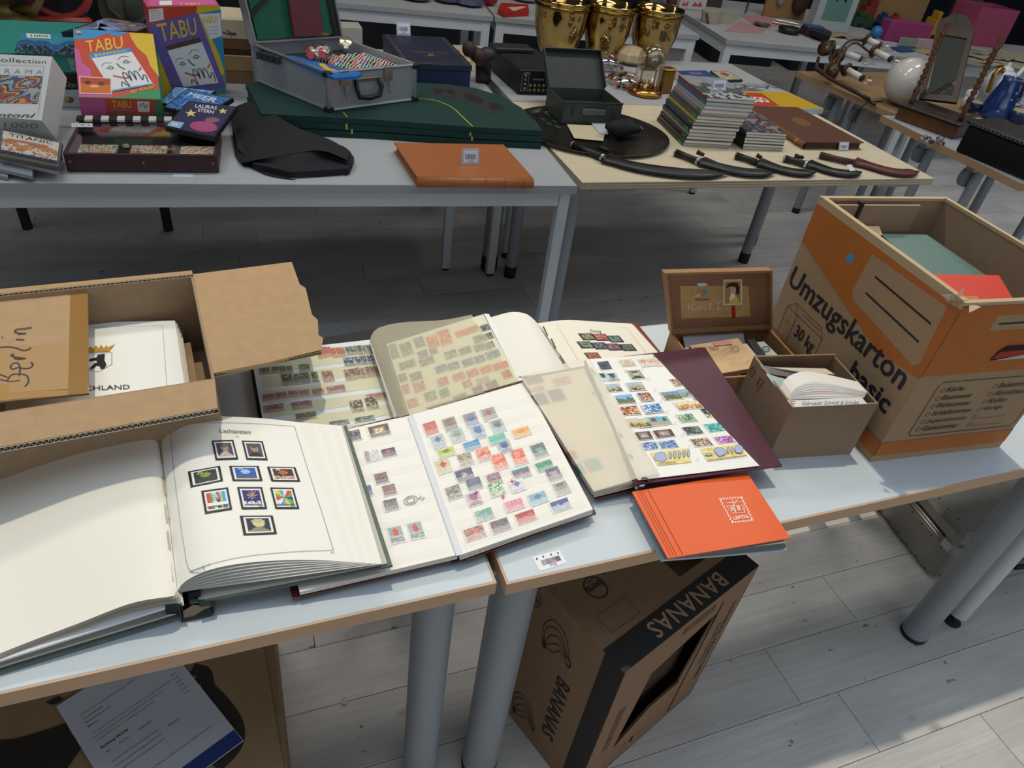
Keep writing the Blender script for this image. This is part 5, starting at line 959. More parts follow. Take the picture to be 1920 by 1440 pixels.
fpO.text('HANDLE WITH CARE', (.415, .30), (0, -.22), (-.016, 0), BK, .01); fpO.text('STORE UPRIGHT', (.39, .26), (0, -.12), (-.012, 0), BK, .01); fpO.ring(.15, .045, .010, .0012, BK); fpO.rect(.175, .036, .185, .055, BK); fpO.ring(.215, .045, .010, .0012, BK)
fpO.obj('print', tbn)
# ------------------------------------------------------------ carton with swirl print and the invoice on it
zl_ = .29; fbl = Fr((-1.0, .40, 0), (1, 0, 0)); tbl = thing('cardboard_box', 'closed brown carton with black swirl print under the front table', 'box', (-.52, .70, 0))
G().bbox(fbl, (.02, 0, 0), (.962, .62, zl_ - .004), .002).obj('body', M('#8c7355', .8, noise=.05, ns=40), tbl)
e0, e1 = P(487, 1228, zl_), P(550, 1440, zl_); u_ = (e1 - e0).normalized()
G().slab([V(-.98, .41, zl_), V(e1.x - .004 + .0, .41, zl_), V(e0.x - .003, 1.01, zl_), V(-.98, 1.01, zl_)], .003).obj('top_flap', M('#94795a', .8, noise=.05, ns=40), tbl)
s = Plane(V(-.98, .41, zl_), V(0, .41, zl_), V(0, 1, zl_)); ar = Art(s, .0006); BD = M('#2e2723', .7)
ar.cline([(360, 1255), (385, 1262), (392, 1290), (420, 1320), (445, 1360), (442, 1400), (405, 1440)], .022, BD, 24); ar.cline([(385, 1262), (372, 1275), (365, 1285)], .014, BD, 6)
ar.cline([(-40, 1400), (20, 1398), (70, 1385), (130, 1365)], .022, BD); ar.poly([(0, 1412), (60, 1400), (130, 1372), (155, 1400), (120, 1450), (-20, 1460)], BD); ar.poly([(85, 1318), (110, 1305), (120, 1312), (100, 1322)], BD); ar.obj('print', tbl)
iv = G().slab([P(105, 1325, zl_ + .004), P(303, 1196, zl_ + .004), P(457, 1389, zl_ + .004), P(242, 1549, zl_ + .004)], .0006).obj('invoice', M('#c4c6d2', .5)); tag(iv, 'white printed invoice sheet with blue corner lying on the swirl-print carton', 'paper')
s = Skin(iv); ar = Art(s, .0005, .00002); tx_ = M('#4c4c5c', .6); h = homog([(105, 1325), (303, 1196), (457, 1389), (242, 1549)])
def par(x, y0, x1, y1=None): pass
ar.poly([h(.03, .995), h(.03, .9), h(.995, .9), h(.995, .995)], M('#26397c', .5))
def tl(t_, u0, v0, wd_, ht, b=0): ar.text(t_, [h(u0, v0), h(u0 + wd_, v0), h(u0 + wd_, v0 + ht), h(u0, v0 + ht)], tx_, b)
for i, (t_, u0, w_) in enumerate((('Auktionshaus und Versteigerungen GmbH', .12, .5), ('Herrn Sammler', .12, .18), ('Musterstrasse 14', .12, .22), ('Berlin', .12, .1))): tl(t_, u0, .16 + i * .035, w_, .014)
for i in range(3): tl('Sehr geehrte Damen und Herren wir bedanken uns fuer die Teilnahme', .12, .33 + .03 * i, .72 - .1 * i, .013)
tl('Rechnung: 047/186', .12, .45, .24, .022, .03); tl('Nr.', .14, .5, .04, .014); tl('Kunde', .25, .5, .08, .014); tl('14.05.2021', .42, .5, .12, .014)
for i in range(3): tl('Briefmarken Sammlung laut Liste', .14, .58 + .04 * i, .4, .014)
for i in range(6): tl('12,00', .86, .3 + .035 * i, .05, .013)
tl('Bitte ueberweisen Sie den Betrag innerhalb von vierzehn Tagen ohne Abzug', .12, .78, .76, .015); tl('Netto', .62, .6, .1, .014)
ar.obj('print', iv)
# ------------------------------------------------------------ aluminium flight case
AL = M('#8f8c86', .4, met=.55, noise=.08, ns=25); tcs = thing('flight_case', 'riveted aluminium flight case on the floor under the right table', 'case', (2.15, .88, 0))
pA, pB = P(1741, 1088, 0), P(1645, 962, 0); vy = (pB - pA); fac = Fr(pA, V(vy.y, -vy.x, 0)); wA, dA, hA = .62, .42, .20
G().bbox(fac, (0, 0, .004), (wA, dA, .135), .012).obj('body', AL, tcs); G().bbox(fac, (0, 0, .146), (wA, dA, hA), .012).obj('lid', AL, tcs)
g = G(); g.bbox(fac, (-.006, -.006, .133), (wA + .006, dA + .006, .141), .003); g.bbox(fac, (-.004, -.004, .142), (wA + .004, dA + .004, .149), .003); g.obj('seam_profile', M('#a7a49e', .3, met=.8), tcs)
G().bbox(fac, (-.007, -.007, .118), (.045, .045, .165), .010).obj('corner_cap', M('#b3b1ad', .2, met=.9), tcs)
g = G()
for i in range(9): g.lathe(fac(-.0002, .03 + i * .045, .020), [(.0032, -.0002), (.0024, .0015), (0, .002)], None, 8, ax=-fac.x); g.lathe(fac(-.0002, .03 + i * .045, .115), [(.0032, -.0002), (.0024, .0015), (0, .002)], None, 8, ax=-fac.x); g.lathe(fac(.03 + i * .05, -.0002, .020), [(.0032, -.0002), (.0024, .0015), (0, .002)], None, 8, ax=-fac.y); g.lathe(fac(.03, .06 + i * .04, hA), [(.0032, 0), (.0024, .0015), (0, .002)], None, 8)
o = g.obj('rivets', M('#4c4a47', .5), tcs); o['kind'] = 'stuff'
g = G(); g.tube([fac(.24, -.003, .07), fac(.24, -.03, .07), fac(.34, -.03, .07), fac(.34, -.003, .07)], .008, n=8); g.obj('handle', DKP, tcs)
# bits on the floor
for i, (x, y) in enumerate(((645, 1317),)):
    o = G().ball(P(x, y, .004) , .006, None, 8, .6).obj('paper_scrap', M('#b9bcc4', .8)); tag(o, 'tiny crumpled white paper scrap on the floor left of the table legs', 'scrap')
# ------------------------------------------------------------ back left table
def gamebox(name, label, BL, BR, TR, TL, zb, zt, th, face, side):
    c = [P(*BL, zb), P(*BR, zb), P(*TR, zt), P(*TL, zt)]; c[2] = Plane(c[0], c[1], c[3]).hit(*TR); t = thing(name, label, 'game box', V((c[0].x + c[1].x) / 2, c[0].y, T)); n = (c[1] - c[0]).cross(c[3] - c[0]).normalized(); n = -n if n.dot(EYE - c[0]) < 0 else n
    G().add([p for p in c] + [p - n * th for p in c], [(0, 1, 2, 3), (7, 6, 5, 4), (0, 4, 5, 1), (1, 5, 6, 2), (2, 6, 7, 3), (3, 7, 4, 0)]).obj('box', M(side, .45), t)
    t['_n'] = 0; return t, Plane(c[0], c[1], c[3]), c, n
YEL = M('#d9b52c', .45); REDM = M('#c4452c', .45); PINK = M('#c45a94', .45); BLUM = M('#2f8fc4', .45); GRN = M('#2e8a54', .45); PUR = M('#6c5ca4', .45); WH = M('#dcdcda', .5); YT = M('#e0b83c', .45)
def taboo_face(ar, q, junior):
    h = homog(q); f = lambda *p: [h(*x) for x in p]
    for pts, c in (([(.14, .40), (.30, .34), (.36, .42), (.30, .44)], '#c8a44c'), ([(.60, .30), (.72, .24), (.84, .32), (.72, .34)], '#c8a44c')):
        ar.line(f(*pts), .0025, M(c, .5), True)
    for cx, cy in ((.27, .39), (.72, .29)): ar.line([h(cx + .05 * math.cos(a), cy + .04 * math.sin(a)) for a in [i * .8 for i in range(9)]], .0035, M('#2c5ca8', .5))
    ar.cline(f((.08, .32), (.2, .24), (.36, .26)), .0025, M('#7c94b8', .5)); ar.cline(f((.55, .2), (.7, .12), (.85, .16)), .0025, M('#b85c6c', .5)); ar.cline(f((.48, .3), (.50, .4), (.58, .50)), .005, M('#3c8c5c', .5)); ar.cline(f((.22, .62), (.45, .73), (.62, .72)), .005, M('#c43c34', .5)); ar.cline(f((.88, .6), (.95, .55), (.97, .5)), .004, M('#c43c34', .5))
    ar.cline(f((.28, .95), (.34, .82), (.42, .95), (.46, .98), (.44, .78), (.48, .58), (.55, .62), (.58, .84), (.62, .58), (.68, .6), (.70, .84), (.75, .6), (.82, .62), (.84, .86), (.93, .72), (.97, .78), (.94, .95)), .003, M('#3a3a54', .5), 50)
t_, pl_, c_, n_ = gamebox('board_game', 'orange and pink word-guessing game box marked TABU Junior leaning on other boxes', (148, 183), (301, 187), (287, 64), (138, 54), .826, .955, .085, '', '#3a8a5c')
ar = Art(pl_, .0006)
A = lambda *p: [(x / 4, y / 4) for x, y in p]
ar.poly(A((550, 215), (1148, 255), (1205, 745), (592, 730)), REDM); ar.poly(A((550, 215), (960, 243), (880, 275), (800, 250), (700, 290), (600, 295), (553, 290)), BLUM); ar.poly(A((970, 245), (1148, 255), (1195, 580), (1130, 500), (1100, 420), (1030, 360), (985, 290)), YEL); ar.poly(A((556, 352), (600, 385), (615, 470), (680, 520), (690, 600), (590, 575), (575, 540)), PINK); ar.poly(A((590, 575), (835, 590), (840, 730), (592, 730)), PINK); ar.poly(A((850, 728), (940, 715), (1080, 680), (1200, 665), (1205, 745)), GRN)
ar.poly(A((665, 405), (970, 360), (1150, 635), (845, 690)), WH); ar.poly(A((665, 405), (970, 360), (990, 390), (690, 440)), BLUM); ar.text('junior', A((700, 408), (955, 372), (965, 390), (712, 430)), YT, .03)
ar.text('TABU', A((640, 310), (915, 275), (925, 365), (655, 395)), YT, .01); taboo_face(ar, A((690, 425), (985, 385), (1140, 630), (840, 680)), 1)
ar.poly(A((595, 575), (835, 590), (840, 712), (600, 708)), M('#d8cdb8', .5)); ar.poly(A((603, 582), (828, 596), (832, 705), (606, 700)), M('#d06a24', .5)); ar.poly(A((603, 582), (828, 596), (830, 640), (605, 630)), M('#b8402c', .5)); ar.ell(165, 156, 6, 3.5, M('#4a2c20', .5)); ar.ell(190, 158, 7, 3.5, M('#5c3828', .5)); ar.ell(178, 163, 9, 2.5, M('#d8b870', .5))
ar.poly(A((845, 680), (1140, 630), (1146, 640), (850, 692)), BLUM); ar.text('für Kinder', A((980, 680), (1160, 635), (1168, 660), (985, 708)), YT, .02, .3)
ar.poly(A((570, 232), (612, 235), (614, 262), (572, 258)), M('#c83830', .5)); ar.text('M', A((578, 236), (604, 238), (606, 258), (580, 256)), WH, .04); ar.obj('cover_art', t_)
dn = (c_[0] - c_[3]).normalized(); pl2 = Plane(c_[0], c_[1], c_[0] - n_ * .1); ar = Art(pl2, .0006)
ar.poly(A((592, 735), (790, 740), (800, 865), (612, 868)), PINK); ar.poly(A((785, 748), (1160, 750), (1165, 858), (800, 855)), REDM); ar.text('TABU', A((840, 752), (980, 756), (985, 808), (845, 805)), YT, .01); ar.text('junior', A((832, 812), (1000, 820), (1002, 838), (834, 832)), BLUM, .03); ar.poly(A((1028, 758), (1120, 760), (1122, 840), (1036, 836)), WH); ar.cline(A((1045, 775), (1060, 800), (1075, 770), (1090, 810), (1105, 780)), .002, INK); ar.obj('side_print', t_)
t_, pl_, c_, n_ = gamebox('board_game', 'tall purple word-guessing game box marked TABU NEU standing behind the junior one', (305, 180), (422, 174), (411, 10), (276, 14), .745, 1.03, .07, '', '#b84a5c')
ar = Art(pl_, .0006)
ar.poly(A((1105, 50), (1650, 40), (1692, 705), (1215, 730)), YEL); ar.poly(A((1105, 50), (1480, 45), (1470, 95), (1110, 180)), REDM); ar.poly(A((1500, 100), (1655, 70), (1690, 560), (1640, 400)), M('#2c8ab8', .45)); ar.poly(A((1640, 560), (1692, 560), (1695, 705), (1600, 705)), M('#3aa08c', .45)); ar.poly(A((1112, 180), (1480, 92), (1695, 655), (1310, 725), (1160, 340)), PUR)
ar.poly(A((1495, 105), (1650, 95), (1665, 270), (1575, 295)), WH); ar.text('NEU!', A((1518, 130), (1630, 120), (1635, 165), (1530, 178)), YT, .04)
for i in range(3): ar.text('mit 3 neuen', A((1540, 195 + i * 25), (1630, 190 + i * 25), (1632, 202 + i * 25), (1545, 207 + i * 25)), M('#5c84b8', .5))
ar.poly(A((1115, 70), (1222, 58), (1228, 145), (1120, 165)), WH); ar.text('JETZT', A((1128, 75), (1180, 70), (1182, 88), (1130, 92)), REDM, .03)
for i in range(3): ar.text('ganz neu', A((1130, 98 + i * 18), (1205, 92 + i * 18), (1206, 102 + i * 18), (1132, 108 + i * 18)), M('#7c8cb0', .5))
ar.text('TABU', A((1170, 180), (1460, 130), (1480, 255), (1210, 315)), YT, .01); ar.poly(A((1240, 345), (1500, 280), (1638, 620), (1375, 650)), WH); ar.poly(A((1240, 345), (1498, 278), (1512, 312), (1255, 378)), M('#5c3c2c', .5)); taboo_face(ar, A((1255, 380), (1512, 315), (1638, 620), (1378, 650)), 0); ar.obj('cover_art', t_)
pl2 = Plane(c_[3], c_[2], c_[3] - n_ * .1); ar = Art(pl2, .0006); ar.poly(A((1115, -4), (1600, -4), (1640, 36), (1110, 46)), PINK); ar.text('TABU', A((1340, 22), (1500, 20), (1504, 38), (1344, 40)), YT, .02); ar.poly(A((1195, 8), (1290, 6), (1290, 40), (1197, 42)), WH); ar.obj('side_print', t_)
# white landscape puzzle box
t_, pl_, c_, n_ = gamebox('puzzle_box', 'white 1000 piece puzzle box with a street painting at the left edge', (-40, 216), (78, 226), (98, 106), (-40, 100), .825, .940, .09, '', '#c4c4c2')
ar = Art(pl_, .0006); gt = M('#8a8a88', .6); dk = M('#4c4a48', .6)
ar.text('Collection', A((-80, 425), (350, 450), (345, 480), (-80, 462)), dk); ar.text('PANORAMA', A((-330, 505), (325, 525), (318, 560), (-330, 545)), gt, 0, 0, 1.6); ar.line(A((-80, 485), (330, 497), (288, 865)), .0009, gt); ar.text('Clementoni', A((-260, 845), (270, 850), (262, 885), (-260, 872)), dk, .02, .3)
ar.obj('cover_text', t_); picture(pl_, A((-150, 560), (322, 570), (285, 780), (-150, 772)), 'mix', ['#3c4c74', '#8c4c30', '#c88c3c', '#28304c', '#6c7c9c', '#a0a08c'], 48, 26, 31, 'picture', t_, off=.0008)
pl2 = Plane(c_[0], c_[1], c_[0] - n_ * .1); ar = Art(pl2, .0006); ar.text('1000', A((30, 915), (290, 925), (285, 965), (28, 955)), gt); ar.obj('side_text', t_)
# three flat boxes stacked
fst = FB((97, 202), (150, 202), T); fst = Fr(fst(-.145, 0, 0), fst.x)
def flatbox(label, z0, z1, x0, x1, d, top, side, name='puzzle_box'):
    t = thing(name, label, 'game box', fst((x0 + x1) / 2, d / 2, z0)); G().bbox(fst, (x0, 0, z0), (x1, d, z1), .002).obj('box', M(side, .45), t); return t
z_ = [0, .055, .105, .162]
t_ = flatbox('white flat game box at the bottom of the stack behind TABU Junior', 0, .0545, .02, .40, .27, '', '#b9b9b6'); ar = Art(Plane(fst(0, 0, 0), fst(.3, 0, 0), fst(0, 0, .1)), .0008)
ar.ell(130, 187, 9, 6, M('#a85c3c', .5)); ar.ell(134, 188, 4, 4, M('#6a3c8c', .5)); ar.ell(126, 186, 3, 3, M('#c8a83c', .5)); ar.obj('side_print', t_)
t_ = flatbox('black flat game box with red corner in the middle of the stack', .055, .1045, .02, .40, .26, '', '#1f1c1e'); ar = Art(Plane(fst(0, 0, 0), fst(.3, 0, 0), fst(0, 0, .1)), .0008)
ar.poly(A((412, 588), (475, 592), (478, 668), (414, 662)), M('#a82c30', .5)); ar.text('E', A((425, 602), (455, 604), (456, 655), (427, 652)), WH, .05); ar.text('Carpe', A((492, 610), (572, 616), (572, 668), (490, 660)), M('#9a948c', .5), 0, .4); ar.obj('side_print', t_)
t_ = flatbox('teal 1000 piece puzzle box with a storm picture on top of the stack', .105, .162, 0, .42, .38, '', '#2f8a80'); zt = T + .162; s = Plane(V(0, 2.7, zt), V(.1, 2.7, zt), V(0, 2.8, zt))
picture(s, [(38, 62), (150, 66), (150, 104), (27, 99)], 'land', ['#3c8ca4', '#2c5c8c', '#232a34', '#4c7c94'], 36, 24, 44, 'picture', t_, off=.0006); ar = Art(s, .001); ar.poly([(49, 63), (94, 65), (96, 73), (51, 71)], WH); ar.text('1000', [(57, 65.5), (90, 67), (91, 71), (59, 69.5)], M('#3c4450', .5), .02); ar.obj('cover_text', t_)
ar = Art(Plane(fst(0, 0, 0), fst(.3, 0, 0), fst(0, 0, .1)), .0008); ar.poly(A((505, 435), (640, 440), (640, 540), (535, 525)), M('#9ab0b0', .5)); ar.text('1000', A((535, 480), (600, 484), (602, 515), (540, 510)), M('#4c5c60', .5)); ar.obj('side_print', t_)
def tray(name, label, cat, q, z, th, m, grp=None):
    o = G().slab([P(x, y, z) for x, y in q], th).obj(name, m); return tag(o, label, cat, grp)
t_ = thing('dvd_case', 'film case with picture cover lying on the teal puzzle box', 'dvd', P(180, 50, .94)); zz = T + .163 + .015
o_ = G().slab([P(115, 60, zz), P(262, 60, zz), P(290, 46, zz), P(205, 32, zz)], .014).obj('case', BLK, t_); picture(Skin(o_), [(135, 57), (200, 34), (285, 47), (255, 59)], 'mix', ['#7c6c64', '#8c5c4c', '#4c6c9c', '#2c3c5c', '#a8988c'], 12, 8, 45, 'cover_picture', t_, off=.0006)
ar = Art(Skin(o_), .001); ar.text('ABENTEUER', [(178, 40), (196, 36), (240, 54), (222, 58)], M('#8ca4cc', .5), .02); ar.obj('cover_text', t_)
# brown case with glass top (playing cards inside)
q0, q1 = P(127, 323), P(411, 325); fcc = Fr(q0, q1 - q0); wc_ = (q1 - q0).length; dc_, hc_ = .25, .052; BR_ = M('#3a2226', .5, noise=.1, ns=80); tcc = thing('display_case', 'dark brown leather case with glass top showing playing cards', 'case', fcc(wc_ / 2, dc_ / 2, 0)); k = .008
g = G(); g.bbox(fcc, (0, 0, 0), (wc_, k, hc_), .002); g.bbox(fcc, (0, dc_ - k, 0), (wc_, dc_, hc_), .002); g.box(fcc, (0, k, 0), (k, dc_ - k, hc_)); g.box(fcc, (wc_ - k, k, 0), (wc_, dc_ - k, hc_)); g.box(fcc, (k, k, 0), (wc_ - k, dc_ - k, .004)); g.obj('frame', BR_, tcc)
G().box(fcc, (k, k, hc_ - .003), (wc_ - k, dc_ - k, hc_ - .001)).obj('glass_lid', glass('#ffffff', .1), tcc)
g = G(); g.box(fcc, (k, k, .004), (wc_ - k, dc_ - k, .030)); g.obj('inlay', M('#241c1e', .6), tcc)
s = Plane(fcc(0, 0, .030), fcc(.1, 0, .030), fcc(0, .1, .030))
for i, x in enumerate((.03, .155, .28)):
    c = G().bbox(fcc, (x, .010, .038), (x + .090, .078, .0475), .001).obj('playing_cards', M('#c9c0a8', .5), tcc); s2 = Plane(fcc(0, 0, .0475), fcc(.1, 0, .0475), fcc(0, .1, .0475)); b4 = [px(fcc(x + a, b, .0475)) for a, b in ((.003, .075), (.087, .075), (.087, .013), (.003, .013))]
    picture(s2, b4, 'mix', ['#d0c8b0', '#b8685c', '#c8bfa8', '#7c8c6c', '#d8d0b8'], 20, 10, 60 + i, 'card_face', c, off=.0006)
G().box(fcc, (.10, .10, .030), (.20, .16, .034)).obj('green_insert', M('#24382c', .6), tcc); G().box(fcc, (.20, .088, .030), (.26, .096, .033)).obj('brass_plate', M('#a8926c', .4), tcc); G().lathe(fcc(.135, .10, .034), [(.010, 0), (.007, .006), (0, .007)], None, 10).obj('game_piece', M('#b8ac88', .5), tcc)
for x in (.012, wc_ / 2, wc_ - .012): G().lathe(fcc(x, 0, hc_ * .55), [(.004, 0), (.003, .002), (0, .0025)], None, 10, ax=-fcc.y).obj('stud', M('#8c7c60', .35, met=.7), tcc)
o = G().slab([P(134, 231, .795), P(173, 231, .795), P(174, 238, .795), P(134, 238, .795)], .0006).obj('price_label', M('#c8ccd0', .6), tcc); ar = Art(Skin(o), .0004); ar.text('Lot 1081 22', [(138, 233), (170, 233), (170, 236), (138, 236)], INK); ar.obj('print', tcc)
# striped strip and DVDs
g = G(); A1, A2 = P(142, 224, .800), P(322, 226, .800)
for i in range(12):
    a, b = A1.lerp(A2, i / 12), A1.lerp(A2, (i + .97) / 12); up = V(0, .035, 0); g.slab([a, b, b + up, a + up], .006, M('#1f1c1e' if i % 2 == 0 else '#c4c0b8', .5))
o = g.obj('folding_chessboard', None); tag(o, 'edge of a folded black and white board on the brown case', 'chessboard')
def dvd(label, q, z, pal, seed, txt=None, tq=None, extra=None):
    t = thing('dvd_case', label, 'dvd', P(*q[0], z)); o = G().slab([P(x, y, z_) for (x, y), z_ in zip(q, z if isinstance(z, list) else [z] * 4)], .014).obj('case', BLK, t) if not isinstance(z, list) else None; return t, o
def dvd(label, q, zs, pal, seed, kind='mix'):
    t = thing('dvd_case', label, 'dvd', P(*q[0], zs[0])); o = G().slab([P(x, y, z) for (x, y), z in zip(q, zs)], .013).obj('case', BLK, t); c = (sum(p[0] for p in q) / 4, sum(p[1] for p in q) / 4)
    picture(Skin(o), [(c[0] + (x - c[0]) * .94, c[1] + (y - c[1]) * .94) for x, y in q], kind, pal, 28, 22, seed, 'cover_picture', t, off=.0006); return t, Skin(o)
t_, s = dvd('blue film case half hidden at the left of the film case pile', [(298, 192), (328, 162), (405, 170), (360, 206)], [.795, .795, .795, .795], ['#4c8cc4', '#7cacd4', '#3c6ca4', '#8cb4c8'], 71)
t_, s = dvd('blue underwater film case in the middle of the film case pile', [(306, 201), (350, 167), (438, 184), (384, 216)], [.812, .812, .812, .812], ['#2c5ca4', '#4c8cc4', '#244c8c', '#3c7c9c'], 72)
ar = Art(s, .001); ar.text('MEER', [(358, 174), (412, 186), (402, 193), (352, 180)], M('#c8d4e4', .5), .04); ar.poly([(310, 196), (338, 200), (332, 206), (306, 201)], M('#a8bccc', .5)); ar.obj('cover_text', t_)
t_, s = dvd('purple star film case lying topmost and tilted over the brown case', [(309, 238), (353, 189), (445, 200), (402, 258)], [.815, .830, .830, .815], ['#2c2c54', '#343460', '#28284c'], 73, 'plain')
ar = Art(s, .001); st = [(358 + (12 if i % 2 == 0 else 5) * math.sin(i * .6283), 213 - (8 if i % 2 == 0 else 3) * math.cos(i * .6283)) for i in range(10)]; ar.poly(st, M('#d8cc84', .5)); st = [(418 + (9 if i % 2 == 0 else 4) * math.sin(i * .6283), 209 - (6 if i % 2 == 0 else 2.5) * math.cos(i * .6283)) for i in range(10)]; ar.poly(st, M('#d8cc84', .5))
ar.text('LAURAS', [(367, 196), (408, 200), (406, 206), (366, 202)], WH, .02); ar.text('STERN', [(372, 204), (402, 208), (400, 214), (371, 210)], WH, .02); ar.ell(382, 238, 26, 10, M('#a84c74', .5), .1); ar.ell(398, 226, 14, 5, M('#8c5a6c', .5)); ar.poly([(313, 236), (322, 227), (346, 231), (338, 242)], M('#8cb4d0', .5)); ar.ell(328, 234, 5, 3, WH); ar.text('0', [(326, 232), (330, 232), (330, 236), (326, 236)], INK); ar.obj('cover_text', t_)
# cassette / CD stack at the left front
for i, (q, z, lab) in enumerate((([(-30, 322), (15, 332), (12, 318), (-30, 300)], .7515, 'lowest cd case of the stack at the left table edge'), ([(-30, 310), (60, 330), (64, 300), (-30, 278)], .7625, 'second cd case from the bottom at the left table edge'), ([(-20, 292), (108, 322), (117, 292), (-10, 262)], .7740, 'clear cd case under the TITANIC one at the left table edge'))):
    t_ = thing('cd_case', lab, 'cd', P(*q[0], z)); G().slab([P(x, y, z) for x, y in q], .0095).obj('case', M('#8c9096', .3), t_)
t_ = thing('cd_case', 'cd case with TITANIC cover topmost at the left table edge', 'cd', P(0, 290, .78)); o = G().slab([P(-3, 292, .786), P(110, 313, .786), P(117, 268, .792), P(6, 241, .792)], .0095).obj('case', M('#5a554c', .35), t_); s = Skin(o)
picture(s, [(6, 245), (111, 268), (107, 302), (2, 281)], 'land', ['#c9c4b8', '#b8805c', '#c8c0b4', '#a86c4c'], 32, 18, 77, 'cover_picture', t_, off=.0006); ar = Art(s, .001); ar.text('TITANIC', [(18, 250), (100, 266), (99, 272), (17, 256)], M('#3c3430', .5)); ar.poly([(2, 281), (107, 302), (106, 307), (1, 286)], M('#2c3454', .5)); ar.cline([(12, 262), (40, 266), (70, 272), (90, 276)], .012, M('#b0704c', .6)); ar.obj('cover_text', t_)
o = G().slab([P(325, 325, T + .0004), P(362, 326, T + .0004), P(362, 332, T + .0004), P(324, 331, T + .0004)], .0003).obj('price_sticker', M('#c4ccd4', .6)); tag(o, 'small white sticker on the grey table below the brown case', 'sticker')
# black bag
BG = M('#15151a', .75, noise=.2, ns=60, bump=.3); g = G()
A = [(432, 205, .765), (462, 192, .79), (490, 200, .80), (560, 240, .80), (620, 262, .79), (655, 285, .775)]; B_ = [(440, 290, .745), (452, 305, .750), (480, 300, .765), (540, 290, .780), (600, 282, .785), (652, 300, .775)]
t_ = thing('folded_bag', 'folded black fabric bag lying in front of the green card table top', 'bag', P(540, 270, T))
G().ruled(A, B_, 20, 8, None, .012).obj('upper_layer', BG, t_, True)
A = [(452, 305, .752), (480, 302, .765), (560, 284, .785), (625, 270, .787), (655, 282, .777), (663, 305, .760), (650, 325, .745)]; B2 = [(470, 300, .742), (500, 318, .742), (540, 330, .742), (580, 320, .742), (620, 318, .742), (640, 325, .742), (650, 330, .742)]
G().ruled(A, B2, 22, 6, None, .003).obj('fold', BG, t_, True)
G().ruled([(440, 290, .744), (455, 300, .744), (520, 325, .743)], [(455, 306, .743), (500, 328, .743), (553, 337, .743)], 10, 2, None, .004).obj('strap', BG, t_, True)
G().ruled([(518, 318, .746), (548, 337, .742)], [(530, 318, .746), (556, 336, .742)], 4, 1).obj('lining_edge', M('#6c6a64', .7), t_)
G().prism([P(x, y, .742) for x, y in ((436, 240), (448, 290), (478, 318), (545, 334), (600, 331), (655, 327), (664, 305), (645, 285), (560, 255), (470, 215))], .742, .760).obj('lower_layer', BG, t_)
# green folding card table top
GRNF = M('#123630', .85, noise=.1, ns=200); tgt = thing('folding_card_table_top', 'dark green felt folding card table top with yellow betting line, stacked in layers', 'card table', V(.45, 2.4, T))
out = [(460, 157), (470, 172), (490, 213), (700, 224), (885, 238), (1017, 245), (1005, 228), (978, 202), (940, 180), (895, 166), (840, 158), (700, 150), (520, 150)]
for i, z in enumerate((.802, .782, .760)):
    c = [P(x, y, .802) for x, y in out]; dz = [V((i % 2) * .004, -.004 * i, 0)] * len(c); o = G().slab([V(p.x, p.y, z) + d for p, d in zip(c, dz)], .0185).obj('panel', GRNF, tgt)
    if i == 0: gp = o
s = Plane(P(492, 212, .802), P(885, 238, .802), P(700, 155, .802)); ar = Art(s, .0006); YL = M('#b8b03c', .6)
ar.cline([(776, 185), (800, 186), (822, 190), (848, 202), (866, 218), (886, 237)], .0045, YL, 24); ar.line([(643, 210), (651, 219)], .0045, YL); ar.obj('betting_line', tgt)
g = G()
for x, y, z in ((651, 236, .793), (660, 246, .772), (882, 250, .793), (886, 260, .772)):
    a = P(x, y, z); fq_ = Fr(V(a.x, a.y - .002, z), (1, 0, 0)); yy0 = [p.y for p in [P(x, y, .802)]][0]
for x, ys in ((650, (232, 243)), (660, (242, 251)), (882, (248, 255)), (885, (256, 264))):
    Yp = P(x, ys[0] - 4, .800).y - .0065; a, b = PY(x - 1.6, ys[0], Yp), PY(x + 1.6, ys[0], Yp); c, d = PY(x + 1.6, ys[1], Yp), PY(x - 1.6, ys[1], Yp); g.add([a, b, c, d], [(0, 1, 2, 3)])
g.obj('line_marks', YL, tgt)
h = homog([(806, 163), (868, 163), (950, 208), (915, 212)]); ar = Art(s, .0006); ar.poly([(806, 163), (850, 163), (895, 176), (955, 205), (915, 212), (880, 195), (840, 182), (808, 176)], M('#2f302f', .6))
for q in (((812, 166), (828, 167), (832, 175), (815, 175)), ((834, 168), (850, 169), (856, 178), (838, 176)), ((918, 193), (932, 194), (948, 205), (920, 207))): ar.poly(q, M('#181918', .7))
ar.ell(888, 185, 20, 6.5, M('#181918', .7), .35); ar.obj('chip_tray', tgt)
# silver poker case
zk = .8035; k0, k1, k2 = P(617, 209, zk), P(776, 188, zk), P(481, 152, zk); fk = Fr(k0, k1 - k0, k2 - k0); wk = (k1 - k0).length; dk_ = (k2 - k0).length; hk = .122; ALU = M('#a3a6aa', .38, met=.35, noise=.04, ns=80); ALR = M('#b4b6b8', .28, met=.75)
tk = thing('poker_case', 'silver aluminium poker case standing open on the green card table top', 'case', fk(wk / 2, dk_ / 2, 0)); k = .006
g = G(); g.box(fk, (k, 0, .004), (wk - k, k, hk)); g.box(fk, (k, dk_ - k, .004), (wk - k, dk_, hk)); g.box(fk, (0, k, .004), (k, dk_ - k, hk)); g.box(fk, (wk - k, k, .004), (wk, dk_ - k, hk)); g.box(fk, (k, k, 0), (wk - k, dk_ - k, .008)); g.obj('shell', ALU, tk)
g = G(); r_ = .0055
for x in (0, wk):
    for y in (0, dk_): g.tube([fk(x, y, 0), fk(x, y, hk)], .008, n=8)
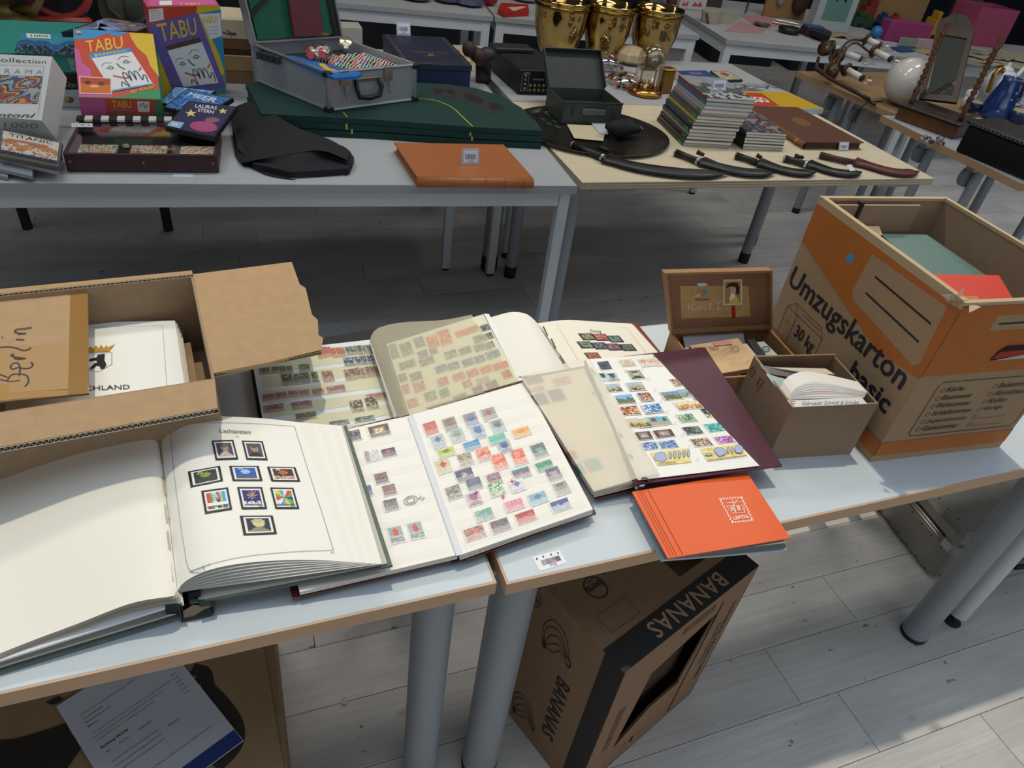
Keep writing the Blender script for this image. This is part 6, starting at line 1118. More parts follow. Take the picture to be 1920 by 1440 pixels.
for z in (.004, hk - .002):
    g.tube([fk(0, 0, z), fk(wk, 0, z)], r_, n=8); g.tube([fk(0, dk_, z), fk(wk, dk_, z)], r_, n=8); g.tube([fk(0, 0, z), fk(0, dk_, z)], r_, n=8); g.tube([fk(wk, 0, z), fk(wk, dk_, z)], r_, n=8)
g.obj('edge_profile', ALR, tk)
for x in (0, wk):
    for z in (.006, hk - .006): G().bbox(fk, (x - .012, -.012, z - .009), (x + .012, .012, z + .009), .003).obj('corner', BLK, tk)
for x in (.055, .225):
    lt = G().bbox(fk, (x - .016, -.010, hk - .042), (x + .016, -.001, hk + .004), .002).obj('latch', M('#a8a29c', .25, met=.9), tk); G().tube([fk(x - .008, -.012, hk - .045), fk(x, -.014, hk - .085), fk(x + .008, -.012, hk - .045)], .0022, n=6).obj('latch_loop', M('#b8b8b8', .2, met=.9), lt)
hl = G().tube([fk(.098, -.006, hk - .032), fk(.094, -.016, hk - .055), fk(.10, -.020, hk - .082), (fk(.14, -.021, hk - .088)), fk(.18, -.020, hk - .082), fk(.19, -.016, hk - .055), fk(.186, -.006, hk - .032)], .0075, n=10).obj('handle', BLK, tk, True); G().bbox(fk, (.09, -.007, hk - .038), (.194, -.001, hk - .026), .002).obj('handle_plate', M('#7c7c78', .3, met=.8), tk)
G().box(fk, (k, k, .01), (wk - k, dk_ - k, hk - .040)).obj('foam_tray', M('#25252a', .9), tk)
# lid
ly = fk(0, dk_, hk); lyv = (fk.y * .28 + V(0, 0, 1)).normalized(); fl_ = Fr(ly, fk.x, lyv, fk.x.cross(lyv)); lh_ = dk_ * .98
g = G(); g.box(fl_, (0, 0, -.03), (wk, lh_, -.026)); g.obj('lid_panel', ALU, tk); g = G(); g.box(fl_, (0, 0, -.03), (.006, lh_, .02)); g.box(fl_, (wk - .006, 0, -.03), (wk, lh_, .02)); g.box(fl_, (.006, 0, -.03), (wk - .006, .006, .02)); g.box(fl_, (.006, lh_ - .006, -.03), (wk - .006, lh_, .02)); g.obj('lid_rim', ALR, tk)
G().box(fl_, (.02, .012, -.026), (wk - .03, lh_ - .01, .004)).obj('green_felt', M('#14523c', .8, noise=.15, ns=30), tk); G().box(fl_, (wk - .03, .008, -.026), (wk - .006, lh_ - .01, .012)).obj('lid_lining', M('#17171a', .8), tk)
g = G(); 
g.slab([fl_(.006, .09, .008), fl_(.010, .075, .008), fl_(.155, .175, .008), fl_(.150, .19, .008)], .003); g.slab([fl_(.15, .19, .008), fl_(.155, .175, .008), fl_(.26, .29, .008), fl_(.25, .30, .008)], .003); g.obj('strap', M('#141416', .7), tk)
mb_ = Fr(fl_(.145, .010, .012), fl_.x * 1 + fl_.y * -.02, None, fl_.z); mb_.y = mb_.z.cross(mb_.x); o = thing('book', 'maroon leather booklet leaning in the poker case lid', 'book', mb_(0, 0, 0)); G().bbox(mb_, (0, 0, .001), (.115, .14, .014), .002).obj('cover', M('#5a2430', .5), o)
ar = Art(Plane(mb_(0, 0, .014), mb_(.1, 0, .014), mb_(0, .1, .014)), .0005); ar.text('Poker', [(603, 61), (616, 61), (617, 66), (604, 66)], M('#a88c4c', .4), .02); ar.obj('title', o)
# content: chips, blue booklet, bag of chips, badge
zc_ = hk - .040
def chip_rows():
    n = 0
    cols_ = ['#d8d4cc', '#26262c', '#c04840', '#2c8c4c', '#3c4c9c', '#d8d4cc', '#2c8c4c']
    for r in range(7):
        for j in range(16):
            x = wk - .022 - r * .029; y = .02 + j * .0135; cm = cols_[(r * 3 + j // 3) % 7]
            if x < .085: continue
            o = G().lathe(fk(x, y, zc_ + .012), [(.0128, 0), (.0128, .0035)], M(cm, .5), 10, ax=fk.y); o.lathe(fk(x, y + .0036, zc_ + .012), [(.0129, 0), (.0129, .0055)], M('#d4d2ca' if cm != '#d8d4cc' else '#c04840', .5), 10, ax=fk.y); q = o.obj('poker_chip'); q['label'] = {'#d8d4cc': 'white', '#26262c': 'black', '#c04840': 'red', '#2c8c4c': 'green', '#3c4c9c': 'blue'}[cm] + ' striped poker chip in the ' + ('first', 'second', 'third', 'fourth', 'fifth', 'sixth', 'seventh')[r] + ' row from the right of the silver case'; q['category'] = 'poker chip'; q['group'] = 'poker chips in the silver case'; n += 1
    return n
chip_rows()
o = G().slab([P(530, 105, .922), P(548, 104, .922), P(678, 136, .922), P(672, 143, .922), P(627, 146, .922)], .008).obj('booklet', M('#1f66ae', .4)); tag(o, 'blue plastic-wrapped booklet lying on the near side of the poker case', 'booklet')
ar = Art(Skin(o), .0006); ar.poly([(596, 120), (606, 119), (618, 128), (640, 134), (632, 136), (610, 131)], M('#d8a83c', .5)); ar.poly([(548, 106), (600, 112), (612, 119), (570, 115)], M('#3c54a4', .5)); ar.obj('print', o)
g = G(); r5 = random.Random(9)
for i in range(26): c = P(575 + r5.uniform(0, 40), 92 + r5.uniform(0, 12), .918 + r5.uniform(0, .02)); g.lathe(c, [(.012, 0), (.012, .0032)], M(['#c04854', '#d8d0cc'][i % 2], .5), 10, ax=(r5.uniform(-1, 1), r5.uniform(-1, 1), r5.uniform(.2, 1)))
t_ = thing('bag_of_chips', 'clear plastic bag of red and white chips in the poker case', 'bag', P(595, 100, .91)); o = g.obj('chips', None, t_); o['kind'] = 'stuff'; G().ball(P(597, 97, .928), .052, None, 14, .5).obj('plastic_bag', glass('#f4f4f4', .2), t_, True)
o = G().lathe(P(648, 80, .935), [(.0, -.004), (.022, -.003), (.026, .002), (.02, .008), (.008, .011), (0, .012)], None, 20, ax=(0, -.6, .8)).obj('silver_badge', M('#d8d0b0', .2, met=.9)); tag(o, 'shiny silver button in clear wrap at the corner of the poker case', 'badge')
g = G()
for i in range(9): g.lathe(P(490 + (i % 5) * 11 - (i // 5) * 4, 93 + (i % 5) * 3.2 + (i // 5) * 5, .917), [(.011, -.02), (.011, .003)], M('#2c3436', .5), 10)
o = g.obj('black_chips', None); tag(o, 'dark green and black tokens at the left back of the poker case', 'tokens', kind='stuff')
# orange leather book
OL = M('#a8643a', .42, noise=.05, ns=60, bump=.1); c = [P(782, 331, .772), P(1000, 334, .772), P(944, 271, .772), P(739, 267, .772)]; tol = thing('leather_book', 'orange-tan leather album with rounded spine at the table edge', 'book', V(.7, 2.05, T))
G().slab(c, .004).obj('cover', OL, tol); G().slab([V(p.x, p.y, .745) for p in c], .0045).obj('cover', OL, tol)
sp_ = [c[0], c[1]]; g = G(); pr_ = []
for i in range(9): a = math.pi * i / 8; pr_.append((-math.sin(a) * .014, .756 + .0155 * math.cos(a)))
ux = (c[1] - c[0]).normalized(); nY = V(ux.y, -ux.x, 0); n_ = 9; Vv = [V(q.x, q.y, 0) + nY * abs(dy) + V(0, 0, z) for q in (c[0], c[1]) for dy, z in pr_]; g.add(Vv, [(i, i + 1, i + 10, i + 9) for i in range(8)] + [tuple(range(9)), tuple(range(17, 8, -1))]); g.obj('spine', OL, tol, True)
for t in (.08, .25, .42, .58, .75, .92):
    m_ = c[0].lerp(c[1], t); G().tube([V(m_.x, m_.y, 0) + nY * (abs(dy) + .0006) + V(0, 0, z) for dy, z in pr_], .0016, n=6).obj('raised_band', OL, tol)
G().hexa([V(c[0].x + .006, c[0].y + .003, .745), V(c[1].x - .005, c[1].y + .003, .745), V(c[2].x - .005, c[2].y - .004, .745), V(c[3].x + .008, c[3].y - .004, .745), V(c[0].x + .006, c[0].y + .003, .7678), V(c[1].x - .005, c[1].y + .003, .7678), V(c[2].x - .005, c[2].y - .004, .7678), V(c[3].x + .008, c[3].y - .004, .7678)]).obj('pages', M('#8a6a50', .8), tol)
def tent(label, px0, px1, z, h_, m_=None):
    a, b = P(*px0, z), P(*px1, z); u = (b - a).normalized(); n = V(u.y, -u.x, 0); t = thing('price_holder', label, 'price tag', a); w_ = (b - a).length
    G().slab([a, b, b + V(0, 0, h_) - n * .012, a + V(0, 0, h_) - n * .012], .0015).obj('clear_holder', M('#b8bcc4', .3), t); fr_ = Fr(a + n * .0012, u, None, n); q = [a + n * .002 + u * w_ * .1 + V(0, 0, h_ * .15) - n * .0018, a + n * .002 + u * w_ * .9 + V(0, 0, h_ * .15) - n * .0018, a + n * .002 + u * w_ * .9 + V(0, 0, h_ * .9) - n * .0108, a + n * .002 + u * w_ * .1 + V(0, 0, h_ * .9) - n * .0108]
    G().slab(q, .0004).obj('label_card', M('#dcdcea', .5), t); pp = [px(v) for v in q]; hh = homog([pp[3], pp[2], pp[1], pp[0]]); ar = Art(Plane(q[0], q[1], q[3]), .0006)
    for i in range(12): x = .12 + i * .065; ar.poly([hh(x, .32), hh(x + (.02 if i % 3 else .035), .32), hh(x + (.02 if i % 3 else .035), .75), hh(x, .75)], INK)
    ar.text('519', [hh(.35, .8), hh(.65, .8), hh(.65, .94), hh(.35, .94)], INK); ar.obj('print', t); return t
tent('clear price holder with barcode standing on the orange leather book', (866, 308), (898, 308), .773, .045)
# navy presentation box
zn = .860; c = [P(757, 117, zn), P(884, 122, zn), P(813, 63, zn), P(700, 57, zn)]; NV = M('#20263c', .55); tnv = thing('presentation_box', 'dark navy presentation box with gold border and emblem on its lid', 'box', V(c[0].x, c[0].y, T))
fn_ = Fr(V(c[0].x, c[0].y, T), V(c[1].x - c[0].x, c[1].y - c[0].y, 0)); wn = (c[1] - c[0]).length; dn_ = .42
G().bbox(fn_, (0, 0, 0), (wn, dn_, .095), .002).obj('base', M('#1d2748', .5), tnv); G().bbox(fn_, (-.003, -.003, .096), (wn + .003, dn_ + .003, zn - T), .002).obj('lid', NV, tnv)
s = Plane(fn_(0, 0, zn - T), fn_(.1, 0, zn - T), fn_(0, .1, zn - T)); ar = Art(s, .0005); GD = M('#8c6c44', .4, met=.3); I_ = lambda x, y: px(fn_(x, y, zn - T))
ar.line([I_(.014, .014), I_(wn - .014, .014), I_(wn - .014, dn_ - .014), I_(.014, dn_ - .014)], .004, GD, True); ar.text('PRESENTATION', [I_(.06, .17), I_(wn - .06, .17), I_(wn - .06, .145), I_(.06, .145)], GD, .01); ar.ell(*I_(wn / 2, .12), 6, 2.5, GD); ar.line([I_(.09, .11), I_(wn - .09, .11)], .004, GD); ar.line([I_(.11, .095), I_(wn - .11, .095)], .003, GD); ar.obj('gold_print', tnv)
tent('clear price holder standing at the back of the navy box lid', (744, 66), (770, 67), zn + .001, .05)
# brown binocular-like leather cans
BW = M('#33231e', .6, noise=.2, ns=50); tb_ = thing('carved_figure', 'dark brown carved wooden figure standing beside the navy box', 'figure', P(900, 157, T)); 
G().tube([P(905, 155, .742), P(903, 120, .80), P(903, 112, .83)], [.030, .026, .030], None, 12).obj('stem', BW, tb_, True); G().ball(P(880, 92, .89), .030, None, 12).obj('knob', BW, tb_, True); G().tube([P(882, 94, .885), P(898, 106, .865), P(905, 112, .85)], [.022, .030, .028], None, 12).obj('neck', BW, tb_, True)
t_ = thing('round_lens_cap', 'dark grey round lens-like disc beside the carved figure', 'lens', P(914, 118, .78)); G().ball(P(913, 102, .86), .036, None, 14, .8).obj('disc', M('#2b2d31', .5), t_, True); G().tube([P(914, 150, .741), P(913, 108, .85)], .016, n=10).obj('stand', M('#2b2d31', .5), t_)
o = G().slab([P(820, 83, T + .002), P(905, 86, T + .002), P(900, 140, T + .002), P(850, 110, T + .002)], .0015).obj('printed_sheet', M('#b3aa98', .6)); tag(o, 'pale printed sheet under the carved figure behind the navy box', 'paper'); picture(Skin(o), [(850, 92), (885, 94), (888, 125), (862, 112)], 'mix', ['#c87c50', '#8ca08c', '#c8b890', '#a89c80'], 8, 6, 90, 'picture', o, off=.0006)
# cream and beige boxes between the purple game and the poker case
fbx = FB((428, 156), (480, 158), T); t_ = thing('shoe_box', 'beige lidded carton with dotted line behind the poker case', 'box', fbx(0, .1, 0)); G().bbox(fbx, (-.02, 0, 0), (.16, .22, .045), .002).obj('base', M('#8c7052', .7), t_); G().bbox(fbx, (-.024, -.004, .046), (.164, .224, .098), .002).obj('lid', M('#a4865c', .7), t_)
t_ = thing('gift_box', 'cream and copper box with black bamboo drawing on the beige carton', 'box', fbx(0, .1, .1)); G().bbox(fbx, (-.03, .01, .115), (.15, .20, .15), .002).obj('base', M('#7c5238', .6), t_); G().bbox(fbx, (-.03, .008, .151), (.15, .20, .215), .002).obj('lid', M('#c8bca0', .6), t_)
G().box(fbx, (-.034, .004, .100), (.155, .21, .114)).obj('shelf_board', M('#3a2c24', .6), t_)
ar = Art(Plane(fbx(0, .008, .16), fbx(.1, .008, .16), fbx(0, .008, .2)), .0008); ar.cline([(418, 60), (428, 64), (442, 62)], .004, INK, 8); ar.cline([(424, 56), (430, 62), (434, 70)], .003, INK, 8); ar.cline([(430, 58), (438, 66), (444, 64)], .003, INK, 8); ar.obj('drawing', t_)
# brass urn, red mirror, glass vases at the back left
BRS = M('#6c5a34', .4, met=.6, noise=.3, ns=25); c = P(14, 76, T + .001); t_ = thing('brass_urn', 'dark brass urn with scroll handle at the top left corner', 'urn', c); G().lathe(c, [(.10, 0), (.105, .02), (.085, .04), (.09, .05), (.12, .07), (.12, .085), (.08, .10), (.05, .12), (.06, .14), (.11, .17), (.15, .23), (.16, .32)], None, 28).obj('body', BRS, t_, True)
G().tube([c + V(.05, -.02, .115), c + V(.12, -.02, .12), c + V(.145, -.02, .15), c + V(.12, -.02, .18), c + V(.15, -.02, .21)], [.014, .02, .018, .014, .02], None, 10).obj('handle', BRS, t_, True)
RDW = M('#8c2c28', .45, noise=.15, ns=20); c = P(124, 60, T + .001); t_ = thing('red_framed_stand', 'red lacquered oval framed stand behind the teal puzzle', 'frame', c); pts = [c + V(.115 * math.cos(a), .02 + .03 * math.sin(a) * 0, .17 + .12 * math.sin(a)) for a in [i * math.pi / 12 for i in range(25)]]
G().tube(pts, .016, None, 8, caps=False).obj('oval_frame', RDW, t_, True); G().bbox(Fr(c, (1, 0, 0)), (-.10, -.01, 0), (.10, .05, .055), .012).obj('base', RDW, t_); G().lathe(c + V(-.02, .03, .13), [(.0, 0), (.05, .01), (.07, .03), (.06, .06)], None, 20).obj('blue_bowl', M('#2c4468', .25), t_, True)
for i, (x, y, r, lab) in enumerate(((215, 40, .05, 'greenish glass vase with twisted brown cord behind the games'), (250, 38, .055, 'clear ribbed glass vase next to the purple game box'))):
    c = P(x, y, T + .001); t_ = thing('glass_vase', lab, 'vase', c); G().lathe(c, [(r * .8, 0), (r, .03), (r * 1.05, .12), (r * .8, .2), (r, .26), (r * .97, .26), (r * .77, .2), (r * 1.0, .12), (r * .95, .03), (.001, .012)], None, 24).obj('vessel', M('#4c524a', .15, alpha=.8), t_, True)
    if i == 0: G().tube([c + V(-.04, -.055, .2), c + V(-.01, -.06, .12), c + V(.0, -.06, .06), c + V(.03, -.058, .0 + .03)], .006, n=6).obj('cord', M('#5c4038', .7), t_)
o = G().bbox(Fr(P(690, 95, T), (1, 0, 0)), (-.20, .02, 0), (-.02, .12, .09), .003).obj('white_carton', M('#a8a49a', .6)); tag(o, 'pale carton standing between the poker case and the navy box', 'box')
# ------------------------------------------------------------ plywood table: receiver, tray, cash box, knives, books
DK = M('#1c1d1f', .55, noise=.1, ns=60); zr_ = .839
a, b, c2 = P(970, 178), P(1040, 179), P(925, 132); fre = Fr(a, b - a, None); wr = .36; dr = (c2 - a).dot(fre.y); hr = .099
tr_ = thing('receiver', 'black hi-fi receiver standing with its connector back panel to the front', 'stereo', fre(wr * .4, dr / 2, 0)); wr = .21
G().bbox(fre, (0, 0, .006), (wr, dr, hr), .003).obj('housing', DK, tr_)
for x in (.02, wr - .02):
    for y in (.03, dr - .03): G().lathe(fre(x, y, 0), [(.012, 0), (.012, .007)], None, 12).obj('foot', DKP, tr_)
g = G()
for i in range(12): g.box(fre, (.012, .03 + i * (dr - .06) / 12, hr), (wr - .012, .03 + (i + .45) * (dr - .06) / 12, hr + .0012))
o = g.obj('vent_slats', M('#2b2c2e', .5), tr_); o['kind'] = 'stuff'
fpR = FacePrint(lambda x, z: fre(x, 0, z), -fre.y); lg = M('#a9a9a9', .5)
fpR.rect(.006, .012, wr - .006, hr - .008, M('#0e0e10', .5)); fpR.line([(.012, .018), (.042, .018), (.042, .082), (.012, .082)], .0016, lg, True)
fpR.text('AUDIO', (.016, .084), (.03, 0), (0, .006), lg); fpR.text('SPEAKERS', (.06, .06), (.05, 0), (0, .006), lg); fpR.obj('print', tr_)
g = G()
for r in range(2):
    for i in range(7): g.lathe(fre(.052 + i * .02, -.0008, .022 + r * .018), [(.0055, 0), (.0055, .004), (.003, .004), (.003, .009)], M('#b0b0ae' if (i + r) % 3 else '#b8964c', .3, met=.7), 10, ax=-fre.y)
for z in (.028, .045, .062, .076): g.lathe(fre(.027, -.0008, z), [(.005, 0), (.004, .006)], M('#c0b8a8', .3, met=.6), 10, ax=-fre.y)
g.obj('connector', None, tr_)
o = G().bbox(Fr(fre(.0, dr - .10, hr + .002), fre.x), (-.02, 0, 0), (.16, .09, .018), .004).obj('remote_control', M('#2c2c2e', .5)); tag(o, 'dark flat device lying on the back of the receiver', 'device')
o = G().slab([P(1012, 93, T + .003), P(1085, 92, T + .003), P(1128, 119, T + .003), P(1050, 122, T + .003)], .002).obj('paper_sheet', M('#cbc7ba', .6)); tag(o, 'pale sheet with pencil doodles behind the metal cash box', 'paper'); ar = Art(Skin(o), .0006)
for cx, cy, r in ((1080, 95, 4), (1090, 104, 6), (1100, 110, 5), (1070, 99, 3)): ar.ell(cx, cy, r * 1.6, r * .5, M('#7c7a76', .6), w=.0015)
ar.obj('drawing', o)
# gold champagne-cooler like bowls
GOLD = M('#ae935c', .08, met=1.)
for i, (x, y, r, lab) in enumerate(((1042, 102, .134, 'leftmost of the three large polished gold bowls'), (1128, 108, .122, 'middle one of the three large polished gold bowls'), (1215, 113, .124, 'rightmost of the three large polished gold bowls, behind the glass dome'))):
    c = P(x, y, T + .001); t_ = thing('gold_bowl', lab, 'bowl', c, 'polished gold bowls'); pr_ = [(.0, .0), (.06, 0), (.085, .012), (r * .75, .05), (r * .93, .12), (r * .985, .19), (r, .235), (r * 1.03, .242), (r * 1.03, .252), (r * .98, .252), (r * .95, .19), (r * .88, .11), (.05, .03), (0, .02)]
    G().lathe(c, pr_, None, 40).obj('body', GOLD, t_, True); G().lathe(c, [(r * 1.005, .215), (r * 1.03, .22), (r * 1.03, .228), (r * 1.005, .232)], None, 40).obj('rim_band', M('#8c6a2c', .2, met=1.), t_, True)
# oval black tray
c0, c1, c2, c3 = P(961, 228, .752), P(1252, 258, .752), P(1120, 271, .752), P(1080, 186, .752); cc = P(1105, 225, .745); ex = (c1 - c0) / 2; ey = (c3 - c2) / 2; cc = (c0 + c1) / 2; ey = ey - ex.normalized() * ey.dot(ex.normalized()); ex.z = ey.z = 0
ttr = thing('oval_tray', 'large black lacquered oval tray with faint green leaves under the cash box', 'tray', V(cc.x, cc.y, T)); g = G(); n = 48; V_ = []; prof = [(.0, .0), (.86, .0), (.90, .004), (.97, .011), (1.0, .012), (1.0, .009), (.96, .006), (.90, -.001)]
F_ = []
for (k_, z) in prof:
    for j in range(n): w_ = 6.28319 * j / n; V_.append(V(cc.x, cc.y, T + .003 + z) + ex * math.cos(w_) * k_ + ey * math.sin(w_) * k_)
for i in range(len(prof) - 1):
    for j in range(n): F_.append((i * n + j, i * n + (j + 1) % n, (i + 1) * n + (j + 1) % n, (i + 1) * n + j))
g.add(V_, F_); o = g.obj('plate', M('#26221f', .22, noise=.3, ns=12), ttr, True); s = Plane(V(0, 2.4, T + .0035), V(1, 2.4, T + .0035), V(0, 3, T + .0035)); ar = Art(s, .0006)
for x, y in ((1018, 224), (1030, 232), (1040, 228), (1046, 238), (1026, 214)): ar.ell(x, y, 7, 2.6, M('#2a3f26', .5), .4); 
ar.ell(1024, 209, 4, 2, M('#8c8a78', .5)); ar.obj('painted_leaves', ttr)
# metal cash box
zk2 = .7455; k0, k1, k2 = P(1052, 232, zk2), P(1160, 234, zk2), P(1029, 196, zk2); fcb = Fr(k0, k1 - k0); wc2 = (k1 - k0).length; dc2 = .185; hc2 = .080; MG = M('#3f4741', .5, met=.2, noise=.1, ns=40)
tcb = thing('cash_box', 'grey-green metal cash box with raised lid standing on the oval tray', 'cash box', fcb(wc2 / 2, dc2 / 2, 0)); k = .003
g = G(); g.box(fcb, (0, 0, 0), (wc2, k, hc2)); g.box(fcb, (0, dc2 - k, 0), (wc2, dc2, hc2)); g.box(fcb, (0, k, 0), (k, dc2 - k, hc2)); g.box(fcb, (wc2 - k, k, 0), (wc2, dc2 - k, hc2)); g.box(fcb, (k, k, 0), (wc2 - k, dc2 - k, .004)); g.obj('body', MG, tcb)
G().box(fcb, (.006, .006, .03), (wc2 - .006, dc2 - .006, .034)).obj('coin_tray', M('#222824', .6), tcb); G().bbox(fcb, (-.002, -.002, hc2 - .004), (wc2 + .002, .004, hc2 + .002), .001).obj('rim', M('#3a2c28', .6), tcb)
G().bbox(fcb, (.075, -.008, .035), (.175, -.0005, .060), .003).obj('handle', M('#59625b', .45), tcb)
for x in (.035, .205): G().bbox(fcb, (x, -.006, .028), (x + .010, -.0005, .068), .002).obj('latch', M('#353b36', .45), tcb)
lo = fcb(0, dc2, hc2); lu = (fcb.y * 1.0 + V(0, 0, 1)).normalized(); fl2 = Fr(lo, fcb.x, lu, fcb.x.cross(lu)); hl2 = .150
G().box(fl2, (0, 0, -.004), (wc2, hl2, 0)).obj('lid', M('#252a26', .5), tcb); g = G(); g.box(fl2, (0, hl2, -.004), (wc2, hl2 + .003, .022)); g.box(fl2, (-.002, 0, -.004), (.001, hl2, .022)); g.box(fl2, (wc2 - .001, 0, -.004), (wc2 + .002, hl2, .022)); g.obj('lid_rim', MG, tcb)
G().tube([fl2(.02, hl2 + .004, .01), fl2(.024, hl2 + .016, .01), fl2(.036, hl2 + .016, .01), fl2(.04, hl2 + .004, .01)], .002, n=6).obj('lid_ring', M('#2f3430', .5), tcb)
o = G().slab([fcb(.02, .07, .046), fcb(.07, .05, .046), fcb(.08, .10, .048), fcb(.03, .12, .048)], .002).obj('paper_note', M('#9aa4a8', .6)); tag(o, 'pale slip lying inside the grey-green cash box', 'paper')
o = G().slab([P(1063, 233, .7490), P(1138, 236, .7490), P(1131, 264, .7490), P(1077, 259, .7490)], .001).obj('envelope', M('#c9bc9a', .6)); tag(o, 'cream envelope lying on the oval tray before the cash box', 'envelope')
o = G().slab([P(1106, 227, .7515), P(1150, 232, .7515), P(1140, 252, .7515), P(1124, 250, .7515)], .001).obj('leaflet', M('#b9bcc0', .6)); tag(o, 'white leaflet half under the black pouch on the oval tray', 'leaflet')
g = G(); cpo = P(1165, 247, .765); V_ = []; F_ = []; nn = 14; r6 = random.Random(4)
for i in range(7):
    for j in range(nn):
        th_, ph_ = math.pi * i / 6, 6.2832 * j / nn; q = 1 + .16 * math.sin(ph_ * 3 + i) + .08 * r6.random(); V_.append(V(cpo.x, cpo.y, .7505) + V(.072 * q * math.sin(th_) * math.cos(ph_), .045 * q * math.sin(th_) * math.sin(ph_), .022 + .030 * -math.cos(th_) * (1 + .15 * math.sin(ph_ * 2)) + (.008 if i else 0)))
for i in range(6):
    for j in range(nn): F_.append((i * nn + j, i * nn + (j + 1) % nn, (i + 1) * nn + (j + 1) % nn, (i + 1) * nn + j))
g.add(V_, F_); o = g.obj('black_pouch', M('#121316', .8, bump=.3, ns=40), None, True); tag(o, 'crumpled black cloth pouch on the oval tray', 'pouch')
o = G().slab([P(1190, 239, .7470), P(1201, 236, .7470), P(1206, 242, .7470), P(1193, 244, .7470)], .0005).obj('paper_label', M('#a8aab0', .6)); tag(o, 'tiny white label at the right end of the oval tray', 'label')
# glass dome clock
c = P(1208, 176, T + .001); tdc = thing('dome_clock', 'brass torsion clock under a tall glass dome', 'clock', c); BR2 = M('#a8763a', .22, met=.9)
G().lathe(c, [(.072, 0), (.078, .004), (.078, .012), (.070, .018), (.066, .026), (.0, .028)], None, 32).obj('base', BR2, tdc, True)
G().lathe(c, [(.060, .027), (.060, .15), (.055, .175), (.042, .195), (.022, .207), (0, .211)], None, 32).obj('glass_dome', glass('#f0ece0', .2), tdc, True)
for s_ in (-1, 1): G().lathe(c + V(.035 * s_, 0, 0), [(.005, .028), (.004, .09), (.005, .10)], None, 10).obj('pillar', BR2, tdc, True)
G().bbox(Fr(c, (1, 0, 0)), (-.042, -.012, .10), (.042, .012, .108), .002).obj('plate', BR2, tdc); G().bbox(Fr(c, (1, 0, 0)), (-.030, -.015, .108), (.030, .010, .172), .004).obj('movement', M('#7c6c4c', .3, met=.7), tdc)
G().lathe(c + V(-.0, -.017, .145), [(.0, 0), (.034, 0), (.036, .003), (.0, .005)], None, 24, ax=(0, -1, 0)).obj('dial', M('#8a8474', .35, met=.4), tdc, True)
for a in range(4): G().ball(c + V(.020 * math.cos(a * 1.57 + .4), .020 * math.sin(a * 1.57 + .4), .050), .0095, None, 12).obj('pendulum_ball', M('#c8a050', .1, met=1.), tdc, True)
c = P(1248, 176, T + .001); o = G().bbox(Fr(c, (1, .15, 0)), (-.028, 0, 0), (.032, .05, .098), .003).obj('brass_carriage_clock', M('#8c6a34', .3, met=.8)); tag(o, 'small square brass box clock just right of the glass dome', 'clock')
G().bbox(Fr(c, (1, .15, 0)), (-.032, -.004, .098), (.036, .054, .106), .003).obj('top_cap', M('#a8803c', .3, met=.8), o)
# plastic bags with beads
for (x, y, rx, rz, cols_, lab, n_) in ((1130, 128, .075, .045, ['#b8b04c', '#a84c4c', '#5c94b8', '#8c8c9c', '#c8c4a0', '#6c5c7c', '#b86c4c'], 'clear bag of mixed colourful small toys behind the cash box', 60), (1170, 160, .07, .035, ['#c4502c', '#23242c', '#b8a03c', '#c8c0b0', '#8c3c44', '#2c2c34'], 'clear bag with orange and black bits left of the dome clock', 50)):
    c = P(x, y, T + .002); t_ = thing('bag_of_toys', lab, 'bag', c); g = G(); r7 = random.Random(int(x))
    for i in range(n_):
        q = V(r7.uniform(-1, 1) * rx, r7.uniform(-1, 1) * rx, 0); z0 = r7.uniform(.008, rz * 1.3 * (1 - (q.length / rx / 1.5) ** 2) + .01); g.bbox(Fr(c + q + V(0, 0, z0 - .006), (r7.uniform(-1, 1), r7.uniform(-1, 1), 0)), (-.009, -.006, 0), (.009, .006, .012), .002, M(r7.choice(cols_), .4))
    o = g.obj('small_toys', None, t_); o['kind'] = 'stuff'; G().lathe(c, [(rx * .9, 0), (rx * 1.25, .02), (rx * 1.1, rz), (rx * .6, rz * 1.6), (0, rz * 1.75)], None, 16).obj('plastic_bag', glass('#f4f4f2', .3), t_, True)
c = P(1180, 118, T + .002); t_ = thing('wrapped_parcel', 'tan tissue-wrapped bundle in clear plastic before the gold bowls', 'bundle', c); G().lathe(c, [(.05, 0), (.085, .02), (.08, .05), (.05, .075), (0, .085)], None, 11).obj('bundle', M('#b09c7c', .6, bump=.5, ns=30, noise=.15), t_)
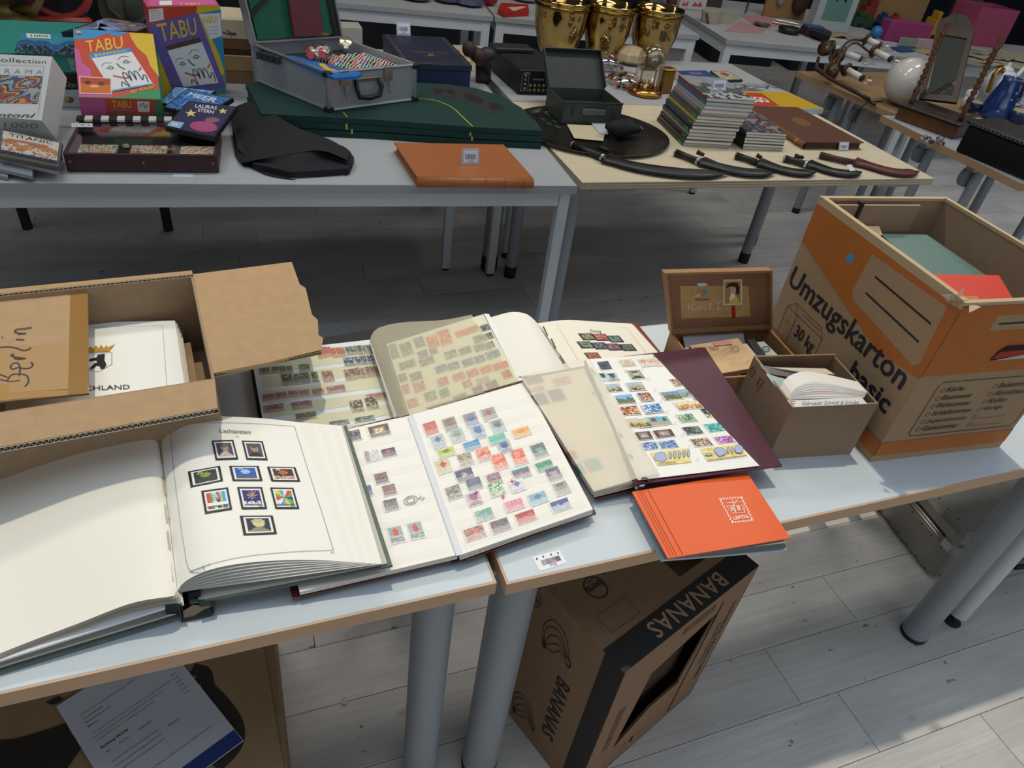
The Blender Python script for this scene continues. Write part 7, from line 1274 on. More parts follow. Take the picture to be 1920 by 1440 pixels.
# magazines, tall stack
fm = Fr(P(1280, 274), P(1368, 279) - P(1280, 274)); wm = .195; dm = .285; PGM = pagestack(); r8 = random.Random(12)
spine = ['#2c2a2c', '#3a3434', '#1e1f22', '#8c8e90', '#20242c', '#1c2a3c', '#243448', '#b8a03c', '#4a4644', '#5c5a58', '#8c8488', '#a09a9c', '#2c5c8c', '#7c2c34', '#9aa09c']
words = ['lowest', 'second lowest', 'third from the bottom', 'fourth from the bottom', 'fifth from the bottom', 'sixth from the bottom', 'seventh from the bottom', 'eighth, seventh from the top', 'sixth from the top', 'fifth from the top', 'fourth from the top', 'third from the top', 'second from the top', 'topmost']
z = 0; NB = 14
for i in range(NB):
    th = r8.choice((.0105, .0125, .014)); dx = .0035 * i + r8.uniform(-.004, .004); dy = r8.uniform(-.004, .005); ff_ = Fr(fm(dx, dy, z + .0003), fm.x)
    t_ = thing('magazine', words[i] + ' magazine of the tall stack, spines to the left', 'magazine', ff_(wm / 2, dm / 2, 0), 'magazines in the tall stack')
    G().box(ff_, (.001, .001, .0006), (wm - .001, dm - .001, th - .0008)).obj('pages', PGM if i % 3 else M('#c4beb0', .7), t_)
    g = G(); g.box(ff_, (0, 0, 0), (wm, dm, .0006)); g.box(ff_, (0, 0, th - .0008), (wm, dm, th)); g.box(ff_, (0, 0, .0006), (.001, dm, th - .0008)); g.obj('cover', M(spine[i % len(spine)], .35), t_)
    if i % 2 == 0: G().box(ff_, (-.0006, .01, .001), (.0, .045, th - .001)).obj('spine_mark', M('#3f8c44', .5), t_)
    z += th + .0004
zt_ = T + z; s = Plane(V(0, 2, zt_), V(1, 2, zt_), V(0, 3, zt_)); tp_ = [px(ff_(*q, th)) for q in ((0, dm), (wm, dm), (wm, 0), (0, 0))] if 0 else [px(ff_(a, b, th)) for a, b in ((0, dm), (wm, dm), (wm, 0), (0, 0))]
picture(s, tp_, 'land', ['#8a8c8c', '#4c4e52', '#a8a6a2', '#2c2e32'], 14, 16, 97, 'cover_picture', t_, off=.0008)
tent('clear price holder with barcode standing on the tall magazine stack', (1333, 172), (1361, 172), zt_ + .001, .042)
# short stack
fm2 = Fr(P(1390, 280), P(1471, 284) - P(1390, 280)); z = 0; words2 = ['lowest', 'second lowest', 'third from the bottom', 'third from the top', 'second from the top', 'topmost, picture-covered']
for i in range(6):
    th = .0112; ff_ = Fr(fm2(r8.uniform(-.003, .005), r8.uniform(-.003, .003), z + .0003), fm2.x); t_ = thing('magazine', words2[i] + ' magazine of the short stack beside the brown album', 'magazine', ff_(.09, .13, 0), 'magazines in the short stack')
    G().box(ff_, (.001, .001, .0006), (.174, .254, th - .0008)).obj('pages', PGM, t_); g = G(); g.box(ff_, (0, 0, 0), (.175, .255, .0006)); g.box(ff_, (0, 0, th - .0008), (.175, .255, th)); g.box(ff_, (0, 0, .0006), (.001, .255, th - .0008)); g.obj('cover', M('#1e2022' if i < 5 else '#3a4050', .35), t_); z += th + .0004
s = Plane(V(0, 2, T + z - .0002), V(1, 2, T + z - .0002), V(0, 3, T + z - .0002)); picture(s, [px(ff_(a, b, th)) for a, b in ((0, .255), (.175, .255), (.175, 0), (0, 0))], 'mix', ['#3c4254', '#4c4e5c', '#9c7c6c', '#2c3244', '#6c5c58', '#343a4c'], 14, 16, 98, 'cover_picture', t_, off=.0008)
# brown album
zb2 = .772; c = [P(1513, 266, zb2), P(1620, 267, zb2), P(1496, 201, zb2), P(1404, 198, zb2)]; tba = thing('photo_album', 'thick brown album with gold oval and ornamented spine on the plywood table', 'album', V(c[0].x, c[0].y, T)); BA = M('#5e3a2c', .5, noise=.06, ns=80)
G().slab(c, .004).obj('cover', BA, tba); G().slab([V(p.x, p.y, .7445) for p in c], .004).obj('cover', M('#8a6238', .5), tba); ux = (c[1] - c[0]).normalized(); uy = (c[3] - c[0]).normalized()
G().hexa([c[0] + ux * .004 + uy * .004 - V(0, 0, .0275), c[1] - ux * .010 + uy * .006 - V(0, 0, .0275), c[2] - ux * .01 - uy * .004 - V(0, 0, .0275), c[3] + ux * .004 - uy * .004 - V(0, 0, .0275)] + [c[0] + ux * .004 + uy * .004 - V(0, 0, .0042), c[1] - ux * .010 + uy * .006 - V(0, 0, .0042), c[2] - ux * .01 - uy * .004 - V(0, 0, .0042), c[3] + ux * .004 - uy * .004 - V(0, 0, .0042)]).obj('pages', M('#3c2f26', .8), tba)
g = G(); A_ = [c[0] + V(0, 0, -.001), c[0] - ux * .010 - V(0, 0, .010), c[0] - ux * .010 - V(0, 0, .020), c[0] - V(0, 0, .030)]; B_ = [p + (c[3] - c[0]) for p in A_]; g.ruled(A_, B_, 8, 1); g.obj('spine', M('#7a5230', .45, noise=.25, ns=60), tba)
for t in (.12, .3, .5, .7, .88):
    p = c[0].lerp(c[3], t); G().ball(p - ux * .009 - V(0, 0, .015), .009, None, 10, 1.0).obj('spine_ornament', M('#a87c40', .4, met=.3), tba, True)
ar = Art(Plane(*c[:3]), .0006); ar.ell(1503, 229, 18, 6.5, M('#8c6c3c', .4, met=.3), .3, 24); ar.ell(1503, 229, 14, 4.5, M('#6c4a34', .5), .3, 24); ar.ell(1503, 229, 11, 3.5, M('#7c5a3a', .4), .3, 24); ar.obj('gold_oval', tba)
tent('clear price holder with barcode standing before the brown album', (1572, 283), (1590, 283), T + .001, .033)
# LEGO box and flat papers
zl2 = .765; tl_ = [P(1372, 170, zl2), P(1477, 172, zl2), P(1545, 204, zl2), P(1400, 205, zl2)]; t_ = thing('toy_box', 'flat yellow and red toy brick box with white lettering partly under the brown album', 'toy', V(tl_[3].x, tl_[3].y, T)); G().slab(tl_, .024).obj('box', M('#a8b4b8', .45), t_)
ar = Art(Plane(*tl_[:3]), .0006); ar.poly([(1373, 171), (1476, 173), (1543, 203), (1401, 204)], M('#c8a01e', .45)); ar.poly([(1376, 173), (1428, 175), (1462, 199), (1402, 199)], M('#b84426', .45)); ar.text('LEGO', [(1394, 181), (1430, 183), (1446, 192), (1402, 191)], WH, .06); ar.obj('cover_art', t_)
bz = T + .0016
for lab, q, th, cm, pal in (('grey brochure flat behind the tall magazine stack', [(1345, 156), (1398, 157), (1432, 171), (1365, 170)], .002, '#8c8e90', ['#8c8e90', '#a8a8a4', '#6c6c70']), ('second grey brochure to the right behind the toy box', [(1400, 155), (1440, 157), (1476, 172), (1432, 171)], .002, '#94989c', ['#9a9ca0', '#6c7074', '#b0b0ae'])):
    o = G().slab([P(x, y, bz) for x, y in q], th).obj('brochure', M(cm, .4)); tag(o, lab, 'brochure'); picture(Skin(o), q, 'land', pal, 10, 6, 111, 'cover_picture', o, off=.0006)
q = [(1268, 133), (1322, 132), (1350, 148), (1293, 151)]; t_ = thing('booklet', 'white-edged book with blue cover behind the tall magazine stack', 'book', P(1300, 148, T)); o = G().slab([P(x, y, .775) for x, y in q], .032).obj('pages', M('#c4c4be', .6), t_); picture(Plane(P(1268, 133, .775), P(1322, 132, .775), P(1350, 148, .775)), q, 'disc', ['#2c447c', '#6c5c84', '#3c548c', '#2c4480'], 10, 6, 113, 'cover_picture', t_, off=.0006)
q = [(1331, 133), (1368, 135), (1393, 150), (1355, 151)]; t_ = thing('picture_tile', 'dark-rimmed tile with a red flower picture on the grey table', 'tile', P(1360, 148, T)); o = G().slab([P(x, y, .752) for x, y in q], .010).obj('tile', M('#26282c', .4), t_); picture(Plane(P(1331, 133, .752), P(1368, 135, .752), P(1355, 151, .752)), q, 'disc', ['#b8b48c', '#9c4c3c', '#b0a880', '#8c5c3c'], 12, 8, 114, 'picture', t_, off=.0008, edge='#26282c', ew=.06)
# curved knives
KB = M('#1b1b1d', .38, spec=.5, noise=.1, ns=60); KH = M('#211e1c', .45, noise=.2, ns=60)
def knife(label, H, S_, sheath=KB, hand=KH, ring=True, small=None, w_=.024):
    t = thing('curved_knife', label, 'knife', P(*H[0], T)); hz_ = T + .014
    G().tube([P(x, y, hz_) for x, y in H], [.013, .011, .012][:len(H)] if len(H) == 3 else [.013] * len(H), None, 12).obj('handle', hand, t, True); a = P(*H[0], hz_); b = P(*H[1], hz_); u = (a - b).normalized()
    G().lathe(a - u * .002, [(.0135, 0), (.0135, .004), (.009, .007), (0, .0075)], None, 14, ax=u).obj('pommel', M('#a8a8a0' if ring else '#4c3428', .3, met=.7 if ring else 0), t, True)
    if ring: e = P(*H[-1], hz_); u2 = (e - P(*H[-2], hz_)).normalized(); G().lathe(e - u2 * .004, [(.0135, 0), (.0135, .010)], None, 14, ax=u2).obj('collar', M('#b4b4b0', .25, met=.9), t, True)
    pts = spl([P(x, y, T + .011) for x, y in S_], 20); n = len(pts); V_ = []; F_ = []
    for i, p in enumerate(pts):
        u3 = (pts[min(i + 1, n - 1)] - pts[max(i - 1, 0)]).normalized(); s3 = V(-u3.y, u3.x, 0); q = i / (n - 1); ww = w_ * (1.15 if q < .06 else (.85 + .45 * math.sin(math.pi * min(1, q * 1.05)) * (1 - .2 * q))) * (1 if q < .8 else max(.08, (1 - q) / .2) ** .7); zz2 = .0095 * (1 if q < .85 else max(.2, (1 - q) / .15))
        for a_, b_ in ((-1, 0), (-.6, .85), (0, 1), (.6, .85), (1, 0), (.6, -.85), (0, -1), (-.6, -.85)): V_.append(V(p.x, p.y, T + .0105) + s3 * a_ * ww + V(0, 0, b_ * zz2))
    for i in range(n - 1):
        for j in range(8): F_.append((i * 8 + j, i * 8 + (j + 1) % 8, i * 8 + 8 + (j + 1) % 8, i * 8 + 8 + j))
    F_ += [tuple(range(7, -1, -1)), tuple(range((n - 1) * 8, n * 8))]; G().add(V_, F_).obj('sheath', sheath, t, True)
    u4 = (pts[3] - pts[0]).normalized(); s4 = V(-u4.y, u4.x, 0); s4 = s4 if s4.y > 0 else -s4; p0 = pts[0]
    G().hexa([p0 + s4 * .006 - V(0, 0, .004), p0 + u4 * .004 + s4 * .045 - V(0, 0, .004), p0 + u4 * .055 + s4 * .022 - V(0, 0, .004), p0 + u4 * .10 + s4 * .004 - V(0, 0, .004)] + [p0 + s4 * .006 + V(0, 0, .010), p0 + u4 * .008 + s4 * .038 + V(0, 0, .010), p0 + u4 * .055 + s4 * .018 + V(0, 0, .010), p0 + u4 * .10 + s4 * .004 + V(0, 0, .010)]).obj('side_pocket', sheath, t)
    if small: G().tube([P(*small[0], T + .022), P(*small[1], T + .018)], [.0085, .0065], None, 10).obj('small_handle', hand, t, True)
    return t
knife('largest black curved knife in its sheath at the left end of the row', [(1074, 272), (1098, 282), (1129, 295)], [(1133, 296), (1170, 307), (1220, 317), (1280, 324), (1330, 326), (1366, 325)], small=[(1123, 276), (1142, 283)], w_=.034)
knife('second black curved knife from the left with silver collar', [(1267, 286), (1286, 293), (1308, 302)], [(1312, 303), (1345, 312), (1385, 321), (1420, 324), (1454, 324)], small=[(1307, 285), (1320, 291)], w_=.030)
knife('third and middle black curved knife of the row', [(1381, 292), (1398, 297), (1418, 304)], [(1420, 305), (1445, 312), (1475, 320), (1505, 324), (1530, 323)], ring=False, small=[(1419, 291), (1428, 296)], w_=.026)
knife('fourth black curved knife with a white paper tag', [(1471, 297), (1490, 302), (1510, 308)], [(1513, 308), (1535, 314), (1560, 321), (1590, 325), (1616, 322)], small=[(1491, 292), (1506, 296)], w_=.025)
knife('brown curved knife in a red-brown leather sheath at the right end', [(1539, 291), (1565, 297), (1600, 305)], [(1602, 304), (1635, 312), (1665, 320), (1695, 324), (1723, 321)], M('#5a2a22', .45, noise=.1, ns=60), M('#3c2620', .45, noise=.15, ns=60), False, w_=.029)
o = G().slab([P(1587, 309, T + .026), P(1596, 308, T + .026), P(1604, 320, T + .022), P(1594, 321, T + .022)], .0006).obj('paper_tag', M('#d4d4dc', .5)); tag(o, 'white paper tag lying across the fourth knife', 'tag')
# ------------------------------------------------------------ right-hand tables
WC = M('#cdd0c8', .45); ABR = M('#4c3c2c', .35, met=.5, noise=.3, ns=40); tch = thing('chandelier', 'antique brass chandelier with white candle sleeves lying on the wood-grain table', 'chandelier', P(1600, 180, T))
def candle(a, b, z):
    pa, pb = P(*a, z), P(*b, z - .01); u = (pb - pa).normalized(); G().tube([pa, pb], .017, None, 14).obj('candle_sleeve', WC, tch, True); G().lathe(pa - u * .02, [(.012, 0), (.034, .004), (.036, .012), (.020, .020)], None, 16, ax=u).obj('drip_pan', ABR, tch, True); L_ = .075
    G().lathe(pb, [(.0175, 0), (.0175, .010), (.014, .012)], None, 12, ax=u).obj('socket', M('#2c2c2c', .4), tch, True); G().lathe(pb + u * .012, [(.010, 0), (.021, .02), (.022, .035), (.012, .055), (.002, .078)], None, 14, ax=u).obj('bulb', glass('#f0ece8', .3), tch, True)
    return pa - u * .02
cp = [candle((1585, 100), (1612, 110), .83), candle((1628, 75), (1648, 84), .90), candle((1642, 97), (1668, 110), .88), candle((1590, 132), (1615, 146), .80), candle((1560, 88), (1572, 92), .84)]
hubp = P(1560, 135, .80); G().ball(hubp, .035, None, 14, 1.2).obj('hub', ABR, tch, True); G().tube([P(1535, 108, .84), P(1530, 128, .80), P(1560, 150, .77), P(1600, 170, .765), P(1630, 185, .76)], [.008, .013, .009, .012, .008], None, 10).obj('stem', ABR, tch, True)
for i, p in enumerate(cp): m_ = (hubp + p) / 2 + V(-.03, 0, .05 + .02 * (i % 3)); G().tube(spl([hubp, hubp.lerp(m_, .6) + V(-.02, 0, .02), m_, p + V(-.02, 0, -.01), p], 12), .006, None, 8).obj('arm', ABR, tch, True)
for i, (x, y, z) in enumerate(((1549, 92, .86), (1570, 108, .82))):
    G().lathe(P(x, y, z), [(.0, 0), (.03, .006), (.045, .012), (.02, .022), (.0, .03)], None, 14, ax=(-.7, -.3, .4)).obj('ornament', M('#5c4c3c', .3, met=.6, noise=.3, ns=50), tch, True)
G().tube(spl([P(1540, 138, T + .006), P(1580, 160, T + .008), P(1615, 178, T + .008), P(1640, 196, T + .008)], 10), .008, None, 8).obj('chain_rod', M('#3c342c', .5, met=.3), tch, True)
o = G().slab([P(1547, 118, T + .05), P(1562, 118, T + .05), P(1560, 134, T + .002), P(1543, 134, T + .002)], .002).obj('card_tag', M('#8c8a80', .6)); tag(o, 'grey card leaning in the chandelier arms', 'card')
# white globe
cg = P(1687, 197, T + .001); rg = .118; tgl = thing('globe_lampshade', 'large white opal glass globe lampshade lying before the mirror', 'lampshade', cg)
G().ball(cg + V(0, 0, rg * .96), rg, None, 30, .96).obj('globe', M('#c9c6be', .12, spec=.6), tgl, True)
# cable hanging down
o = G().tube(spl([P(1655, 190, T + .005), P(1628, 192, T + .004), P(1612, 205, .70), P(1600, 225, .62), P(1590, 245, .5)], 20), .003, None, 6).obj('power_cable', DKP, None, True); tag(o, 'thin black cable hanging from the wood-grain table', 'cable')
# dressing mirror
MW = M('#3a271c', .4, noise=.2, ns=30); MW2 = M('#5c3a20', .4, noise=.2, ns=30); b0, b1 = P(1676, 222, T), P(1785, 262, T); fmi = Fr(b0, b1 - b0); wmi = (b1 - b0).length; tmi = thing('dressing_mirror', 'wooden dressing-table mirror with turned spindles and drawer base', 'mirror', fmi(wmi / 2, .08, 0))
G().bbox(fmi, (0, 0, 0), (wmi, .19, .060), .004).obj('drawer_base', MW2, tmi); G().bbox(fmi, (-.012, -.012, .061), (wmi + .014, .20, .072), .004).obj('top_board', M('#2f2624', .45), tmi)
for x in (.02, wmi - .03):
    pf = [(.010, .072), (.014, .085), (.009, .10), (.016, .13), (.008, .15)]; z = .155
    for i in range(9): pf += [(.008, z), (.015, z + .012), (.008, z + .024)]; z += .026
    pf += [(.007, z), (.010, z + .02), (.004, z + .04), (0, z + .05)]; G().lathe(fmi(x, .06, 0), pf, None, 12).obj('spindle', MW2, tmi, True)
# mirror frame on a plane through photo corners
Yf = 0; mc = fmi(wmi / 2, .06, 0); pA = fmi(.06, .085, .095); 
def onf(x, y, t=.085): 
    d = ray(x, y); nn = fmi.y + V(0, 0, -.76); tt = (fmi(0, t, .09) - EYE).dot(nn) / d.dot(nn); return EYE + d * tt
o4 = [onf(1723, 184), onf(1793, 192), onf(1826, 58), onf(1757, 50)]; i4 = [onf(1736, 175), onf(1785, 180), onf(1813, 72), onf(1765, 64)]; nM = (o4[1] - o4[0]).cross(o4[3] - o4[0]).normalized(); nM = nM if nM.dot(EYE - o4[0]) > 0 else -nM
g = G()
for i in range(4): j = (i + 1) % 4; g.add([o4[i], o4[j], i4[j], i4[i]] + [p - nM * .018 for p in (o4[i], o4[j], i4[j], i4[i])], [(0, 1, 2, 3), (7, 6, 5, 4), (0, 4, 5, 1), (2, 6, 7, 3)])
g.obj('frame', MW, tmi); g = G(); g.slab([p - nM * .006 for p in i4], .003); g.obj('mirror_glass', M('#c8d2d0', .02, met=1.), tmi)
cr = [onf(1757, 50), onf(1762, 36), onf(1775, 32), onf(1786, 26), onf(1800, 26), onf(1812, 30), onf(1822, 42), onf(1826, 58)]; g = G(); g.add(cr + [p - nM * .014 for p in cr], [tuple(range(8)), tuple(range(15, 7, -1))] + [(i, (i + 1) % 8, (i + 1) % 8 + 8, i + 8) for i in range(8)]); g.obj('carved_crest', M('#2a2320', .5, bump=.8, ns=60, noise=.3), tmi)
# blue enamel set etc.
EN = M('#1c3468', .2, spec=.6); EN2 = M('#16244c', .25); PW = M('#c9cdd0', .25)
c = P(1860, 222, T); t_ = thing('blue_pitcher', 'tall glossy blue pitcher with white dots behind the black case', 'pitcher', c); G().lathe(c, [(.06, 0), (.075, .02), (.072, .07), (.055, .13), (.042, .18), (.044, .20), (.040, .20), (.04, .17), (.05, .12), (0, .02)], None, 28).obj('body', EN, t_, True); G().tube([c + V(.045, -.01, .18), c + V(.095, -.01, .17), c + V(.10, -.01, .10), c + V(.07, -.01, .06)], .009, None, 8).obj('handle', EN2, t_, True)
for i in range(10): a = -2.4 + i * .27; zz3 = .05 + .03 * (i % 4); r_ = .0745 - max(0, zz3 - .06) * .22; G().lathe(c + V(r_ * math.cos(a), r_ * math.sin(a), zz3), [(.006, -.001), (.005, .0015), (0, .002)], None, 8, ax=(math.cos(a), math.sin(a), 0)).obj('dot', M('#7c94c4', .4), t_)
c = P(1862, 180, T); t_ = thing('teapot', 'white teapot with gold handle behind the blue pitcher', 'teapot', c); G().lathe(c, [(.05, 0), (.08, .03), (.085, .08), (.06, .13), (.035, .145), (0, .15)], None, 24).obj('body', PW, t_, True); G().lathe(c, [(.045, .135), (.03, .155), (.008, .165), (.012, .175), (0, .185)], None, 20).obj('lid', PW, t_, True); G().tube([c + V(-.05, -.02, .14), c + V(-.09, -.03, .16), c + V(-.12, -.03, .12), c + V(-.10, -.03, .03)], [.012, .016, .011, .012], None, 10).obj('handle', M('#a87c2c', .2, met=.9), t_, True); G().tube([c + V(.07, 0, .08), c + V(.11, 0, .12), c + V(.135, 0, .165)], [.018, .012, .010], None, 10).obj('spout', PW, t_, True)
for i, (x, y, r, h_, lab) in enumerate(((1822, 205, .05, .055, 'small dark blue bowl with cream inside left of the blue pitcher'), (1905, 228, .07, .07, 'dotted dark blue bowl with cream inside at the right edge'), (1888, 205, .045, .05, 'dark blue cup with white flowers right of the pitcher'))):
    c = P(x, y + 6, T); t_ = thing('enamel_bowl', lab, 'bowl', c); G().lathe(c, [(r * .5, 0), (r * .85, h_ * .4), (r, h_), (r * .94, h_), (r * .8, h_ * .45), (0, .01)], None, 22).obj('vessel', EN2, t_, True); G().lathe(c, [(r * .93, h_ * .97), (0, h_ * .9)], None, 22).obj('inside', M('#b0a07c', .4), t_)
c = P(1912, 205, T); t_ = thing('china_vase', 'small white and blue china vase at the right edge', 'vase', c); G().lathe(c, [(.022, 0), (.028, .03), (.022, .07), (.030, .095), (.026, .1), (0, .09)], None, 16).obj('body', M('#a8b0c0', .3, noise=.5, ns=70), t_, True)
for i, (x, y) in enumerate(((1808, 205), (1815, 190))): c = P(x, y, T); o = G().lathe(c, [(.02, 0), (.03, .02), (.03, .05), (.02, .06), (0, .062)], None, 16).obj('china_cup', PW, None, True); tag(o, ['small white china cup between mirror and blue bowl', 'white china cup behind the mirror base'][i], 'cup')
# black case (typewriter-like) with decoration
q0, q1 = P(1786, 282, T), P(1917, 338, T); fty = Fr(q0, q1 - q0); tty = thing('black_chest', 'long black lacquer chest with silver ornament strip at the right edge', 'chest', fty(.2, .1, 0)); LQ = M('#0f0e10', .35); wty = (q1 - q0).length
G().bbox(fty, (.01, .0, 0), (wty + .12, .20, .115), .006).obj('body', LQ, tty); G().bbox(fty, (0, -.008, .116), (wty + .13, .21, .135), .006).obj('lid', M('#1b1a1a', .4), tty)
g = G()
for i in range(26): x = .02 + i * .018; g.tube([fty(x, -.009, .119), fty(x + .006, -.010, .128), fty(x + .012, -.009, .121)], .0012, M('#8c8c8c', .3, met=.7), 5)
o = g.obj('ornament_strip', None, tty); o['kind'] = 'stuff'
g = G(); r9 = random.Random(2)
for i in range(16): p = P(1745 + r9.uniform(-22, 26), 254 + r9.uniform(-6, 8) + 8, T + .006); g.ball(p + V(0, 0, r9.uniform(0, .012)), r9.uniform(.006, .011), M(r9.choice(['#2c2a2a', '#3c3434', '#8c8884']), .4), 8)
o = g.obj('metal_trinkets', None); tag(o, 'heap of dark metal trinkets before the mirror base', 'trinkets', kind='stuff')
# ------------------------------------------------------------ far tables
FZ = T + .001
def fbox(label, name, cat, pxl, w_, d_, h_, col, rot=None, z=FZ, open_=False, grp=None):
    c = P(*pxl, z); f = Fr(c, ffx.x if rot is None else V(math.cos(rot), math.sin(rot), 0)); t = thing(name, label, cat, f(w_ / 2, d_ / 2, 0), grp)
    if open_:
        g = G(); k = .004; m_ = M(col, .7); g.box(f, (0, 0, 0), (w_, k, h_)); g.box(f, (0, d_ - k, 0), (w_, d_, h_)); g.box(f, (0, k, 0), (k, d_ - k, h_)); g.box(f, (w_ - k, k, 0), (w_, d_ - k, h_)); g.box(f, (k, k, 0), (w_ - k, d_ - k, .004)); g.obj('walls', m_, t)
    else: G().bbox(f, (0, 0, 0), (w_, d_, h_), .004).obj('body', M(col, .6), t)
    return t, f
for lab, q, col in (('pink price sheet flat on the far table, left one', [(1357, 58), (1385, 40), (1440, 52), (1425, 62)], '#b08a8c'), ('second pink sheet on the far table under silver cutlery', [(1390, 28), (1440, 30), (1470, 48), (1420, 50)], '#b4868c'), ('pale cream sheet on the far table beside the pink ones', [(1322, 40), (1350, 25), (1392, 27), (1370, 45)], '#a39c8e')):
    o = G().slab([P(x, y, FZ + .002) for x, y in q], .002).obj('price_sheet', M(col, .6)); tag(o, lab, 'paper')
for i, (x, y, w_, d_, h_, col, lab) in enumerate(((1272, 16, .09, .06, .07, '#b8b0ac', 'small white and red carton at the left of the far cutlery table'), (1288, 18, .14, .08, .08, '#b8b4b0', 'wider white and red printed carton on the far table'), (1255, 8, .10, .08, .09, '#5c3434', 'dark red carton at the far table edge'))):
    t_, f = fbox(lab, 'carton', 'box', (x, y), w_, d_, h_, col); 
    if i < 2: fp_ = FacePrint(lambda a, b, f=f: f(a, 0, b), -f.y); fp_.poly([(w_ * .2, h_ * .3), (w_ * .35, h_ * .7), (w_ * .5, h_ * .45), (w_ * .65, h_ * .75), (w_ * .8, h_ * .35)], M('#a83c4c', .5)); fp_.obj('print', t_)
c = P(1332, 42, FZ); t_ = thing('basket', 'small white basket with brown trim on the far table', 'basket', c); G().lathe(c, [(.05, 0), (.06, .07), (.055, .07), (.045, .01), (0, .01)], None, 14, sx=1.4).obj('bowl', M('#a49a8c', .7), t_); G().tube([c + V(-.07, -.03, .06), c + V(-.06, -.05, .02), c + V(-.05, -.055, .0)], .008, None, 6).obj('trim', M('#4c3428', .6), t_)
c = P(1428, 48, FZ + .004); o = G().lathe(c, [(.0, .0), (.05, .002), (.06, .015), (.055, .015), (.04, .008), (0, .006)], None, 18).obj('metal_dish', M('#7c746c', .3, met=.6)); tag(o, 'small silver dish on the pink sheets', 'dish')
c = P(1478, 62, FZ); t_ = thing('black_pan', 'black lidded tin on the corner of the far table', 'tin', c); G().lathe(c, [(.07, 0), (.075, .03), (.06, .04), (0, .045)], None, 20).obj('tin', M('#17171a', .4), t_, True)
t_, f = fbox('dark red box with blue top on the far table', 'red_box', 'box', (1510, 68), .19, .10, .045, '#4c2024'); G().bbox(f, (.0, .01, .046), (.13, .08, .065), .004).obj('blue_top', M('#2c4c74', .6), t_)
o = G().slab([P(1532, 50, FZ + .05), P(1560, 62, FZ + .05), P(1556, 68, FZ + .05), P(1520, 56, FZ + .05)], .03).obj('black_sleeve', M('#16161a', .5)); tag(o, 'black flat sleeve behind the red box', 'sleeve')
t_, f = fbox('tall wooden board with carved dark figure at the top edge', 'carved_board', 'carving', (1430, 30), .34, .03, .26, '#8c6c48'); G().ball(f(.26, -.02, .13), .06, None, 12, 1.7).obj('carved_figure', M('#3c2820', .6, bump=1, ns=40), t_, True); G().ball(f(.10, -.015, .13), .03, None, 12, 1.8).obj('carved_figure', M('#8c8474', .6), t_, True)
t_, f = fbox('dark pot with striped handles behind the cutlery', 'dark_pot', 'pot', (1325, 12), .12, .10, .12, '#3c302c')
# cutlery: fork and knives
for i, (a, b, lab) in enumerate((((1398, 24), (1404, 4), 'silver fork standing up at the back of the far table'), ((1448, 42), (1500, 52), 'long silver knife lying on the far table'), ((1455, 38), (1496, 46), 'second silver knife on the far table'))):
    o = G().tube([P(*a, FZ + .01), P(*b, FZ + .012)], [.006, .008], None, 6).obj('cutlery', M('#9c9890', .25, met=.8)); tag(o, lab, 'cutlery')
# plastic case
t_, f = fbox('tall translucent plastic case with green inlay and black handle', 'plastic_case', 'case', (1520, 56), .30, .10, .30, '#9ca4a4'); fp_ = FacePrint(lambda a, b: f(a, 0, b), -f.y); fp_.rect(.05, .07, .25, .29, M('#5c8078', .4)); fp_.obj('inlay', t_); G().tube([f(.12, -.004, .20), f(.125, -.012, .24), f(.18, -.012, .24), f(.19, -.004, .20)], .007, None, 8).obj('handle', BLK, t_)
# toys and cartons, pink boxes
for i, (x, y, w_, d_, h_, col, lab) in enumerate(((1600, 50, .16, .10, .07, '#24462f', 'green toy block heap behind the candle sleeves'), (1618, 38, .14, .10, .10, '#7c3020', 'red toy truck body on the far table'), (1650, 45, .07, .07, .06, '#2c3c6c', 'blue toy figure beside the red toy'), (1672, 46, .06, .06, .06, '#8c3424', 'small red-brown toy before the carton'), (1742, 72, .06, .12, .13, '#a07c20', 'yellow card box behind the mirror frame'))):
    t_, f = fbox(lab, 'toy', 'toy', (x, y), w_, d_, h_, col); G().bbox(f, (w_ * .2, d_ * .1, h_), (w_ * .7, d_ * .8, h_ * 1.4), .004).obj('upper_part', M(col, .5), t_); G().lathe(f(w_ * .3, 0, .014), [(.014, 0), (.014, .012)], None, 10, ax=-f.y).obj('wheel', DKP, t_)
t_, f = fbox('open brown carton with spread flaps on the far table', 'carton', 'box', (1636, 40), .44, .34, .20, '#8c7048', z=FZ, open_=True)
G().slab([f(0, 0, .20), f(.44, 0, .20), f(.40, -.10, .12), f(.04, -.12, .10)], .004).obj('flap', M('#a08050', .7), t_) if 0 else G().slab([f(0, .34, .20), f(0, 0, .20), f(-.14, .03, .24), f(-.13, .30, .25)], .004).obj('flap', M('#b0905c', .7), t_); G().slab([f(.44, 0, .20), f(.44, .34, .20), f(.56, .30, .26), f(.55, .04, .24)], .004).obj('flap', M('#a88858', .7), t_)
o = G().bbox(f, (.22, .06, .01), (.40, .28, .23), .004).obj('orange_box', M('#b08850', .6)); tag(o, 'tan and orange box standing in the open carton', 'box')
t_, f2_ = fbox('long magenta box lying on the far table before the carton', 'pink_box', 'box', (1657, 76), .36, .10, .13, '#8c3464'); t_, f3_ = fbox('large pink open box at the right behind the mirror', 'pink_box', 'box', (1808, 84), .34, .28, .26, '#94405e', open_=True)
t_, _f = fbox('grey-green index card standing before the magenta box', 'index_card', 'card', (1683, 86), .15, .01, .06, '#7c8c74'); t_, _f = fbox('translucent pale box beside the grey-green card', 'clear_box', 'box', (1716, 90), .13, .04, .06, '#a08c90')
o = G().slab([P(1668, 88, FZ + .006), P(1700, 86, FZ + .006), P(1716, 96, FZ + .006), P(1688, 97, FZ + .006)], .004).obj('blue_folder', M('#1f4474', .5)); tag(o, 'dark blue folder lying on the far table edge', 'folder')
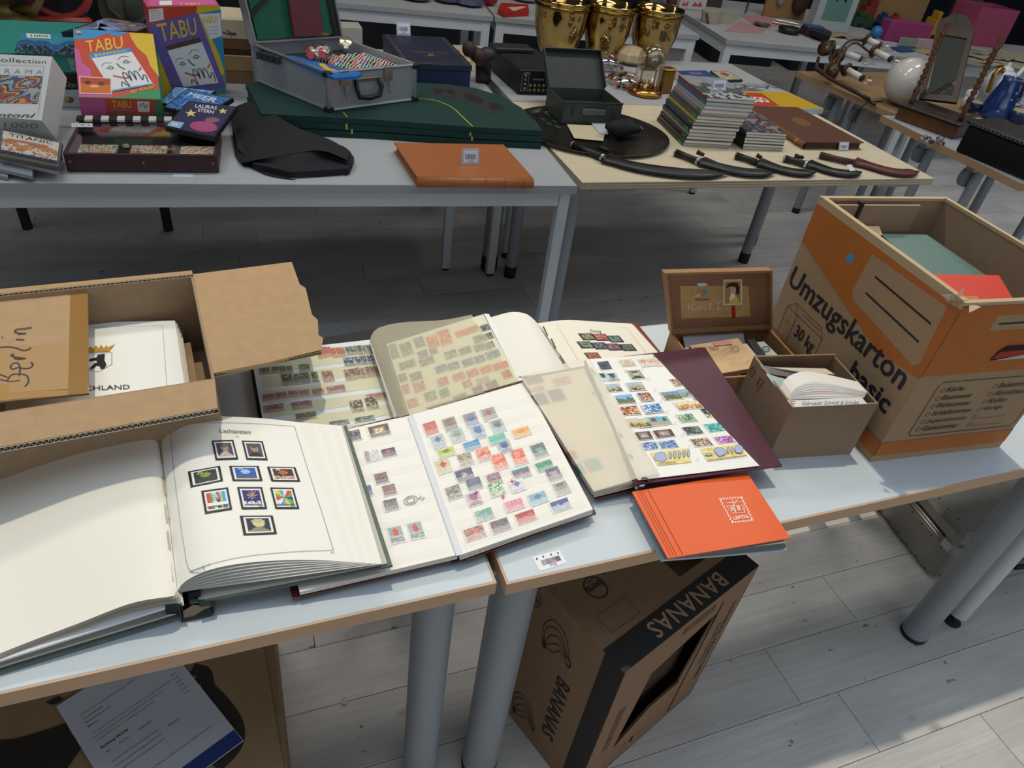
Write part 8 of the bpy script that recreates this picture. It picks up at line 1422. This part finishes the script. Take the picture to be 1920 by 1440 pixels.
o = G().slab([P(1716, 96, FZ + .004), P(1730, 90, FZ + .004), P(1748, 94, FZ + .004), P(1738, 101, FZ + .004)], .003).obj('tan_paper', M('#a89468', .6)); tag(o, 'tan paper next to the dark blue folder', 'paper')
t_, _f = fbox('blue glass ball in clear wrap before the magenta box', 'glass_ball', 'ball', (1636, 76), .03, .03, .02, '#5c5c60'); G().ball(_f(.015, .015, .055), .04, None, 14).obj('ball', M('#2c74a8', .15), t_, True)
# loose papers
lb_ = ['newspaper sheet %s of the loose paper heap behind the mirror' % w_ for w_ in ('at the left front', 'at the left back', 'in the middle front', 'in the middle', 'in the middle back', 'at the right front', 'at the right middle', 'at the far right', 'at the very back', 'lying lowest', 'lying topmost', 'under the pink box')]
r10 = random.Random(21)
for i in range(12):
    x = 1828 + (i % 6) * 18 + r10.uniform(-5, 5); y = 122 - (i // 6) * 14 - (i % 6) * .5 + (i % 6) * 1.5 - 6; w_ = 24; c = P(x, y, FZ + .004 * (i + 1)); an = r10.uniform(-.8, .8); f = Fr(c, (math.cos(an), math.sin(an), 0)); A_ = [f(-.13, -.09, 0), f(-.05, -.10, .012), f(.05, -.09, .0), f(.13, -.10, .01)]; B_ = [p + f.y * .19 for p in A_]
    o = G().ruled(A_, B_, 8, 3, None, .001).obj('newspaper_sheet', M(r10.choice(['#8c8878', '#a39a7c', '#7c7a70', '#988e78']), .7)); tag(o, lb_[i], 'newspaper')
for i, (x, y, col, w_, lab) in enumerate(((1790, 95, '#98906c', .20, 'cream papers left of the mirror post on the far table'), (1826, 112, '#b0a078', .22, 'cream folded paper fan at the edge of the far table'), (1610, 74, '#8c8474', .22, 'crumpled pale packaging before the green toys'), (1575, 68, '#9c8058', .16, 'tan card strip behind the red box'))):
    c = P(x, y, FZ + .002); f = Fr(c, ffx.x); A_ = [f(-w_ / 2, -.06, 0), f(-w_ / 6, -.07, .014), f(w_ / 6, -.06, .002), f(w_ / 2, -.07, .01)]; o = G().ruled(A_, [p + f.y * .13 for p in A_], 8, 3, None, .001).obj('paper', M(col, .7)); tag(o, lab, 'paper')
# pouches on the left far tables
c = P(962, 14, FZ); t_ = thing('red_pouch', 'red and white pouch on the far table behind the gold bowls', 'pouch', c); q = [P(934, 16, FZ + .03), P(945, 22, FZ + .03), P(992, 20, FZ + .03), P(990, 8, FZ + .04), P(940, 5, FZ + .04)]; G().slab(q, .03).obj('body', M('#a8281c', .5), t_); ar = Art(Skin(bpy.data.objects['body.001'] if 0 else t_.children[0]), .001); ar.poly([(952, 14), (978, 6), (974, 12), (988, 13), (964, 19)], M('#c0b8b4', .5)); ar.obj('emblem', t_)
c = P(918, 10, FZ); o = G().ball(c + V(0, 0, .045), .05, None, 14, .9).obj('cap', M('#9c2428', .5), None, True); tag(o, 'red round cap beside the plastic bags on the far table', 'cap')
for i, (x, y, col, lab) in enumerate(((880, 10, '#4c5068', 'dark foil bag with violet gleam on the far table'), (840, 4, '#34343c', 'dark plastic bag at the top edge on the far table'), (780, 0, '#44404a', 'grey-brown plastic bag at the far table left end'), (985, 2, '#6c6470', 'pale plastic bag behind the red and white pouch'))):
    c = P(x, y, FZ); o = G().lathe(c, [(.05, 0), (.09, .015), (.08, .04), (.04, .06), (0, .065)], None, 10).obj('plastic_bag', M(col, .25, noise=.3, ns=40, bump=.6), None); tag(o, lab, 'bag')
# blue crates and dark cloths under the far tables
for i, (x, y, w_, lab) in enumerate(((690, 78, .9, 'dark blue crate on the floor under the far left table'), (990, 82, .6, 'dark blue crate under the table behind the gold bowls'), (1330, 112, .7, 'dark blue crate under the cutlery table, left'), (1480, 128, .8, 'dark blue crate under the cutlery table, right'))):
    c = P(x, y, 0.02); c = V(c.x, c.y, 0); f = Fr(c, ffx.x if i > 1 else (1, -.04, 0)); t_ = thing('storage_crate', lab, 'crate', f(w_ / 2, .2, 0)); G().bbox(f, (0, 0, 0), (w_, .42, .30), .01).obj('body', M('#0e1320', .6), t_); G().bbox(f, (-.01, -.01, .30), (w_ + .01, .43, .34), .01).obj('rim', M('#1c2c54', .5), t_)
# black backdrop and dark stand behind
for i, (x0_, y0_, w_, d_, h_, col, lab) in enumerate(((4.5, 7.9, 10, .08, 2.4, '#10142a', 'dark navy room divider curtain at the far right'), (-2.6, 6.4, 6.6, .08, 2.4, '#17171d', 'black room divider curtain behind the far left tables'))):
    f = Fr((x0_, y0_, 0), (1, -.05 if i == 0 else 0, 0)); t_ = thing('curtain_divider', lab, 'curtain', f(w_ / 2, 0, 0)); g = G(); n = 80; V_ = []
    for z in (.0, h_):
        for j in range(n + 1): V_.append(f(w_ * j / n, .03 * math.sin(j * 1.9), z))
    g.add(V_, [(j, j + 1, n + 2 + j, n + 1 + j) for j in range(n)]); g.obj('cloth', M(col, .9), t_)
t_ = thing('wooden_post', 'grey-brown round post rising behind the mirror', 'post', (P(1795, 24, T).x, P(1795, 24, T).y, 0)); c = P(1795, 24, T); G().lathe((c.x + .25, c.y + .15, 0), [(.13, 0), (.13, 2.4)], None, 20).obj('shaft', M('#4c443a', .8), t_, True)
